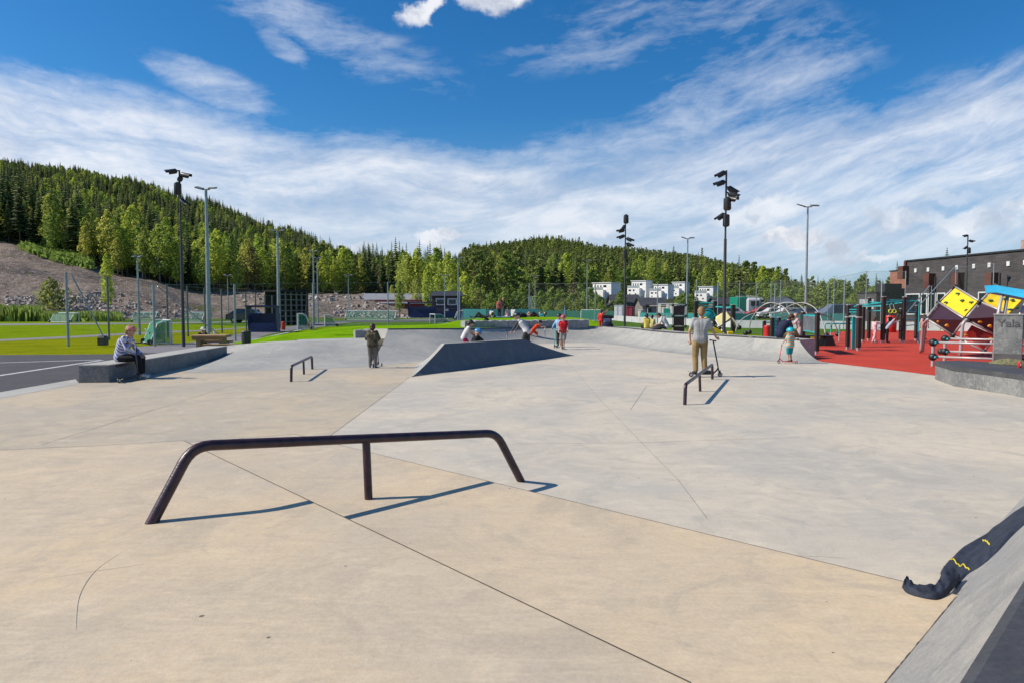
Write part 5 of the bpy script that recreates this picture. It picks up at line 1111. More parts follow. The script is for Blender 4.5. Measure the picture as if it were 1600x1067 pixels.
for a in ('A', 'B', 'C', 'D', 'E', 'F', 'G', 'I', 'J'):
    m_ = MB().ball(KP[a], .085, 10)
    for s in (-1, 1): m_.ball(KP[a] + Vector((s * .1, -.05, -.06)), .055, 8)
    m_.build('corner_knob', KN, t, smooth=True)
for pts, Y0, Y1 in (([(1450, 499), (1444.5, 505), (1442, 515), (1438.5, 551)], 24.3, 25.2), ([(1511, 499), (1505.5, 505), (1503.5, 515), (1500, 556)], 23.0, 23.0), ([(1446, 506), (1443.5, 530), (1441.5, 549)], 25, 25.6)):
    n = len(pts); P3 = [P(x, y, Y0 + (Y1 - Y0) * i / (n - 1)) for i, (x, y) in enumerate(pts)]; P3[-1].z = max(0, P3[-1].z); MB().tube(cat(P3, 4), .05, 10).build('leg', SS, t, smooth=True)
# steel hurdles with rubber balls
t = thing('balance_bars', G(1457, 572), 'low double steel rails with black rubber balls at the posts on the red surface', 'balance bars'); RB = M('ball_teal_dot', (.02, .33, .36), .4)
for x, yb, ys, Y in ((1457, 572, (535, 557), 20.4), (1475.5, 565.5, (529.5, 549), 22.6)):
    p = G(x, yb); Yp = p.y; top = P(x, ys[0], Yp).z; MB().tube([p, (p.x, p.y, top)], .045, 10).build('post', SS, t, smooth=True, auto=40)
    for y in ys:
        z = P(x, y, Yp).z; b_ = MB().ball((p.x, p.y, z), .115, 16).build('ball', KN, t, smooth=True); MB().ball((p.x + .01, p.y - .095, z - .01), .045, 10).build('ball_cap', RB, b_, smooth=True)
        e = Vector((14.2 if Y < 21 else 16.0, Yp - 1.4, z + .0)); MB().tube([(p.x + .1, p.y, z), e], .035, 10).build('rail', SS, t, smooth=True)
p = P(1470, 549, 22.7); MB().ball(p, .1, 14).build('ball', KN, t, smooth=True)
# blue slide top
t = thing('slide', P(1580, 500, 19.6), 'blue topped play tower frame at the right edge in front of the cubes', 'slide'); Y = 19.6
tp_ = [P(1556, 446, Y), P(1640, 460, Y - 1.2), P(1640, 474, Y - 1.2), P(1558, 457.5, Y)]; MB().add(tp_ + [p + Vector((.02, .5, 0)) for p in tp_], [(3, 2, 1, 0), (4, 5, 6, 7), (0, 1, 5, 4), (1, 2, 6, 5), (2, 3, 7, 6), (3, 0, 4, 7)]).build('blue_board', SKB, t)
for xt, xb in ((1566, 1558), (1575, 1568), (1607, 1589)): MB().tube([P(xt, 460 if xt < 1600 else 466, Y), P(xb, 500, Y), Vector((P(xb - 4, 500, Y).x, Y, 0))], .045, 9).build('leg', SS, t, smooth=True)
# engraved concrete slab
c0 = P(1573.5, 560, 16.4); c0.z = 0; t = thing('concrete_pillar', c0, 'grey concrete slab with engraved letters standing behind the curved ledge', 'pillar'); Hs = P(1574, 492.5, 16.3).z; ws = .565
MB().box(c0 + Vector((0, 0, Hs / 2)), (ws, .34, Hs), bev=.012).build('body', CL, t); MB().box(c0 + Vector((0, -.171, .37)), (ws - .02, .004, .50)).build('lower_band', M('concrete_dark_band', (.12, .105, .105), .7), t); MB().box(c0 + Vector((0, 0, Hs + .012)), (ws + .03, .37, .022), bev=.004).build('coping_stone', CEDGE, t)  # lower part of the slab's front face is coloured darker
cu_ = bpy.data.curves.new('engraving', 'FONT'); cu_.body = 'Yala'; cu_.size = .36; cu_.extrude = .006; cu_.space_character = .95
o = bpy.data.objects.new('engraved_text', cu_); COL.objects.link(o); bpy.context.view_layer.update(); me = bpy.data.meshes.new_from_object(o.evaluated_get(bpy.context.evaluated_depsgraph_get())); bpy.data.objects.remove(o)
o = bpy.data.objects.new('engraved_text', me); COL.objects.link(o); me.materials.clear(); me.materials.append(M('engraving_shadow', (.10, .095, .095), .8)); o.parent = t; o.location = (-ws / 2 + .06, -.172, Hs - .28); o.rotation_euler = (R(90), 0, 0)
w0 = max(v.co.x for v in me.vertices); o.scale = ((ws - .12) / w0, .9 * (ws - .12) / w0, 1); t.rotation_euler = (0, 0, R(-34))
t = thing('info_stand', P(1598, 560, 16.2), 'framed picture stand cut by the right edge beside the engraved slab', 'sign'); a = P(1594.8, 492, 16.2); MB().bbox((a.x + .02, 16.2, .95), (a.x + .7, 16.24, a.z), bev=.01).build('picture', M('poster', (.35, .36, .36), .5, rgb2=(.5, .12, .12), scale=3, detail=1), t); MB().bbox((a.x + .02, 16.18, .45), (a.x + .7, 16.3, .52)).build('foot_bar', PUR, t)
for dx in (.04, .66): MB().bbox((a.x + dx - .02, 16.19, .43), (a.x + dx + .02, 16.25, a.z)).build('post', PUR, t)
# olive cloth on the ledge and red can
OLV = M('olive_cloth', (.20, .19, .09), .85, rgb2=(.075, .075, .04), scale=22, bump=.5)
def cloth(label, pth, wd_, th, zf, name='folded_cloth', mat=OLV, seed=1, seg=60, cr=22, cat_='cloth', parent=None, wr=1.0):
    C = cat([Vector((x, y, 0)) for x, y in pth], 12); n = len(C); rows = []; off = Vector((seed * 3.1, 0, 0))
    for i, c in enumerate(C):
        d = (C[min(i + 1, n - 1)] - C[max(i - 1, 0)]).normalized(); nn_ = Vector((-d.y, d.x, 0)); f = i / (n - 1); w_ = interp(wd_, f); row = []
        for j in range(cr + 1):
            s = j / cr * 2 - 1; w2 = w_ * (1 + .10 * noise.noise(Vector((f * 5, 2.0 if s > 0 else -2.0, seed))) * wr); p = c + nn_ * s * w2; e = max(0, 1 - s * s) ** .42
            wv = .34 * math.sin(s * 6.2 + 3.2 * noise.noise(Vector((f * 3.2, .3 * s, seed)))) + .5 * noise.noise(Vector((f * 6.5 + s, s * 1.3, seed + 2))) + .16 * noise.noise(Vector((f * 20, s * 4, seed)))
            h = interp(th, f) * e * (1 + wv * wr); row.append(Vector((p.x, p.y, zf(p.x, p.y) + .004 + max(0, h))))
        rows.append(row)
    m_ = MB().grid(list(reversed(rows))); o = m_.build(name, mat, parent, smooth=True)
    if not parent: tag(o, label, cat_)
    return o, rows
cloth('crumpled olive green cloth rope lying on the dark cap of the curved ledge', [(11.05, 15.75), (11.35, 15.35), (11.65, 15.15), (11.95, 14.75), (12.05, 14.2), (12.15, 13.6)], [(0, .05), (.1, .13), (.3, .1), (.5, .17), (1, .13)], [(0, .02), (.15, .09), (.35, .05), (.5, .13), (1, .1)], lambda x, y: .436, seed=3, wr=1.6)
c = P(1593, 574.0, 14.6); c = Vector((c.x, 14.6, .437)); t = thing('drink_can', c, 'small red drink can standing on the dark cap of the curved ledge', 'can'); MB().tube([c, c + Z0 * .01, c + Z0 * .12, c + Z0 * .135], [.028, .036, .036, .03], 16).build('body', RED, t, smooth=True, auto=40); MB().tube([c + Z0 * .135, c + Z0 * .137], [.03, .026], 16).build('lid', SS, t); MB().box(c + Vector((0, -.036, .07)), (.022, .004, .05)).build('white_mark', WHT, t)
# navy jacket on the near bank
JK = M('navy_fabric', (.032, .038, .058), .7, rgb2=(.017, .021, .034), scale=14, bump=.35, bscale=60, spec=.25); JY = M('yellow_trim', (.62, .50, .02), .6, var=.05)
def zf(x, y):
    z = bank_z(x, y); q = (y - 5.5) + (x - .5)
    sd_ = (Vector((x, y)) - T2.to_2d()).cross(Vector((d32.x, d32.y)).normalized()); q_ = min(1, max(0, (sd_ + .16) / .16)); lv = .15 * q_ * q_ * (3 - 2 * q_)
    return max(z, lv)
d32 = (T3 - T2)
t = thing('jacket', (2.9, 4.2, .1), 'dark navy jacket with yellow piping dropped across the foot of the near bank', 'jacket')
def onS(x, y, zf=zf):
    z = .1
    for _ in range(40): p = G(x, y, z); z = .6 * z + .4 * zf(p.x, p.y)
    return G(x, y, z)
def zt(x, y): return max(.15, bank_z(x, y))
def drape(name, Lx, Rx, th, seed, fold, cr=26, zf=zf):
    L_ = cat([onS(*q, zf) for q in Lx], 9); R_ = cat([onS(*q, zf) for q in Rx], 9); n = len(L_); rows = []
    for i, (a, b) in enumerate(zip(L_, R_)):
        f = i / (n - 1); row = []; h0 = interp(th, f)
        for j in range(cr + 1):
            s_ = j / cr; p = a.lerp(b, s_); e = max(0, 4 * s_ * (1 - s_)) ** .38
            q = Vector((f * fold[0], s_ * fold[1], seed)); rid = 1 - abs(noise.noise(q)) * 2.2
            q2 = Vector((f * fold[0] * 2.3 + s_ * 3, s_ * fold[1] * 1.2, seed + 4)); rid2 = 1 - abs(noise.noise(q2)) * 2.5
            h = h0 * e * (.55 + .55 * max(0, rid) + .30 * max(-.4, rid2)); row.append(Vector((p.x, p.y, zf(p.x, p.y) + .003 + h)))
        rows.append(row)
    for _ in range(4):      # cloth bridges the hollows: relax the sheet
        new = [[p.copy() for p in r_] for r_ in rows]
        for i in range(1, n - 1):
            for j in range(cr + 1):
                a = (rows[i - 1][j] + rows[i + 1][j]) / 2
                if 0 < j < cr: a = (a + (rows[i][j - 1] + rows[i][j + 1]) / 2) / 2
                new[i][j].z = (rows[i][j].z + a.z) / 2
        rows = new
    for i, r_ in enumerate(rows):
        for j, p in enumerate(r_): q = Vector((i * .11, j * .16, seed)); p.z += .003 * math.sin(i * .4 + 2.5 * noise.noise(q)) * min(1, j / 4, (cr - j) / 4) + .006 * noise.noise(q * 1.7)
    MB().grid(rows).build(name, JK, t, smooth=True); return rows
rws = drape('body', [(1468.7, 896), (1473.7, 886.6), (1490, 868.8), (1508, 852.5), (1537.6, 836), (1558.4, 819.8), (1600, 791.6), (1650, 762)], [(1494, 922), (1499, 912), (1513.8, 895.5), (1530, 886), (1545, 874), (1560, 860), (1600, 819.8), (1650, 786)], [(0, .02), (.12, .03), (.5, .032), (1, .036)], 4, (5, 2.2))
drape('sleeve', [(1419.7, 904.4), (1427.7, 914.8), (1442.6, 920.8), (1460.4, 918.3), (1467.3, 906), (1473, 891)], [(1409.3, 918.8), (1418.8, 927), (1439.6, 933.5), (1466.3, 936.5), (1486, 924), (1501, 905)], [(0, .03), (.15, .04), (.6, .04), (1, .045)], 9, (6, 1.6), 20, zt)
def trim(i0, j0, j1, i1, r):
    n = 14; pts = []
    for k in range(n + 1): pts.append(rws[int(round(i0 + (i1 - i0) * k / n))][int(round(j0 + (j1 - j0) * k / n))] + Z0 * .0035)
    MB().tube(pts, r, 6).build('yellow_piping', JY, t, smooth=True)
trim(15, 1, 25, 19, .0045); trim(35, 5, 17, 38, .0055)
# ---------------------------------------------------------------- people
SK = M('skin', (.50, .29, .20), .55, rgb2=(.44, .24, .165), scale=9)
EYE = M('eye_dark', (.02, .015, .012), .3)
def caps(m_, a, b, ra, rb, n=10):
    a, b = Vector(a), Vector(b); d = (b - a)
    m_.ball(a, ra, n); m_.ball(b, rb, n)
    if d.length > 1e-4: m_.tube([a, b], [ra, rb], n)
TSC = bpy.data.scenes.new('workshop')
def remeshed(m_, name, mat, parent, vox, smooth_it=2, off=Vector()):
    me = m_.mesh(name, mat); o = bpy.data.objects.new(name, me); TSC.collection.objects.link(o)
    r = o.modifiers.new('r', 'REMESH'); r.mode = 'VOXEL'; r.voxel_size = vox; r.use_smooth_shade = True
    s = o.modifiers.new('s', 'SMOOTH'); s.factor = .5; s.iterations = smooth_it
    TSC.view_layers[0].update(); dg = TSC.view_layers[0].depsgraph; e = o.evaluated_get(dg); m2 = bpy.data.meshes.new_from_object(e); m2.name = name
    o.modifiers.clear(); TSC.collection.objects.unlink(o); COL.objects.link(o); o.data = m2; bpy.data.meshes.remove(me); m2.materials.clear(); m2.materials.append(mat)
    m2.polygons.foreach_set('use_smooth', [True] * len(m2.polygons)); o.parent = parent; return o
STAND = dict(pelvis=(0, 0, .93), waist=(0, 0, 1.08), chest=(0, 0, 1.30), neck=(0, 0, 1.47), head=(0, .02, 1.62), look=(0, 1, 0),
    shL=(-.185, 0, 1.42), elL=(-.23, -.02, 1.14), haL=(-.24, .06, .90), shR=(.185, 0, 1.42), elR=(.23, -.02, 1.14), haR=(.24, .06, .90),
    hiL=(-.09, 0, .90), knL=(-.10, .02, .49), anL=(-.10, -.02, .09), toL=(-.12, .15, .04), hiR=(.09, 0, .90), knR=(.10, .02, .49), anR=(.10, -.02, .09), toR=(.12, .15, .04))
def person(label, loc, rz, s, pose, top, low, hair=None, shoes=None, sleeves='short', legs='long', kid=1.0, cap=None, helmet=None, bulk=1.0, grip=False, group=None, fem=False, vox=None, hat=None, extra=None, hairlen=0):
    """kid > 1 enlarges the head relative to the body"""
    J = dict(STAND); J.update(pose); J = {k: Vector(v) for k, v in J.items()}
    ms = (J['shL'] + J['shR']) / 2; J['shL'] = ms + (J['shL'] - ms) * .84; J['shR'] = ms + (J['shR'] - ms) * .84
    t = thing('person', (0, 0, 0), label, 'person', group); ORG[t.name] = Vector()
    v = vox or .0095; look = J['look'].normalized(); hd = J['head']; nk = J['neck']; hs = kid * 1.07; hd = hd - (hd - nk).normalized() * .032; up = (hd - nk).normalized(); up = (up + Vector((0, 0, .6))).normalized(); side = look.cross(up).normalized(); up = side.cross(look).normalized(); HM = Matrix((side, look, up)).transposed()
    hc = hd + up * .03 * hs
    b = MB()
    b.ball(hc, .098 * hs, 16, sc=(.84, 1.0, 1.12), rot=HM); b.ball(hc + HM @ Vector((0, .022, -.055)) * hs, .068 * hs, 12, sc=(.85, .95, .95), rot=HM)      # skull, jaw
    b.ball(hc + HM @ Vector((0, .098, -.020)) * hs, .016 * hs, 8, sc=(.8, 1.2, 1.4), rot=HM); b.ball(hc + HM @ Vector((0, .082, -.066)) * hs, .02 * hs, 8, sc=(1.3, .6, .5), rot=HM)   # nose, mouth
    for q in (-1, 1): b.ball(hc + HM @ Vector((q * .083, -.002, -.02)) * hs, .022 * hs, 8, sc=(.45, .8, 1.2), rot=HM)   # ears
    caps(b, nk - up * .03, hd - up * .03 * hs, .055, .05)
    bk = bulk; sx = (J['shR'] - J['shL']).normalized()
    for q in (-1, 0, 1):
        w1, w2, w3 = sx * .045 * q * bk, sx * .035 * q * bk, sx * .075 * q * bk
        caps(b, J['pelvis'] + w1, J['waist'] + w2, .108 * bk, .098 * bk); caps(b, J['waist'] + w2, J['chest'] + w3, .098 * bk, .10 * bk); caps(b, J['chest'] + w3, nk - Vector((0, 0, .08)) + w3 * .5, .10 * bk, .06)
    for q in 'LR': caps(b, J['sh' + q], nk - up * .07, .052 * bk, .06)
    for q in 'LR':
        caps(b, J['sh' + q], J['el' + q], .048 * bk, .037); wr = J['ha' + q]; caps(b, J['el' + q], wr, .036, .025)
        fd = (wr - J['el' + q]).normalized()
        pd = J.get('fd' + q); fd = pd.normalized() if pd else (fd + Vector((0, 0, -.35))).normalized()
        sd = fd.cross(look if abs(fd.dot(look)) < .9 else Vector((1, 0, 0))).normalized(); nr = sd.cross(fd).normalized()
        if grip: nr = nr if nr.z < 0 else -nr
        pm = wr + fd * .055; b.tube([wr, pm], [.024, .034], 8); b.ball(pm, .034, 8, sc=(1, 1, 1))
        for k, (o_, L_) in enumerate(((-.028, .062), (-.010, .072), (.010, .068), (.027, .052))):
            a = pm + sd * o_ + fd * .018; c = a + fd * L_ * .5 + nr * (.012 if not grip else .022); e = c + (fd * (.45 if not grip else -.15) + nr * (.5 if not grip else .8)).normalized() * L_ * .5
            b.tube([a, c, e], [.0095, .009, .0075], 6)
        a = wr + fd * .02 + sd * (-.026 if q == 'L' else .026); b.tube([a, a + (fd * .7 + sd * (-.7 if q == 'L' else .7)).normalized() * .035, a + fd * .05 + sd * (-.03 if q == 'L' else .03) + nr * .02], [.012, .0105, .009], 6)
        caps(b, J['hi' + q], J['kn' + q], .082 * bk, .056); caps(b, J['kn' + q], J['an' + q], .055, .036); caps(b, J['an' + q], J['to' + q], .036, .028)
    body = remeshed(b, 'body', SK, t, v)
    ey = MB()
    for q in (-1, 1): MB().ball(hc + HM @ Vector((q * .034, .088, .008)) * hs, .011 * hs, 8, rot=HM).build('eye', EYE, body)
    # upper clothing
    c = MB(); e = .022 * bk; 
    for q in (-1, 0, 1):
        w1, w2, w3 = sx * .055 * q * bk, sx * .045 * q * bk, sx * .085 * q * bk
        caps(c, J['pelvis'] + Vector((0, 0, .0)) + w1, J['waist'] + w2, .112 * bk + e, .104 * bk + e, 14); caps(c, J['waist'] + w2, J['chest'] + w3, .104 * bk + e, .106 * bk + e, 14); caps(c, J['chest'] + w3, nk - up * .10 + w3 * .5, .104 * bk + e, .07, 14)
    for q in 'LR':
        caps(c, J['sh' + q], nk - up * .085, .057 * bk + .012, .064); el = J['el' + q]
        if sleeves == 'short': caps(c, J['sh' + q], J['sh' + q].lerp(el, .62), .058 * bk + .008, .058)
        elif sleeves == 'long': caps(c, J['sh' + q], el, .058 * bk + .008, .052); caps(c, el, el.lerp(J['ha' + q], .92), .05, .036)
    shirt = remeshed(c, 'shirt', top, t, v * 1.25, 3)
    # lower clothing
    c = MB(); caps(c, J['pelvis'] + Vector((0, 0, .04)), J['pelvis'] - Vector((0, 0, .02)), .122 * bk, .118 * bk, 14)
    for q in 'LR':
        hi, kn, an = J['hi' + q], J['kn' + q], J['an' + q]; caps(c, hi, J['pelvis'], .1 * bk, .1 * bk)
        if legs == 'long': caps(c, hi, kn, .100 * bk, .083); caps(c, kn, kn.lerp(an, .93), .081, .066)
        elif legs == 'short': caps(c, hi, hi.lerp(kn, .9), .096 * bk, .092)
    remeshed(c, 'trousers' if legs == 'long' else 'shorts', low, t, v * 1.25, 3)
    sh = shoes or M('shoe_dark', (.03, .03, .035), .6)
    for q in 'LR':
        c = MB(); an, to = J['an' + q], J['to' + q]; dz = Vector((0, 0, -.012)); caps(c, an + dz * 2, to + dz, .046, .04); caps(c, an.lerp(to, -.22) + dz * 2, an + dz, .04, .044); remeshed(c, 'shoe', sh, t, .012, 1)
    if sleeves == 'long2':
        for q in 'LR': c = MB(); caps(c, J['sh' + q], J['el' + q], .06, .05); caps(c, J['el' + q], J['el' + q].lerp(J['ha' + q], .92), .048, .035); remeshed(c, 'sleeve', extra, t, .012, 2)
    def shell(nm, mat, sc, off_, zc, brim=None, frac=.52, n=18, tail=0):
        m_ = MB(); rows = []
        for i in range(9):
            th = math.pi * frac * i / 8; row = []
            for j in range(n + 1):
                ph = 2 * math.pi * j / n; p = Vector((math.sin(th) * math.cos(ph) * sc[0], math.sin(th) * math.sin(ph) * sc[1], math.cos(th) * sc[2]))
                row.append(hc + HM @ ((p + Vector(off_)) * hs))
            rows.append(row)
        m_.grid(rows)
        if brim: 
            m_.add([hc + HM @ (Vector(p) * hs) for p in brim], [(0, 1, 2, 3), (7, 6, 5, 4), (0, 4, 5, 1), (1, 5, 6, 2), (2, 6, 7, 3), (3, 7, 4, 0)])
        return m_.build(nm, mat, t, smooth=True, auto=50)
    if hair:
        m_ = MB(); m_.ball(hc + HM @ Vector((0, -.018, .022)) * hs, .108 * hs, 16, sc=(.88, .95, 1.02), rot=HM); m_.ball(hc + HM @ Vector((0, -.055, -.03)) * hs, .075 * hs, 12, rot=HM)
        m_.ball(hc + HM @ Vector((0, .045, .075)) * hs, .05 * hs, 10, sc=(1.3, 1, .6), rot=HM)
        if hairlen: caps(m_, hc + HM @ Vector((0, -.08, -.02)) * hs, hc + HM @ Vector((0, -.10, -.02 - hairlen)) * hs, .06 * hs, .03 * hs)
        remeshed(m_, 'hair', hair, t, .011, 1)
    if cap: shell('cap', cap, (.098, .115, .10), (0, -.004, .022), 0, [(-.055, .095, .045), (.055, .095, .045), (.05, .175, .03), (-.05, .175, .03), (-.055, .095, .055), (.055, .095, .055), (.05, .175, .036), (-.05, .175, .036)], .5)
    if helmet: shell('helmet', helmet, (.118, .138, .118), (0, -.008, .018), 0, None, .56)
    if hat: shell('hat', hat, (.105, .12, .11), (0, 0, .02), 0, None, .6)
    t.scale = (s, s, s); t.rotation_euler = (0, 0, rz); t.location = loc
    return t
# scooter ---------------------------------------------------------------------
SCB = M('scooter_black', (.02, .02, .024), .35, var=.1, spec=.6); SCT = M('scooter_teal', (.02, .30, .30), .4); SCR = M('scooter_red', (.55, .02, .03), .35); SCW = M('scooter_wheel', (.05, .05, .05), .5); SCS = M('scooter_silver', (.5, .5, .52), .3, metal=.5, var=.05)
def scooter(label, loc, rz, s=1.0, frame=SCB, deckm=None, hb=.55, hgt=.92, tilt=0, three=False, lean=.08):
    t = thing('kick_scooter', (0, 0, 0), label, 'scooter'); ORG[t.name] = Vector()
    MB().box((0, -.03, .075), (.125, .5, .025), bev=.01).build('deck', deckm or frame, t); MB().box((0, -.03, .091), (.105, .44, .004)).build('grip_tape', SCW, t)
    MB().tube([(0, .2, .08), (0, .30, .17), (0, .325, .22)], .018, 8).build('neck', frame, t); MB().tube([(0, .36, .10), (0, .335, .20), (0, .335 - lean, hgt)], .017, 10).build('stem', frame, t, smooth=True)
    MB().tube([(-hb / 2, .325 - lean, hgt), (hb / 2, .325 - lean, hgt)], .015, 8).build('handlebar', frame, t, smooth=True)
    for q in (-1, 1): MB().tube([(q * hb / 2, .325 - lean, hgt), (q * (hb / 2 - .11), .325 - lean, hgt)], .019, 8).build('grip', KN, t, smooth=True)
    for (x, y) in (((-.13, .36), (.13, .36), (0, -.34)) if three else ((0, .38), (0, -.34))):
        w_ = MB().tube([(x - .014, y, .06), (x + .014, y, .06)], .058, 18).build('wheel', SCW, t, smooth=True, auto=40); MB().tube([(x - .017, y, .06), (x + .017, y, .06)], .036, 12).build('rim', SCS, w_)
    for q in (-1, 1): MB().box((q * .02, .375, .10), (.006, .03, .12)).build('fork', frame, t)
    MB().box((0, -.36, .125), (.06, .13, .008), rot=Euler((R(-20), 0, 0)).to_matrix()).build('brake', frame, t)
    t.scale = (s, s, s); t.location = loc; t.rotation_euler = (0, tilt, rz); return t
def cloth_m(name, rgb, **k): return M(name, rgb, .85, bump=.25, spec=.2, **k)
def stripes(name, ca, cb, sc, axis='Z', c3=None):
    m = bpy.data.materials.new(name); t, b = nodes(m); N = t.nodes; L = t.links; tc_ = N.new('ShaderNodeTexCoord'); wv = N.new('ShaderNodeTexWave'); wv.bands_direction = axis; wv.inputs['Scale'].default_value = sc; wv.inputs['Distortion'].default_value = 1.2
    L.new(tc_.outputs['Object'], wv.inputs[0]); cr = N.new('ShaderNodeValToRGB'); cr.color_ramp.interpolation = 'CONSTANT'; e = cr.color_ramp.elements; e[0].color = (*ca, 1); e[1].position = .45; e[1].color = (*cb, 1)
    if c3: x = e.new(.75); x.color = (*c3, 1)
    L.new(wv.outputs['Fac'], cr.inputs[0]); L.new(cr.outputs[0], b.inputs['Base Color']); b.inputs['Roughness'].default_value = .85; MAT[name] = m; return m
GRT = cloth_m('tee_grey', (.34, .34, .34)); TAN = cloth_m('trousers_tan', (.30, .205, .09)); HBL = M('hair_blond', (.30, .17, .07), .6, rgb2=(.18, .09, .035), scale=30); HBR = M('hair_brown', (.06, .03, .015), .6, rgb2=(.03, .016, .01), scale=30); HDK = M('hair_dark', (.018, .012, .01), .5)
BKC = cloth_m('cloth_black', (.014, .014, .017)); NVC = cloth_m('cloth_navy', (.018, .022, .05)); WHC = cloth_m('cloth_white', (.6, .59, .58)); WSH = M('shoe_white', (.55, .55, .55), .6); PNK = cloth_m('cap_pink', (.62, .24, .22)); MAG = cloth_m('cloth_magenta', (.62, .015, .12)); REDC = cloth_m('tee_red', (.42, .012, .02)); ORC = cloth_m('tee_orange_red', (.72, .06, .015)); GRC = cloth_m('shorts_grey', (.22, .21, .21)); SKY_ = cloth_m('cloth_pale_blue', (.25, .42, .6)); TLC = cloth_m('cloth_teal', (.01, .26, .30)); YLC = cloth_m('tee_yellow', (.62, .5, .10)); GYS = cloth_m('cloth_dark_grey', (.055, .055, .055)); PKC = cloth_m('cloth_pink', (.6, .3, .32)); PRC = cloth_m('cloth_purple', (.06, .03, .3)); RBC = cloth_m('cloth_charcoal_sleeve', (.07, .08, .09)); CAMO = M('camouflage', (.10, .09, .045), .85, rgb2=(.025, .022, .016), scale=11, detail=2, bump=.3); TRG = cloth_m('trousers_grey_green', (.15, .14, .125)); BLU = M('shoe_blue', (.03, .12, .25), .6)
HMG = M('helmet_green', (.02, .035, .035), .35); HMB = M('helmet_blue', (.06, .25, .50), .3); HMT = M('helmet_teal', (.01, .42, .50), .35); HMD = M('helmet_dark', (.02, .02, .024), .35); HMR = M('helmet_maroon', (.22, .03, .04), .35, rgb2=(.5, .1, .1), scale=20); ALC = stripes('check_white_blue', (.58, .58, .62), (.16, .17, .38), 6, 'DIAGONAL'); STR = stripes('stripes_colour', (.6, .25, .1), (.6, .6, .5), 2.6, 'Z', (.02, .4, .42)); FLW = M('print_white_pink', (.6, .58, .58), .85, rgb2=(.55, .2, .25), scale=10, detail=1); GRS = M('print_grey_pink', (.5, .42, .42), .85, rgb2=(.3, .25, .3), scale=16)
def gz(x, y, z=0): p = G(x, y, z); return Vector((p.x, p.y, z))
# 1 man, seen from behind
p = gz(1093, 588.5)
person('man in grey t-shirt and tan trousers seen from behind, one hand on a scooter', p, R(-6), .975, dict(chest=(.02, .03, 1.30), neck=(.03, .05, 1.47), head=(.04, .08, 1.615), look=(.15, 1, -.05), shL=(-.19, .02, 1.41), elL=(-.265, -.03, 1.14), haL=(-.235, .05, .90), shR=(.225, .02, 1.40), elR=(.33, .02, 1.13), haR=(.43, .12, .95), fdR=(.7, .5, -.35),
    knL=(-.10, .03, .49), anL=(-.09, -.02, .21), toL=(-.14, .12, .15), knR=(.12, .08, .50), anR=(.16, .0, .21), toR=(.36, .04, .15), hiR=(.10, 0, .90)) and dict(chest=(.02, .03, 1.33), neck=(.03, .05, 1.50), head=(.04, .08, 1.645), look=(.15, 1, -.05), pelvis=(0, 0, .98), waist=(0, .01, 1.12), shL=(-.19, .02, 1.44), elL=(-.265, -.03, 1.17), haL=(-.235, .05, .93), shR=(.225, .02, 1.43), elR=(.33, .04, 1.16), haR=(.43, .14, .985), fdR=(.7, .4, -.35),
    hiL=(-.09, 0, .95), knL=(-.11, .03, .53), anL=(-.10, -.02, .165), toL=(-.13, .14, .125), knR=(.11, .06, .54), anR=(.13, .0, .165), toR=(.33, .03, .125), hiR=(.10, 0, .95)), GRT, TAN, HBL, None, bulk=1.06, vox=.0085)
scooter('black kick scooter under the man in tan trousers', gz(1100, 588.3) + Vector((.02, .0, 0)), R(-90), 1.0, hgt=.90, lean=.14, hb=.5)
# 2 seated youth on the ledge, profile to the right
p = Vector((-9.50, 16.55, .412)); SITX = dict(pelvis=(0, 0, .10), waist=(0, .02, .26), chest=(0, .10, .46), neck=(0, .19, .62), head=(0, .27, .735), look=(0, 1, -.08), shL=(-.18, .16, .56), elL=(-.21, .24, .30), haL=(-.10, .46, .17), shR=(.18, .16, .56), elR=(.21, .26, .30), haR=(.10, .48, .17), hiL=(-.09, .02, .09), knL=(-.12, .44, .10), anL=(-.09, .46, -.29), toL=(-.10, .62, -.34), hiR=(.09, .02, .09), knR=(.12, .47, .10), anR=(.08, .52, -.29), toR=(.08, .68, -.34))
person('person in pink cap and checked shirt sitting on the long ledge holding a scooter', p, R(-90), 1.0, SITX, ALC, BKC, HBL, WSH, 'long', cap=PNK, vox=.0085)
scooter('black kick scooter held upright beside the person in the pink cap', Vector((-8.98, 15.93, 0)), R(-6), .98, hgt=.90, hb=.58, lean=.05)
# 3 boy in camouflage jacket
p = gz(582.5, 574.5)
person('boy in camouflage jacket and grey trousers seen from behind on the tan floor', p, R(3), .71, dict(elL=(-.26, .0, 1.16), haL=(-.17, .18, 1.05), elR=(.29, -.02, 1.16), haR=(.20, .17, 1.08), head=(0, .05, 1.60), look=(0, 1, -.1), toL=(-.13, .12, .05)), CAMO, TRG, HBR, BLU, 'long', kid=1.22, bulk=1.22)
hd_ = MB(); 
scooter('small three-wheeled scooter under the boy in the camouflage jacket', gz(586, 573.5) + Vector((.0, .12, 0)), R(-4), .78, SCB, SCR, hb=.4, hgt=.8, three=True)
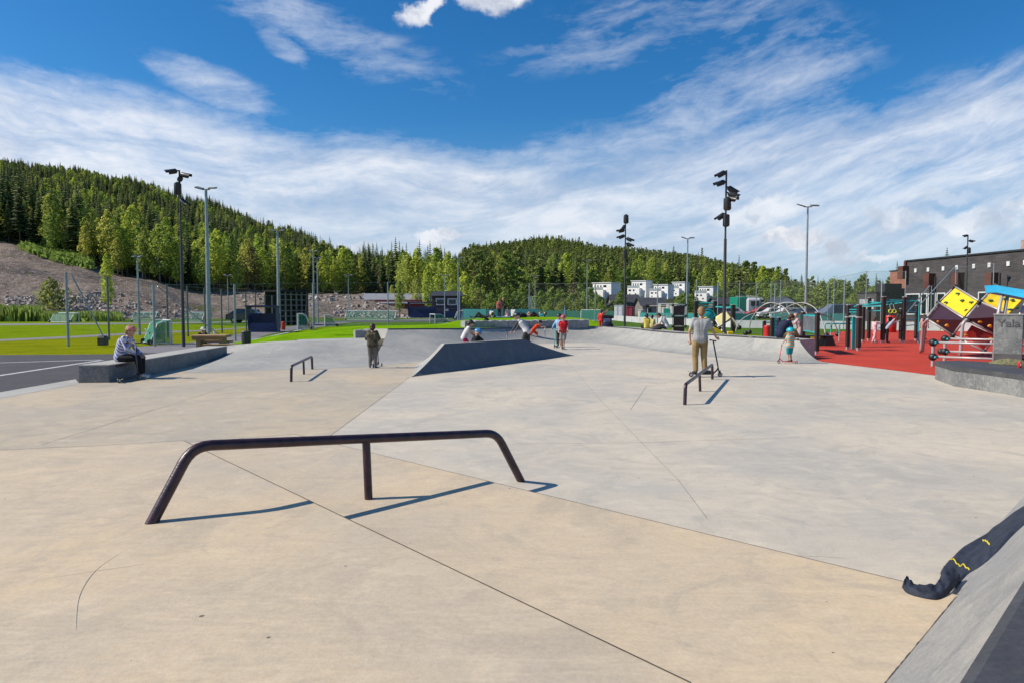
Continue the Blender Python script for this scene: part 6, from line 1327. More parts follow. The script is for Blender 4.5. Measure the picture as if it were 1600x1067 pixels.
# 4, 5 girl bending behind the ramp and helmeted child
LEAN = dict(pelvis=(0, -.12, .80), waist=(0, -.06, .93), chest=(0, .04, 1.12), neck=(0, .13, 1.29), head=(0, .19, 1.42), look=(0, 1, -.35), shL=(-.17, .08, 1.24), elL=(-.2, .22, 1.02), haL=(-.12, .38, .84), shR=(.17, .08, 1.24), elR=(.2, .22, 1.02), haR=(.12, .38, .84), hiL=(-.09, -.12, .78), knL=(-.1, .10, .45), anL=(-.1, -.05, .09), toL=(-.1, .12, .04), hiR=(.09, -.12, .78), knR=(.1, .14, .45), anR=(.1, .0, .09), toR=(.1, .17, .04))
p = gz(729, 556); person('girl in white top and magenta trousers bending over behind the dark ramp', p, R(-75), .80, LEAN, WHC, MAG, HDK, None, 'none', kid=1.2, cap=GYS)
CRO = dict(pelvis=(0, -.1, .42), waist=(0, -.04, .55), chest=(0, .06, .75), neck=(0, .13, .92), head=(0, .18, 1.04), look=(.3, .8, -.5), shL=(-.17, .1, .88), elL=(-.2, .3, .72), haL=(-.1, .42, .6), shR=(.17, .1, .88), elR=(.2, .3, .72), haR=(.1, .42, .6), hiL=(-.09, -.1, .4), knL=(-.16, .3, .5), anL=(-.12, .05, .09), toL=(-.12, .25, .04), hiR=(.09, -.1, .4), knR=(.16, .3, .5), anR=(.12, .05, .09), toR=(.12, .25, .04))
p = gz(737, 557); person('small child in blue helmet crouching in black and red beside the bending girl', p + Vector((.1, -.1, 0)), R(-60), .80, CRO, BKC, BKC, None, None, 'long', kid=1.25, helmet=HMB, extra=REDC)
# 6 boy in white with grey sleeves pushing a scooter
LN2 = dict(pelvis=(0, -.1, .86), waist=(0, -.02, 1.0), chest=(0, .14, 1.2), neck=(0, .26, 1.34), head=(0, .36, 1.46), look=(0, 1, -.3), shL=(-.17, .2, 1.29), elL=(-.2, .36, 1.05), haL=(-.2, .50, .86), shR=(.17, .2, 1.29), elR=(.2, .36, 1.05), haR=(.2, .50, .86), hiL=(-.09, -.1, .84), knL=(-.1, .05, .46), anL=(-.1, -.1, .09), toL=(-.1, .08, .04), hiR=(.09, -.1, .84), knR=(.1, -.1, .46), anR=(.1, -.35, .13), toR=(.1, -.22, .04))
p = gz(820, 551); person('boy in green helmet and white shirt with grey sleeves leaning on a scooter', p, R(68), .93, LN2, WHC, GYS, None, None, 'long2', kid=1.12, helmet=HMG, extra=RBC)
scooter('dark kick scooter held by the boy in the green helmet behind the ramp', p + Vector((-.42, .02, 0)), R(68), .93, hb=.45, hgt=.86, lean=.06)
# 7 running child in orange red
RUN = dict(pelvis=(0, -.05, .80), waist=(0, .05, .92), chest=(0, .20, 1.08), neck=(0, .34, 1.18), head=(0, .44, 1.28), look=(0, 1, -.1), shL=(-.16, .28, 1.13), elL=(-.18, .48, 1.0), haL=(-.17, .68, 1.02), shR=(.16, .28, 1.13), elR=(.18, .48, 1.0), haR=(.17, .68, 1.02), hiL=(-.09, -.05, .78), knL=(-.1, .24, .55), anL=(-.1, .20, .15), toL=(-.1, .38, .10), hiR=(.09, -.05, .78), knR=(.1, -.30, .50), anR=(.1, -.62, .22), toR=(.1, -.66, .06))
p = gz(834, 534.5); person('child in orange red t-shirt and dark helmet kicking off on a scooter', p, R(-88), .72, RUN, ORC, ORC, None, None, 'short', 'short', kid=1.3, helmet=HMD)
scooter('silver kick scooter under the child in orange red', p + Vector((.30, -.02, 0)), R(-88), .8, SCS, hb=.4, hgt=.82, lean=.05)
# 8, 9 two boys on scooters right of the ramp
p = gz(880, 545.5); person('boy in red t-shirt, grey shorts and maroon helmet facing us on a scooter', p, R(172), .78, dict(haR=(.22, .22, .94), elR=(.25, .02, 1.15), haL=(-.22, .22, .94), elL=(-.25, .02, 1.15), knL=(-.06, .05, .5), anL=(-.02, -.02, .15), toL=(-.01, .12, .1), anR=(.10, -.1, .15), toR=(.12, .05, .1)), REDC, GRC, None, WSH, 'short', 'short', kid=1.2, helmet=HMR)
MB().box(p + Vector((0, -.125, .93)), (.11, .012, .13), bev=.004).build('white_print', WHC, None) and None
bpy.data.objects.remove(bpy.data.objects['white_print'])
scooter('black kick scooter of the boy in the red t-shirt', p + Vector((0, -.02, 0)), R(170), .82, hb=.42, hgt=.92)
p = gz(873, 543); person('boy in pale blue half hidden behind the boy in the red t-shirt', p + Vector((.05, .35, 0)), R(150), .80, dict(haR=(.30, .25, 1.0), elR=(.32, .05, 1.15)), SKY_, GYS, None, None, 'long', kid=1.15, helmet=HMD)
scooter('teal kick scooter beside the boy in pale blue', p + Vector((-.12, .0, 0)), R(165), .85, SCT, hb=.4, hgt=.95)
# 10 toddler on red three-wheeler
p = gz(1234, 567.5); person('toddler in teal helmet, striped shirt and teal shorts on a red scooter', p, R(-152 + 180), .60, dict(elL=(-.26, .08, 1.18), haL=(-.16, .30, 1.06), elR=(.26, .08, 1.18), haR=(.14, .30, 1.06), knL=(-.09, .04, .5), anL=(-.09, 0, .17), toL=(-.1, .14, .12), anR=(.09, -.02, .17), toR=(.1, .14, .12), knR=(.1, .04, .5)), STR, TLC, None, GYS and M('shoe_brown', (.12, .08, .06), .7), 'short', 'short', kid=1.42, bulk=1.25, helmet=HMT)
scooter('small red three-wheeled scooter under the toddler in the teal helmet', p + Vector((-.06, .0, 0)), R(70), .72, SCR, SCR, hb=.36, hgt=.78, three=True)
# 11 man in navy on the quarter pipe deck, 12 bald man
p = P(1219, 530, 24.0); p.z = .645
SITG = dict(pelvis=(0, 0, .12), waist=(0, .04, .28), chest=(0, .16, .47), neck=(0, .30, .60), head=(0, .42, .68), look=(0, .8, -.6), shL=(-.19, .24, .56), elL=(-.24, .32, .28), haL=(-.10, .52, .22), shR=(.19, .24, .56), elR=(.24, .34, .28), haR=(.10, .54, .22), hiL=(-.10, .02, .10), knL=(-.16, .46, .16), anL=(-.1, .62, .06), toL=(-.1, .80, .05), hiR=(.10, .02, .10), knR=(.20, .44, .18), anR=(.14, .60, .06), toR=(.14, .78, .05))
person('man in navy t-shirt sitting bent over on the edge of the quarter pipe', p, R(-80), 1.0, SITG, NVC, TAN, HBR, None, 'short', bulk=1.12, vox=.009)
p = P(1248, 545, 27.5); p.z = 0
person('bald man in white printed t-shirt and light shorts leaning beside the man in navy', p, R(70), .86, dict(LEAN, pelvis=(0, -.05, .93), waist=(0, 0, 1.07), chest=(0, .06, 1.28), neck=(0, .12, 1.45), head=(0, .16, 1.59), shL=(-.18, .08, 1.4), shR=(.18, .08, 1.4), elL=(-.22, .24, 1.2), haL=(-.2, .42, 1.22), elR=(.22, .24, 1.2), haR=(.2, .42, 1.2), hiL=(-.09, -.05, .9), hiR=(.09, -.05, .9), knL=(-.1, .0, .49), knR=(.1, .04, .49)), FLW, GRS, None, None, 'short', 'short', bulk=1.05)
# 13 red shirt at the box
p = P(939, 512, 37.2); p.z = .35; person('child in red shirt reaching up to the dark picture box', p, R(-30), .68, dict(elR=(.30, .15, 1.5), haR=(.36, .30, 1.66), fdR=(.3, .4, .6), head=(.02, .05, 1.62)), REDC and M('tee_bright_red', (.6, .02, .015), .8), M('tee_bright_red2', (.5, .02, .015), .8), HBR, None, 'long', kid=1.2)
p = P(949, 511, 36.6); c = thing('bag', p, 'dark blue bag on the quarter pipe deck below the picture box', 'bag'); MB().ball(p + Vector((0, 0, .08)), .3, 14, sc=(1.1, .6, .6)).build('body', NVC, c, smooth=True); MB().tube([p + Vector((-.15, -.1, .2)), p + Vector((0, -.12, .34)), p + Vector((.15, -.1, .2))], .02, 6).build('strap', NVC, c)
# 14-16 people sitting on the deck
SITB = dict(SITG, chest=(0, .03, .50), neck=(0, .05, .67), head=(0, .07, .80), look=(0, 1, -.1), shL=(-.17, .02, .62), shR=(.17, .02, .62), elL=(-.22, .10, .36), elR=(.22, .10, .36), haL=(-.14, .3, .25), haR=(.14, .3, .25), waist=(0, .0, .3))
p = P(1010.5, 518, 33.5); p.z = .62; person('child in yellow t-shirt sitting with back to us on the far quarter pipe', p, R(5), .80, SITB, YLC, BKC, HDK, None, 'short', kid=1.15)
p = P(1018.5, 518, 34.5); p.z = .62; person('child in pale yellow top sitting beside the child in the yellow t-shirt', p, R(-20), .72, SITB, cloth_m('top_pale_yellow', (.6, .52, .2)), PKC, HDK, None, 'short', kid=1.15)
p = P(1041.5, 518, 33.0); p.z = .64; person('man in white t-shirt sitting and leaning forward on the far quarter pipe', p, R(75), .95, SITG, WHC, GYS, HBR, None, 'short', bulk=1.1)
p = P(1026, 517.5, 32.0); p.z = .64; c = thing('bag', p, 'dark bag lying on the quarter pipe deck between the seated people', 'bag'); MB().ball(p + Vector((0, 0, .06)), .17, 12, sc=(1.5, .8, .6)).build('body', GYS, c, smooth=True); MB().tube([p + Vector((-.1, -.05, .1)), p + Vector((0, -.05, .2)), p + Vector((.1, -.05, .1))], .012, 6).build('strap', GYS, c)
# 17-20 playground people
p = gz(1366, 535.5); person('girl in white and pink reaching towards the dark post on the red surface', p, R(-80), .68, dict(elR=(.2, .28, 1.36), haR=(.16, .50, 1.36), fdR=(0, 1, 0), haL=(-.2, .40, 1.34), elL=(-.22, .2, 1.3), knL=(-.1, .12, .5), anL=(-.1, .16, .09), toL=(-.1, .32, .04), knR=(.1, -.05, .5), anR=(.1, -.22, .1), toR=(.1, -.08, .04)), FLW, FLW, HBR, WSH, 'short', kid=1.2)
p = gz(1384, 535.5); person('child in pale top and black trousers hanging back from the lime gym rings', p, R(-100 + 20), .80, dict(pelvis=(0, .0, .86), waist=(0, .08, .98), chest=(0, .22, 1.13), neck=(0, .32, 1.27), head=(0, .36, 1.40), look=(.1, .6, .5), shL=(-.16, .28, 1.24), elL=(-.17, .26, 1.46), haL=(-.14, .30, 1.66), shR=(.16, .28, 1.24), elR=(.2, .42, 1.44), haR=(.2, .56, 1.62), fdL=(0, .1, 1), fdR=(0, .1, 1), hiL=(-.09, 0, .84), hiR=(.09, 0, .84), knL=(-.12, -.08, .46), knR=(.12, -.02, .46), anL=(-.12, -.16, .09), anR=(.12, -.02, .09), toL=(-.14, 0, .04), toR=(.14, .15, .04)), SKY_ and cloth_m('top_pale', (.5, .52, .56)), BKC, HBR, None, 'short', kid=1.15, grip=True)
p = gz(1353, 532.5) + Vector((0, 1.0, 0)); person('child in purple half hidden between two dark posts of the exercise frame', p, R(180), .68, {}, PRC, GYS, HBR, None, 'short', kid=1.2)
p = gz(1449, 531) + Vector((0, .3, 0)); person('long-haired child in pink walking behind the leg of the tilted cubes', p, R(-40), .74, dict(knL=(-.1, .14, .5), anL=(-.1, .22, .09), toL=(-.1, .38, .04)), PKC, SK, HBR, None, 'short', 'none2', kid=1.15, hairlen=.14)
p = gz(1551, 536) + Vector((0, 3.0, 0)); person('child in pale blue partly hidden behind the engraved concrete slab', p, R(0), .74, {}, SKY_, GYS, HBR, None, 'short', kid=1.2)
# 21 group on the grass mound
LIE = dict(pelvis=(0, 0, .12), waist=(0, -.15, .13), chest=(0, -.36, .16), neck=(0, -.5, .24), head=(0, -.6, .33), look=(0, .6, .6), shL=(-.17, -.45, .18), elL=(-.26, -.5, .06), haL=(-.28, -.3, .04), shR=(.17, -.45, .18), elR=(.26, -.5, .06), haR=(.28, -.3, .04), hiL=(-.09, .03, .11), knL=(-.12, .36, .40), anL=(-.12, .62, .06), toL=(-.12, .80, .05), hiR=(.09, .03, .11), knR=(.12, .44, .16), anR=(.12, .85, .07), toR=(.12, .95, .18))
def mz(x, Y, dz=0): 
    p = P(x, 497, Y); return Vector((p.x, Y, .93 + dz))
YM = (cat(Cp)[0].y, )
def moundz(x):
    cs = sorted([(800 + F * c.x / c.y, c) for c in Cp], key=lambda q: q[0])
    for (a, A), (b, B) in zip(cs, cs[1:]):
        if a <= x <= b: return A.lerp(B, (x - a) / (b - a))
    return cs[-1][1]
def mp(x): c = moundz(x).copy(); c.z += .0; return c
for x, rz, s, pose, top, low, hr, lb, kw in ((755, 90, .9, LIE, GYS, GYS, HDK, 'person lying at the left end of the group on the grass mound', {}), (768, -10, .62, SITB, WHC, BKC, HDK, 'person in white top sitting on the mound in front of the teal barrier', {}), (786, 100, .66, {}, BKC, GYS, HBL, 'blond child in black standing on the mound', dict(kid=1.2)), (779, 200, .62, {}, cloth_m('tee_coral', (.6, .12, .12)), GYS, HBR, 'child in coral red standing behind the blond child on the mound', {}),
        (793, 30, .66, SITB, FLW, PKC, HBR, 'person in pale pink sitting on the mound right of the blond child', {}), (801, -20, .80, SITB, WHC, BKC, HBR, 'man in white t-shirt sitting on the mound beside the bags', dict(bulk=1.1)), (833, 86, .72, LIE, GYS, SK, HBR, 'person lying with bent bare legs at the right end of the mound', dict(legs='short')), (841, 80, .72, LIE, GYS, BKC, HDK, 'person in dark clothes lying behind the bare-legged one on the mound', {})):
    c = mp(x); kw = dict(kw); person(lb, c - Vector((0, 0, .02)), R(rz), s * 1.15 if s < .75 else s, pose, top, low, hr, None, kw.pop('sleeves', 'short'), vox=.014, **kw)
for x, sz, m_, lb in ((812, .26, GYS, 'black backpack on the mound between the sitting man and the lying people'), (818, .2, BKC, 'small black bag beside the backpack on the mound'), (847.5, .2, TLC, 'teal bag at the right end of the mound'), (760.5, .14, BKC, 'small black bag lying on top of the long stone wall')):
    c = mp(x); 
    if m_ is BKC and x < 770: c = P(760, 501, 38.9); c.z += -.04
    o = thing('bag', c, lb, 'bag'); MB().ball(c + Z0 * sz * .5, sz, 12, sc=(1.1, .7, .75)).build('body', m_, o, smooth=True); MB().tube([c + Vector((-sz * .5, -.05, sz)), c + Vector((0, -.05, sz * 1.5)), c + Vector((sz * .5, -.05, sz))], .02, 6).build('strap', m_, o)
for x, m_, lb in ((781, SKY_, 'pale blue picnic blanket on the mound'), (806, BKC, 'dark blanket on the mound beside the sitting man')):
    c = mp(x); tag(MB().box(c + Z0 * .04, (1.3, .8, .06), bev=.02).build('blanket', m_), lb, 'blanket')
# 22 person at the wooden table
p = at(316, 28.0, -.10); person('person with white cap and black jacket sitting at the wooden table', p + Vector((0, 0, 0)), R(-130), .92, dict(SITB, pelvis=(0, 0, .30), waist=(0, 0, .45), chest=(0, .03, .66), neck=(0, .05, .83), head=(0, .06, .96), look=(.2, 1, -.2), shL=(-.17, .02, .78), shR=(.17, .02, .78), elL=(-.22, .10, .52), elR=(.22, .10, .52), haL=(-.14, .3, .5), haR=(.14, .3, .5), hiL=(-.1, .02, .28), hiR=(.1, .02, .28), knL=(-.12, .42, .3), knR=(.12, .42, .3), anL=(-.12, .42, 0), anR=(.12, .42, 0), toL=(-.12, .55, -.05), toR=(.12, .55, -.05)), BKC, BKC, None, None, 'long', cap=WHC, vox=.011)
# white stunt scooter lying against the stone wall
p = P(892, 511.5, 36.6); scooter('blue and white scooter parked in front of the long stone wall', p, R(90), 1.1, M('scooter_blue', (.05, .2, .5), .4), hb=.3, hgt=.98, lean=.03)

bpy.data.scenes.remove(TSC)
# ---------------------------------------------------------------- trees
def leafmat(name, cols, trans=.25, rough=.75):
    m = bpy.data.materials.new(name); t, b = nodes(m); N = t.nodes; L = t.links
    b.inputs['Roughness'].default_value = rough; b.inputs['Specular IOR Level'].default_value = .2
    oi = N.new('ShaderNodeObjectInfo'); ge = N.new('ShaderNodeNewGeometry')
    cr = N.new('ShaderNodeValToRGB'); cr.color_ramp.interpolation = 'LINEAR'
    e = cr.color_ramp.elements
    while len(e) < len(cols): e.new(.5)
    for i, c in enumerate(cols): e[i].position = i / (len(cols) - 1); e[i].color = (*c, 1)
    L.new(oi.outputs['Random'], cr.inputs[0])
    hs = N.new('ShaderNodeHueSaturation'); L.new(cr.outputs[0], hs.inputs['Color'])
    mr = N.new('ShaderNodeMapRange'); mr.inputs[3].default_value = .55; mr.inputs[4].default_value = 1.5
    L.new(ge.outputs['Random Per Island'], mr.inputs[0]); L.new(mr.outputs[0], hs.inputs['Value'])
    L.new(hs.outputs[0], b.inputs['Base Color'])
    tr = N.new('ShaderNodeBsdfTranslucent'); L.new(hs.outputs[0], tr.inputs[0]); mx = N.new('ShaderNodeMixShader'); mx.inputs[0].default_value = trans
    L.new(b.outputs[0], mx.inputs[1]); L.new(tr.outputs[0], mx.inputs[2]); L.new(mx.outputs[0], N['Material Output'].inputs[0])
    MAT[name] = m; return m
LSP = leafmat('spruce_needles', [(.052, .080, .030), (.085, .115, .035), (.15, .18, .045), (.065, .095, .036), (.19, .21, .055), (.06, .085, .034)], .22)
LPI = leafmat('pine_needles', [(.15, .20, .05), (.20, .25, .055), (.22, .25, .07)], .25)
LBI = leafmat('birch_leaves', [(.34, .43, .07), (.48, .54, .08), (.24, .33, .07), (.52, .51, .11)], .42)
LDE = leafmat('broad_leaves', [(.19, .28, .065), (.26, .33, .07), (.16, .24, .06), (.29, .31, .09)], .35)
LBR = leafmat('brown_leaves', [(.17, .135, .075), (.2, .16, .08)], .2)
BK = M('bark', (.11, .085, .065), .9, rgb2=(.06, .05, .042), scale=8)
BKP = M('pine_bark', (.20, .12, .075), .9, rgb2=(.09, .06, .045), scale=5)
BKB = M('birch_bark', (.38, .36, .33), .8, rgb2=(.12, .11, .10), scale=6, stretch=(1, 1, 3))
def spruce(seed, h=20, rad=2.7, tiers=26, low=.12):
    rd = random.Random(seed); c = MB(); t = MB()
    t.tube([(0, 0, -.6), (0, 0, h * .5), (0, 0, h * .98)], [.2, .12, .02], 6)
    for i in range(tiers):
        f = i / (tiers - 1); z = h * (low + (1 - low) * (f ** .92)); rr = rad * (1 - f) ** .8 * (.8 + .35 * rd.random()) + .12
        if f < .08: rr *= .6
        nb = max(5, int(11 * (1 - f * .6)))
        a0 = rd.random() * 6.28
        for k in range(nb):
            if rd.random() < .07: continue
            a = a0 + 6.283 * k / nb + rd.uniform(-.2, .2); l = rr * rd.uniform(.7, 1.2); dr = l * rd.uniform(.2, .5)
            dx, dy = math.cos(a), math.sin(a); w_ = max(.2, l * .42)
            p0 = Vector((0, 0, z + .25)); pm = Vector((dx * l * .55, dy * l * .55, z - dr * .35)); pt = Vector((dx * l, dy * l, z - dr * .8))
            s = Vector((-dy, dx, 0)) * w_; dn = Vector((0, 0, -.28 * l))
            c.add([p0, pm + s + dn * .7, pt, pm - s + dn * .7, pm + Vector((0, 0, .1))], [(0, 1, 4), (1, 2, 4), (2, 3, 4), (3, 0, 4)])
    c.add([(0, 0, h * 1.03), (.12, 0, h * .93), (-.1, .1, h * .93), (-.05, -.12, h * .93)], [(0, 1, 2), (0, 2, 3), (0, 3, 1)])
    return t, c, (BK, LSP)
def clump(c, ctr, r, n, rd, sz, flat=1.0):
    for _ in range(n):
        while True:
            q = Vector((rd.uniform(-1, 1), rd.uniform(-1, 1), rd.uniform(-1, 1)))
            if .25 < q.length < 1: break
        q = q * (.75 + .25 * rd.random()) / max(q.length, .01) * q.length ** .45
        p = Vector(ctr) + Vector((q.x * r, q.y * r, q.z * r * flat))
        nrm = (q.normalized() + Vector((rd.uniform(-.9, .9), rd.uniform(-.9, .9), rd.uniform(-.5, 1)))).normalized()
        u = nrm.orthogonal().normalized(); v = nrm.cross(u); a = rd.random() * 6.28; u, v = u * math.cos(a) + v * math.sin(a), v * math.cos(a) - u * math.sin(a)
        s = sz * rd.uniform(.6, 1.3)
        c.add([p - u * s, p - v * s * .55 + nrm * s * .2, p + u * s, p + v * s * .6 + nrm * s * .15], [(0, 1, 2, 3)])
def pine(seed, h=18):
    rd = random.Random(seed); c = MB(); t = MB()
    t.tube([(0, 0, -.6), (.1, 0, h * .5), (0, .1, h * .95)], [.22, .16, .05], 6)
    for i in range(15):
        f = i / 14; z = h * (.36 + .62 * f); rr = 2.3 * (math.sin(math.pi * (.25 + .7 * f)) ** .8) * rd.uniform(.6, 1.15); a = i * 2.4 + rd.random()
        p = (math.cos(a) * rr * .6, math.sin(a) * rr * .6, z); t.tube([(0, 0, z - .6), p], [.06, .02], 4)
        clump(c, p, 1.15 * rd.uniform(.8, 1.25) * (1 - .35 * f), 34, rd, .5, .6)
    clump(c, (0, 0, h * .97), .8, 26, rd, .4, .9)
    return t, c, (BKP, LPI)
def broad(seed, h=14, w_=3.2, n=16, low=.22, leaf=.34, per=62, mats=(BKB, LBI), tall=1.0):
    rd = random.Random(seed); c = MB(); t = MB()
    t.tube([(0, 0, -.5), (rd.uniform(-.2, .2), rd.uniform(-.2, .2), h * .45), (rd.uniform(-.3, .3), 0, h * .88)], [.17, .11, .03], 6)
    for i in range(n):
        f = i / (n - 1); z = h * (low + (.93 - low) * f); env = w_ * math.sin(math.pi * min(1, .18 + .78 * f)) ** .7
        a = i * 2.39 + rd.random() * .6; d_ = env * rd.uniform(.35, .72); r = env * rd.uniform(.34, .55) + .35
        p = (math.cos(a) * d_, math.sin(a) * d_, z); t.tube([(0, 0, max(0.3, z - h * .12)), p], [.06, .015], 4)
        clump(c, p, r, int(per * (.6 + r / 2.2)), rd, leaf, tall)
    clump(c, (0, 0, h * .95), w_ * .28, 30, rd, leaf, 1.3)
    return t, c, mats
KINDS = {}
def proto(kind, var, builder):
    t, c, mats = builder
    KINDS.setdefault(kind, []).append((t.mesh('trunk', mats[0], True), c.mesh('crown', mats[1]), None, t, c, mats))
for i in range(4): proto('spruce', i, spruce(11 + i, 20, (2.5, 2.9, 2.2, 3.1)[i], 26, (.1, .2, .28, .06)[i]))
for i in range(3): proto('pine', i, pine(31 + i))
for i in range(4): proto('birch', i, broad(51 + i, 14, (2.3, 2.8, 2.0, 3.2)[i], 16, tall=1.35))
for i in range(3): proto('leafy', i, broad(71 + i, 10, (3.4, 4.2, 3.0)[i], 17, .12, .36, 70, (BK, LDE)))
proto('brown', 0, broad(91, 14, 2.2, 14, .2, .3, 34, (BK, LBR), 1.3))
for i in range(2): proto('bush', i, broad(95 + i, 3.4, 2.3, 11, .05, .26, 46, (BK, LDE)))
HGT = {'spruce': 20, 'pine': 18, 'birch': 14, 'leafy': 10, 'brown': 14, 'bush': 3.4}
def joined(kind, i):
    k = KINDS[kind][i]
    if k[2] is None:
        b = MB(); b.add(k[3].v, k[3].f, 0); b.add(k[4].v, k[4].f, 1); me = b.mesh(kind + '_tree', list(k[5])); KINDS[kind][i] = k[:2] + (me,) + k[3:]
    return KINDS[kind][i][2]
NAMES = {'spruce': 'spruce_tree', 'pine': 'pine_tree', 'birch': 'birch_tree', 'leafy': 'leafy_tree', 'brown': 'brown_tree', 'bush': 'bush'}
def tree(kind, X, Y, h, label, group=None, parts=True, var=None, wid=1.0, z=None, rd=random):
    v = KINDS[kind]; i = var if var is not None else rd.randrange(len(v)); s = h / HGT[kind]
    z = Hh(X, Y) - .1 if z is None else z; rz = rd.random() * 6.28; sw = s * wid * rd.uniform(.9, 1.12)
    cat = 'bush' if kind == 'bush' else 'tree'
    if parts:
        o = bpy.data.objects.new(NAMES[kind], None); COL.objects.link(o); o.empty_display_size = .5
        for nm, me in (('trunk', v[i][0]), ('crown', v[i][1])):
            q = bpy.data.objects.new(nm, me); COL.objects.link(q); q.parent = o
    else:
        o = bpy.data.objects.new(NAMES[kind], joined(kind, i)); COL.objects.link(o)
    o.location = (X, Y, z); o.rotation_euler = (0, 0, rz); o.scale = (sw, sw, s)
    return tag(o, label, cat, group)
# forest sampling --------------------------------------------------------
rf = random.Random(5); pts = []
HOUSES = [(917, 957, 225), (980, 1010, 235), (1015, 1046, 228), (1044, 1070, 250), (1084, 1116, 228)]
def blocked(u, Y):
    x = 800 + F * u
    for a, b, Yh in HOUSES:
        if a - 14 < x < b + 14 and Y < Yh + 14: return True
    if 900 < x < 1125 and Y < 226: return True
    if 1120 <= x < 1330 and Y < 215: return True
    return False
def sample():
    Y = 165.
    while Y < 1010:
        step = 4.3 if Y < 240 else (5.0 if Y < 380 else (6.8 if Y < 600 else 8.8))
        u = -.95
        while u < .56:
            du = step / Y; uu = u + rf.uniform(-.4, .4) * du; yy_ = Y + rf.uniform(-.45, .45) * step; u += du
            lim = interp([(-.95, 172), (-.75, 170), (-.62, 166), (-.45, 166), (-.33, 186), (-.2, 196), (-.13, 160), (0, 160), (.1, 178), (.35, 225), (.45, 200), (.56, 190)], uu)
            rid = interp([(-.95, 815), (-.75, 810), (-.45, 755), (-.33, 655), (-.22, 500), (-.13, 480), (-.05, 860), (.05, 990), (.25, 990), (.35, 910), (.45, 460), (.56, 300)], uu)
            if yy_ < lim or yy_ > rid + 12 or blocked(uu, yy_) or rf.random() < .07: continue
            if .42 < uu and yy_ > 330: continue
            nz = noise.noise(Vector((uu * 9, yy_ * .009, 2))); n2 = noise.noise(Vector((uu * 26, yy_ * .022, 9))); k = 'spruce'
            front = yy_ - lim
            if uu < -.07:
                # light green birch belt along the foot of the left hill
                belt = interp([(-.95, -10), (-.7, -10), (-.655, 30), (-.5, 85), (-.3, 95), (-.2, 60), (-.13, 40)], uu)
                if front < belt and n2 > -.25 + (front / max(belt, 1)) * .25: k = 'birch'
                elif (nz > .25 and n2 > -.1) or n2 > .36 or rf.random() < .08: k = 'birch'
                if uu > -.36 and uu < -.16 and k == 'birch' and rf.random() < .25: k = 'pine'
                if rf.random() < .012: k = 'brown'
            elif uu < .40:
                k = 'pine' if (nz + n2 * .5 > .08 or rf.random() < .2) else 'spruce'
                if yy_ < 330 and n2 > .12: k = 'leafy'
                if rf.random() < .12: k = 'birch'
            else:
                k = 'pine' if n2 > .1 else ('leafy' if yy_ < 250 else 'spruce')
            pts.append((k, uu, yy_))
        Y += step
sample()
HB = {'spruce': (11, 18), 'pine': (11, 16), 'birch': (10, 15), 'leafy': (7, 11), 'brown': (10, 13)}
items = []
for k, u, Y in pts:
    a, b_ = HB[k]; h = rf.triangular(a * .72, b_ * 1.08, a * .6 + b_ * .4)
    if u < -.55 and Y < 200 and k == 'spruce': h *= 1.1
    if u > .4: h *= .72
    # a tree hidden by the slope in front of it shows little: size by what is in sight
    items.append([h / Y, k, u * Y, Y, h, u])
items.sort(reverse=True, key=lambda q: q[0])
FOREST_LBL = {
 ('spruce', 0): ('tall dark green spruce in the wood on the left hillside', 'spruces on the left hillside'),
 ('pine', 0): ('mid green pine with bare trunk at the foot of the left wood', 'pines on the left hillside'),
 ('birch', 0): ('light yellow green birch on the lower left hillside', 'birches on the left hillside'),
 ('brown', 0): ('thin brownish tree among the green trees of the left wood', 'brown trees on the left hillside'),
 ('spruce', 1): ('dark spruce in the wood on the low hill behind the white houses', 'spruces on the middle hill'),
 ('pine', 1): ('olive green pine in the wood on the low hill behind the houses', 'pines on the middle hill'),
 ('birch', 1): ('pale green birch in the wood on the low hill behind the houses', 'birches on the middle hill'),
 ('leafy', 1): ('round leafy green tree at the foot of the low middle hill', 'leafy trees on the middle hill'),
 ('spruce', 2): ('dark spruce in the tree belt left of the black brick hall', 'spruces of the right belt'),
 ('pine', 2): ('green pine in the tree belt left of the black brick hall', 'pines of the right belt'),
 ('leafy', 2): ('bushy leafy tree in the tree belt left of the black brick hall', 'leafy trees of the right belt'),
 ('birch', 2): ('pale birch in the tree belt left of the black brick hall', 'birches of the right belt')}
cnt = {}; rest = []
for q in items:
    s_, k, X, Y, h, u = q
    cls = 'leafy' if k in ('leafy',) else k
    if cnt.get(k, 0) >= (300 if k in ('spruce',) else 210) or s_ < .026 and k != 'brown': rest.append(q); continue
    cnt[k] = cnt.get(k, 0) + 1
    reg = 0 if u < -.07 else (1 if u < .40 else 2)
    lb = FOREST_LBL.get((k, reg)) or FOREST_LBL[('birch', reg)]
    tree(k, X, Y, h, lb[0], lb[1], parts=(s_ > .062 and cnt[k] <= 130), rd=rf)
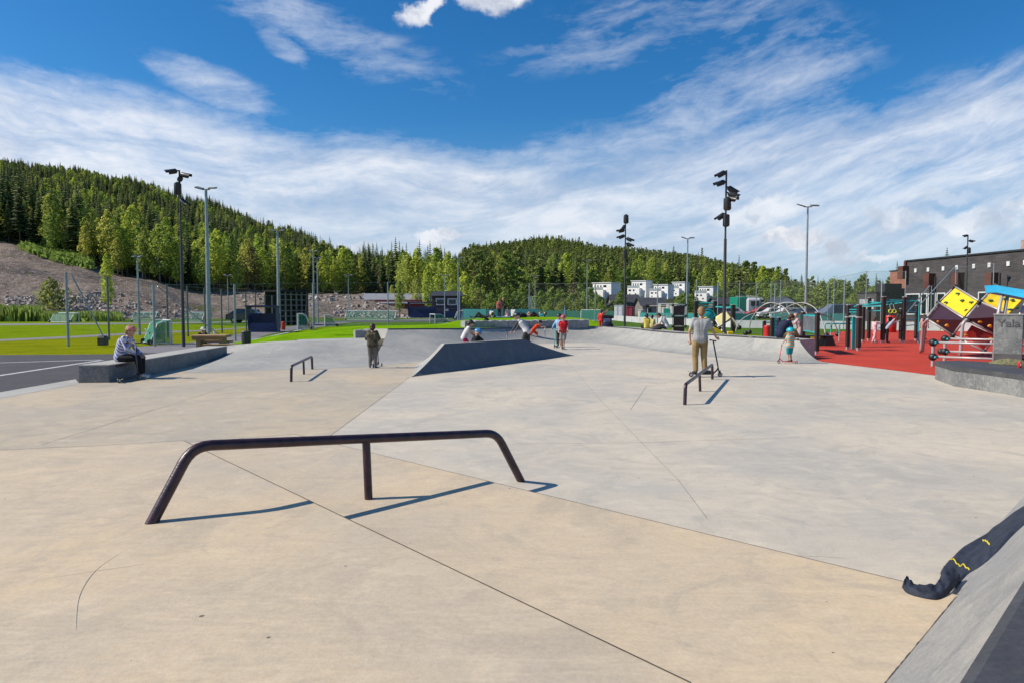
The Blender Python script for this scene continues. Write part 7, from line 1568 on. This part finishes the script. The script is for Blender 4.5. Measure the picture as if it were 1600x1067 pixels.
# the far remainder of the wood: one object, instanced through geometry nodes
src = bpy.data.collections.new('forest_tree_kinds'); kidx = []
for k in ('spruce', 'pine', 'birch', 'leafy'):
    for i in range(len(KINDS[k])):
        o = bpy.data.objects.new('a%02d_%s' % (len(kidx), k), joined(k, i)); src.objects.link(o); kidx.append(k)
me = bpy.data.meshes.new('forest'); me.from_pydata([(q[2], q[3], Hh(q[2], q[3]) - .1) for q in rest], [], [])
ia = me.attributes.new('idx', 'INT', 'POINT'); sa = me.attributes.new('scl', 'FLOAT_VECTOR', 'POINT'); ra = me.attributes.new('rot', 'FLOAT_VECTOR', 'POINT')
iv = []; sv = []; rv = []
for q in rest:
    k = 'birch' if q[1] == 'brown' else q[1]; ch = [i for i, kk in enumerate(kidx) if kk == k]; iv.append(rf.choice(ch)); s = q[4] / HGT[k]; w_ = s * rf.uniform(.9, 1.15) * (1.3 if q[3] > 420 else 1)
    sv += [w_, w_, s]; rv += [0, 0, rf.random() * 6.28]
ia.data.foreach_set('value', iv); sa.data.foreach_set('vector', sv); ra.data.foreach_set('vector', rv)
fo = bpy.data.objects.new('forest', me); COL.objects.link(fo); tag(fo, 'dense spruce, pine and birch wood covering the hills in the distance', 'forest', kind='stuff')
ng = bpy.data.node_groups.new('forest_scatter', 'GeometryNodeTree'); ng.interface.new_socket('Geometry', in_out='INPUT', socket_type='NodeSocketGeometry'); ng.interface.new_socket('Geometry', in_out='OUTPUT', socket_type='NodeSocketGeometry')
gn = ng.nodes; gi = gn.new('NodeGroupInput'); go = gn.new('NodeGroupOutput'); ip = gn.new('GeometryNodeInstanceOnPoints'); ci = gn.new('GeometryNodeCollectionInfo')
ci.inputs['Collection'].default_value = src; ci.inputs['Separate Children'].default_value = True; ci.inputs['Reset Children'].default_value = True
ip.inputs['Pick Instance'].default_value = True
def nattr(name, dt):
    a = gn.new('GeometryNodeInputNamedAttribute'); a.data_type = dt; a.inputs['Name'].default_value = name; return a.outputs['Attribute']
mp_ = gn.new('GeometryNodeMeshToPoints') 
gl = ng.links; gl.new(gi.outputs[0], mp_.inputs[0]); gl.new(mp_.outputs[0], ip.inputs['Points']); gl.new(ci.outputs[0], ip.inputs['Instance'])
gl.new(nattr('idx', 'INT'), ip.inputs['Instance Index']); gl.new(nattr('scl', 'FLOAT_VECTOR'), ip.inputs['Scale']); gl.new(nattr('rot', 'FLOAT_VECTOR'), ip.inputs['Rotation'])
gl.new(ip.outputs[0], go.inputs[0]); md = fo.modifiers.new('scatter', 'NODES'); md.node_group = ng
print('FOREST', len(items), len(rest), cnt)
# ---------------------------------------------------------------- single trees nearer by
def tp(kind, x, ybase_or_Y, ytop, label, group=None, var=None, wid=1.0, Y=None):
    """tree by the sight line of its trunk, its distance and the height of its tip"""
    Y = ybase_or_Y; p = P(x, ytop, Y); z = Hh(p.x, Y) - .1
    return tree(kind, p.x, Y, p.z - z, label, group, True, var, wid, z, rd=rf)
g1 = 'leafy trees behind the red shed'
for x, Y, top, v, w_ in ((624, 118, 438, 0, 1.0), (650, 126, 430, 1, .9), (668, 121, 424, 2, .95), (684, 128, 428, 3, 1.0), (706, 120, 436, 1, .85), (726, 130, 424, 0, 1.0), (742, 124, 432, 2, 1.0), (612, 130, 446, 3, .8), (755, 134, 446, 1, .8)):
    tp('birch', x, Y, top, 'light green leafy tree standing behind the red shed and the dark score hut', g1, v, w_)
g2 = 'round shrubs behind the fence'
for x, Y, top, w_ in ((748, 112, 452, 1.0), (768, 110, 457, 1.1), (789, 112, 455, 1.2), (806, 116, 456, 1.0), (845, 118, 456, 1.2), (862, 120, 450, 1.1), (875, 125, 452, 1.2), (893, 118, 460, 1.1), (906, 130, 447, 1.3), (922, 122, 450, .9), (935, 120, 462, 1.1), (880, 105, 468, 1.2), (858, 108, 470, 1.1), (820, 112, 464, 1.0), (905, 106, 468, 1.3), (940, 108, 472, 1.0), (958, 118, 470, 1.0), (970, 150, 455, 1.1), (1068, 165, 458, 1.5), (1080, 170, 460, 1.3), (1022, 180, 468, 1.4), (1130, 180, 452, 1.3), (1150, 190, 450, 1.3), (1175, 190, 450, 1.3), (1210, 185, 446, 1.4), (1235, 180, 448, 1.4), (1260, 176, 446, 1.3), (1285, 170, 440, 1.3), (1305, 168, 436, 1.2), (1322, 165, 444, 1.3), (1336, 160, 458, 1.2)):
    if x < 1120: tp('leafy', x, Y, top, 'round green shrub beyond the pitch fence in front of the middle hill', g2, None, w_)
    else: tp('leafy', x, Y, top, 'bushy green tree beyond the car park right of the tall black pole', 'bushy trees beyond the car park', None, w_)
tp('brown', 897, 124, 441, 'brownish leafy tree above the shrubs left of the white houses', None, 0, 1.4)
tp('brown', 394, 178, 386, 'brown dead-looking tree standing at the edge of the left wood', None, 0, 1.3)
tp('brown', 384, 180, 398, 'smaller brown tree beside the dead-looking one at the wood edge', None, 0, 1.1)
tp('birch', 166, 100, 394, 'lone thin young tree standing on the bare slope', None, 2, .8)
tp('bush', 80, 104, 441, 'single small green bush on the bare earth slope', None, 0, .9)
tp('spruce', 60, 176, 370, 'small young spruce at the top edge of the bare slope', None, 3, 1.0)
tp('spruce', 22, 178, 342, 'dark young spruce at the far left edge of the wood', None, 0, 1.1)
tp('bush', 78, 172, 373, 'low bush beside a young spruce at the top of the slope', None, 1, 1.2)
tp('spruce', 1402, 120, 410, 'small conifer tip showing above the brick block of the hall', None, 3, 1.3)
tp('spruce', 1480, 110, 389, 'conifer tip sticking up behind the roof of the black hall', None, 1, 1.0)
tp('leafy', 1362, 150, 452, 'dark leafy tree behind the low black annex', None, 0, 1.0)
# tall pine tops breaking the skyline
for x, Y, top in ((1097, 960, 388), (420, 680, 345), (905, 960, 371)): tp('pine', x, Y, top, 'tall pine whose top stands out above the skyline', 'skyline pines', None, .9)
# rough weeds and shrubs at the foot of the slope, left
wd = MB(); rw = random.Random(8)
for i in range(2600):
    x = rw.uniform(-80, 186); Y = rw.uniform(78, 94); X = (x - 800) / F * Y; z = Hh(X, Y); h = rw.uniform(.3, 1.5) * (1.3 if x < 60 else .8)
    for _ in range(3):
        a = rw.random() * 6.28; d_ = Vector((math.cos(a), math.sin(a), 0)) * rw.uniform(.15, .4); p = Vector((X + rw.uniform(-.4, .4), Y + rw.uniform(-.4, .4), z))
        wd.add([p - d_, p + d_ * .3, p + d_ + Vector((0, 0, h)), p - d_ * .4 + Vector((0, 0, h * .8))], [(0, 1, 2, 3)])
tag(wd.build('weeds', LDE), 'rough green weeds along the foot of the bare slope', 'weeds', kind='stuff')
wd = MB()
for i in range(1100):
    t_ = rw.random(); u = -.71 + .095 * t_; Y = interp([(-.71, 168), (-.6, 163)], u) + rw.uniform(-6, 6); X = u * Y; z = Hh(X, Y); h = rw.uniform(.4, 1.6)
    for _ in range(3):
        a = rw.random() * 6.28; d_ = Vector((math.cos(a), math.sin(a), 0)) * rw.uniform(.3, .7); p = Vector((X + rw.uniform(-1, 1), Y + rw.uniform(-1, 1), z))
        wd.add([p - d_, p + d_ * .3, p + d_ + Vector((0, 0, h)), p - d_ * .4 + Vector((0, 0, h * .8))], [(0, 1, 2, 3)])
tag(wd.build('undergrowth', LBI), 'yellow green undergrowth along the top edge of the bare slope', 'undergrowth', kind='stuff')
# loose boulders in the rubble at the foot of the slope
ROCK = M('rubble_stone', (.46, .40, .35), .9, rgb2=(.17, .145, .125), scale=1.2, bump=.6)
rb = MB()
for i in range(1500):
    g_ = rw.random()
    if g_ < .4: x = rw.uniform(10, 175); Y = rw.gauss(111, 3.5); s = rw.uniform(.15, .55)
    elif g_ < .6: x = rw.uniform(170, 330); Y = rw.uniform(95, 118); s = rw.uniform(.15, .45)
    elif g_ < .85: x = rw.uniform(380, 600); Y = rw.uniform(112, 165); s = rw.uniform(.2, .7)
    else: x = rw.uniform(520, 640); Y = rw.uniform(100, 110); s = rw.uniform(.2, .5)
    X = (x - 800) / F * Y; c = Vector((X, Y, Hh(X, Y) + s * .1)); m3 = Euler((rw.random() * 6, rw.random() * 6, rw.random() * 6)).to_matrix()
    vs = [c + m3 @ Vector((a * s * rw.uniform(.6, 1.1), b * s * rw.uniform(.6, 1.1), e * s * rw.uniform(.5, .9))) * .6 for e in (-1, 1) for a, b in ((-1, -1), (1, -1), (1, 1), (-1, 1))]
    rb.add(vs, [(3, 2, 1, 0), (4, 5, 6, 7), (0, 1, 5, 4), (1, 2, 6, 5), (2, 3, 7, 6), (3, 0, 4, 7)])
tag(rb.build('rubble', ROCK), 'loose pale boulders and rubble scattered over the bare slope', 'rubble', kind='stuff')
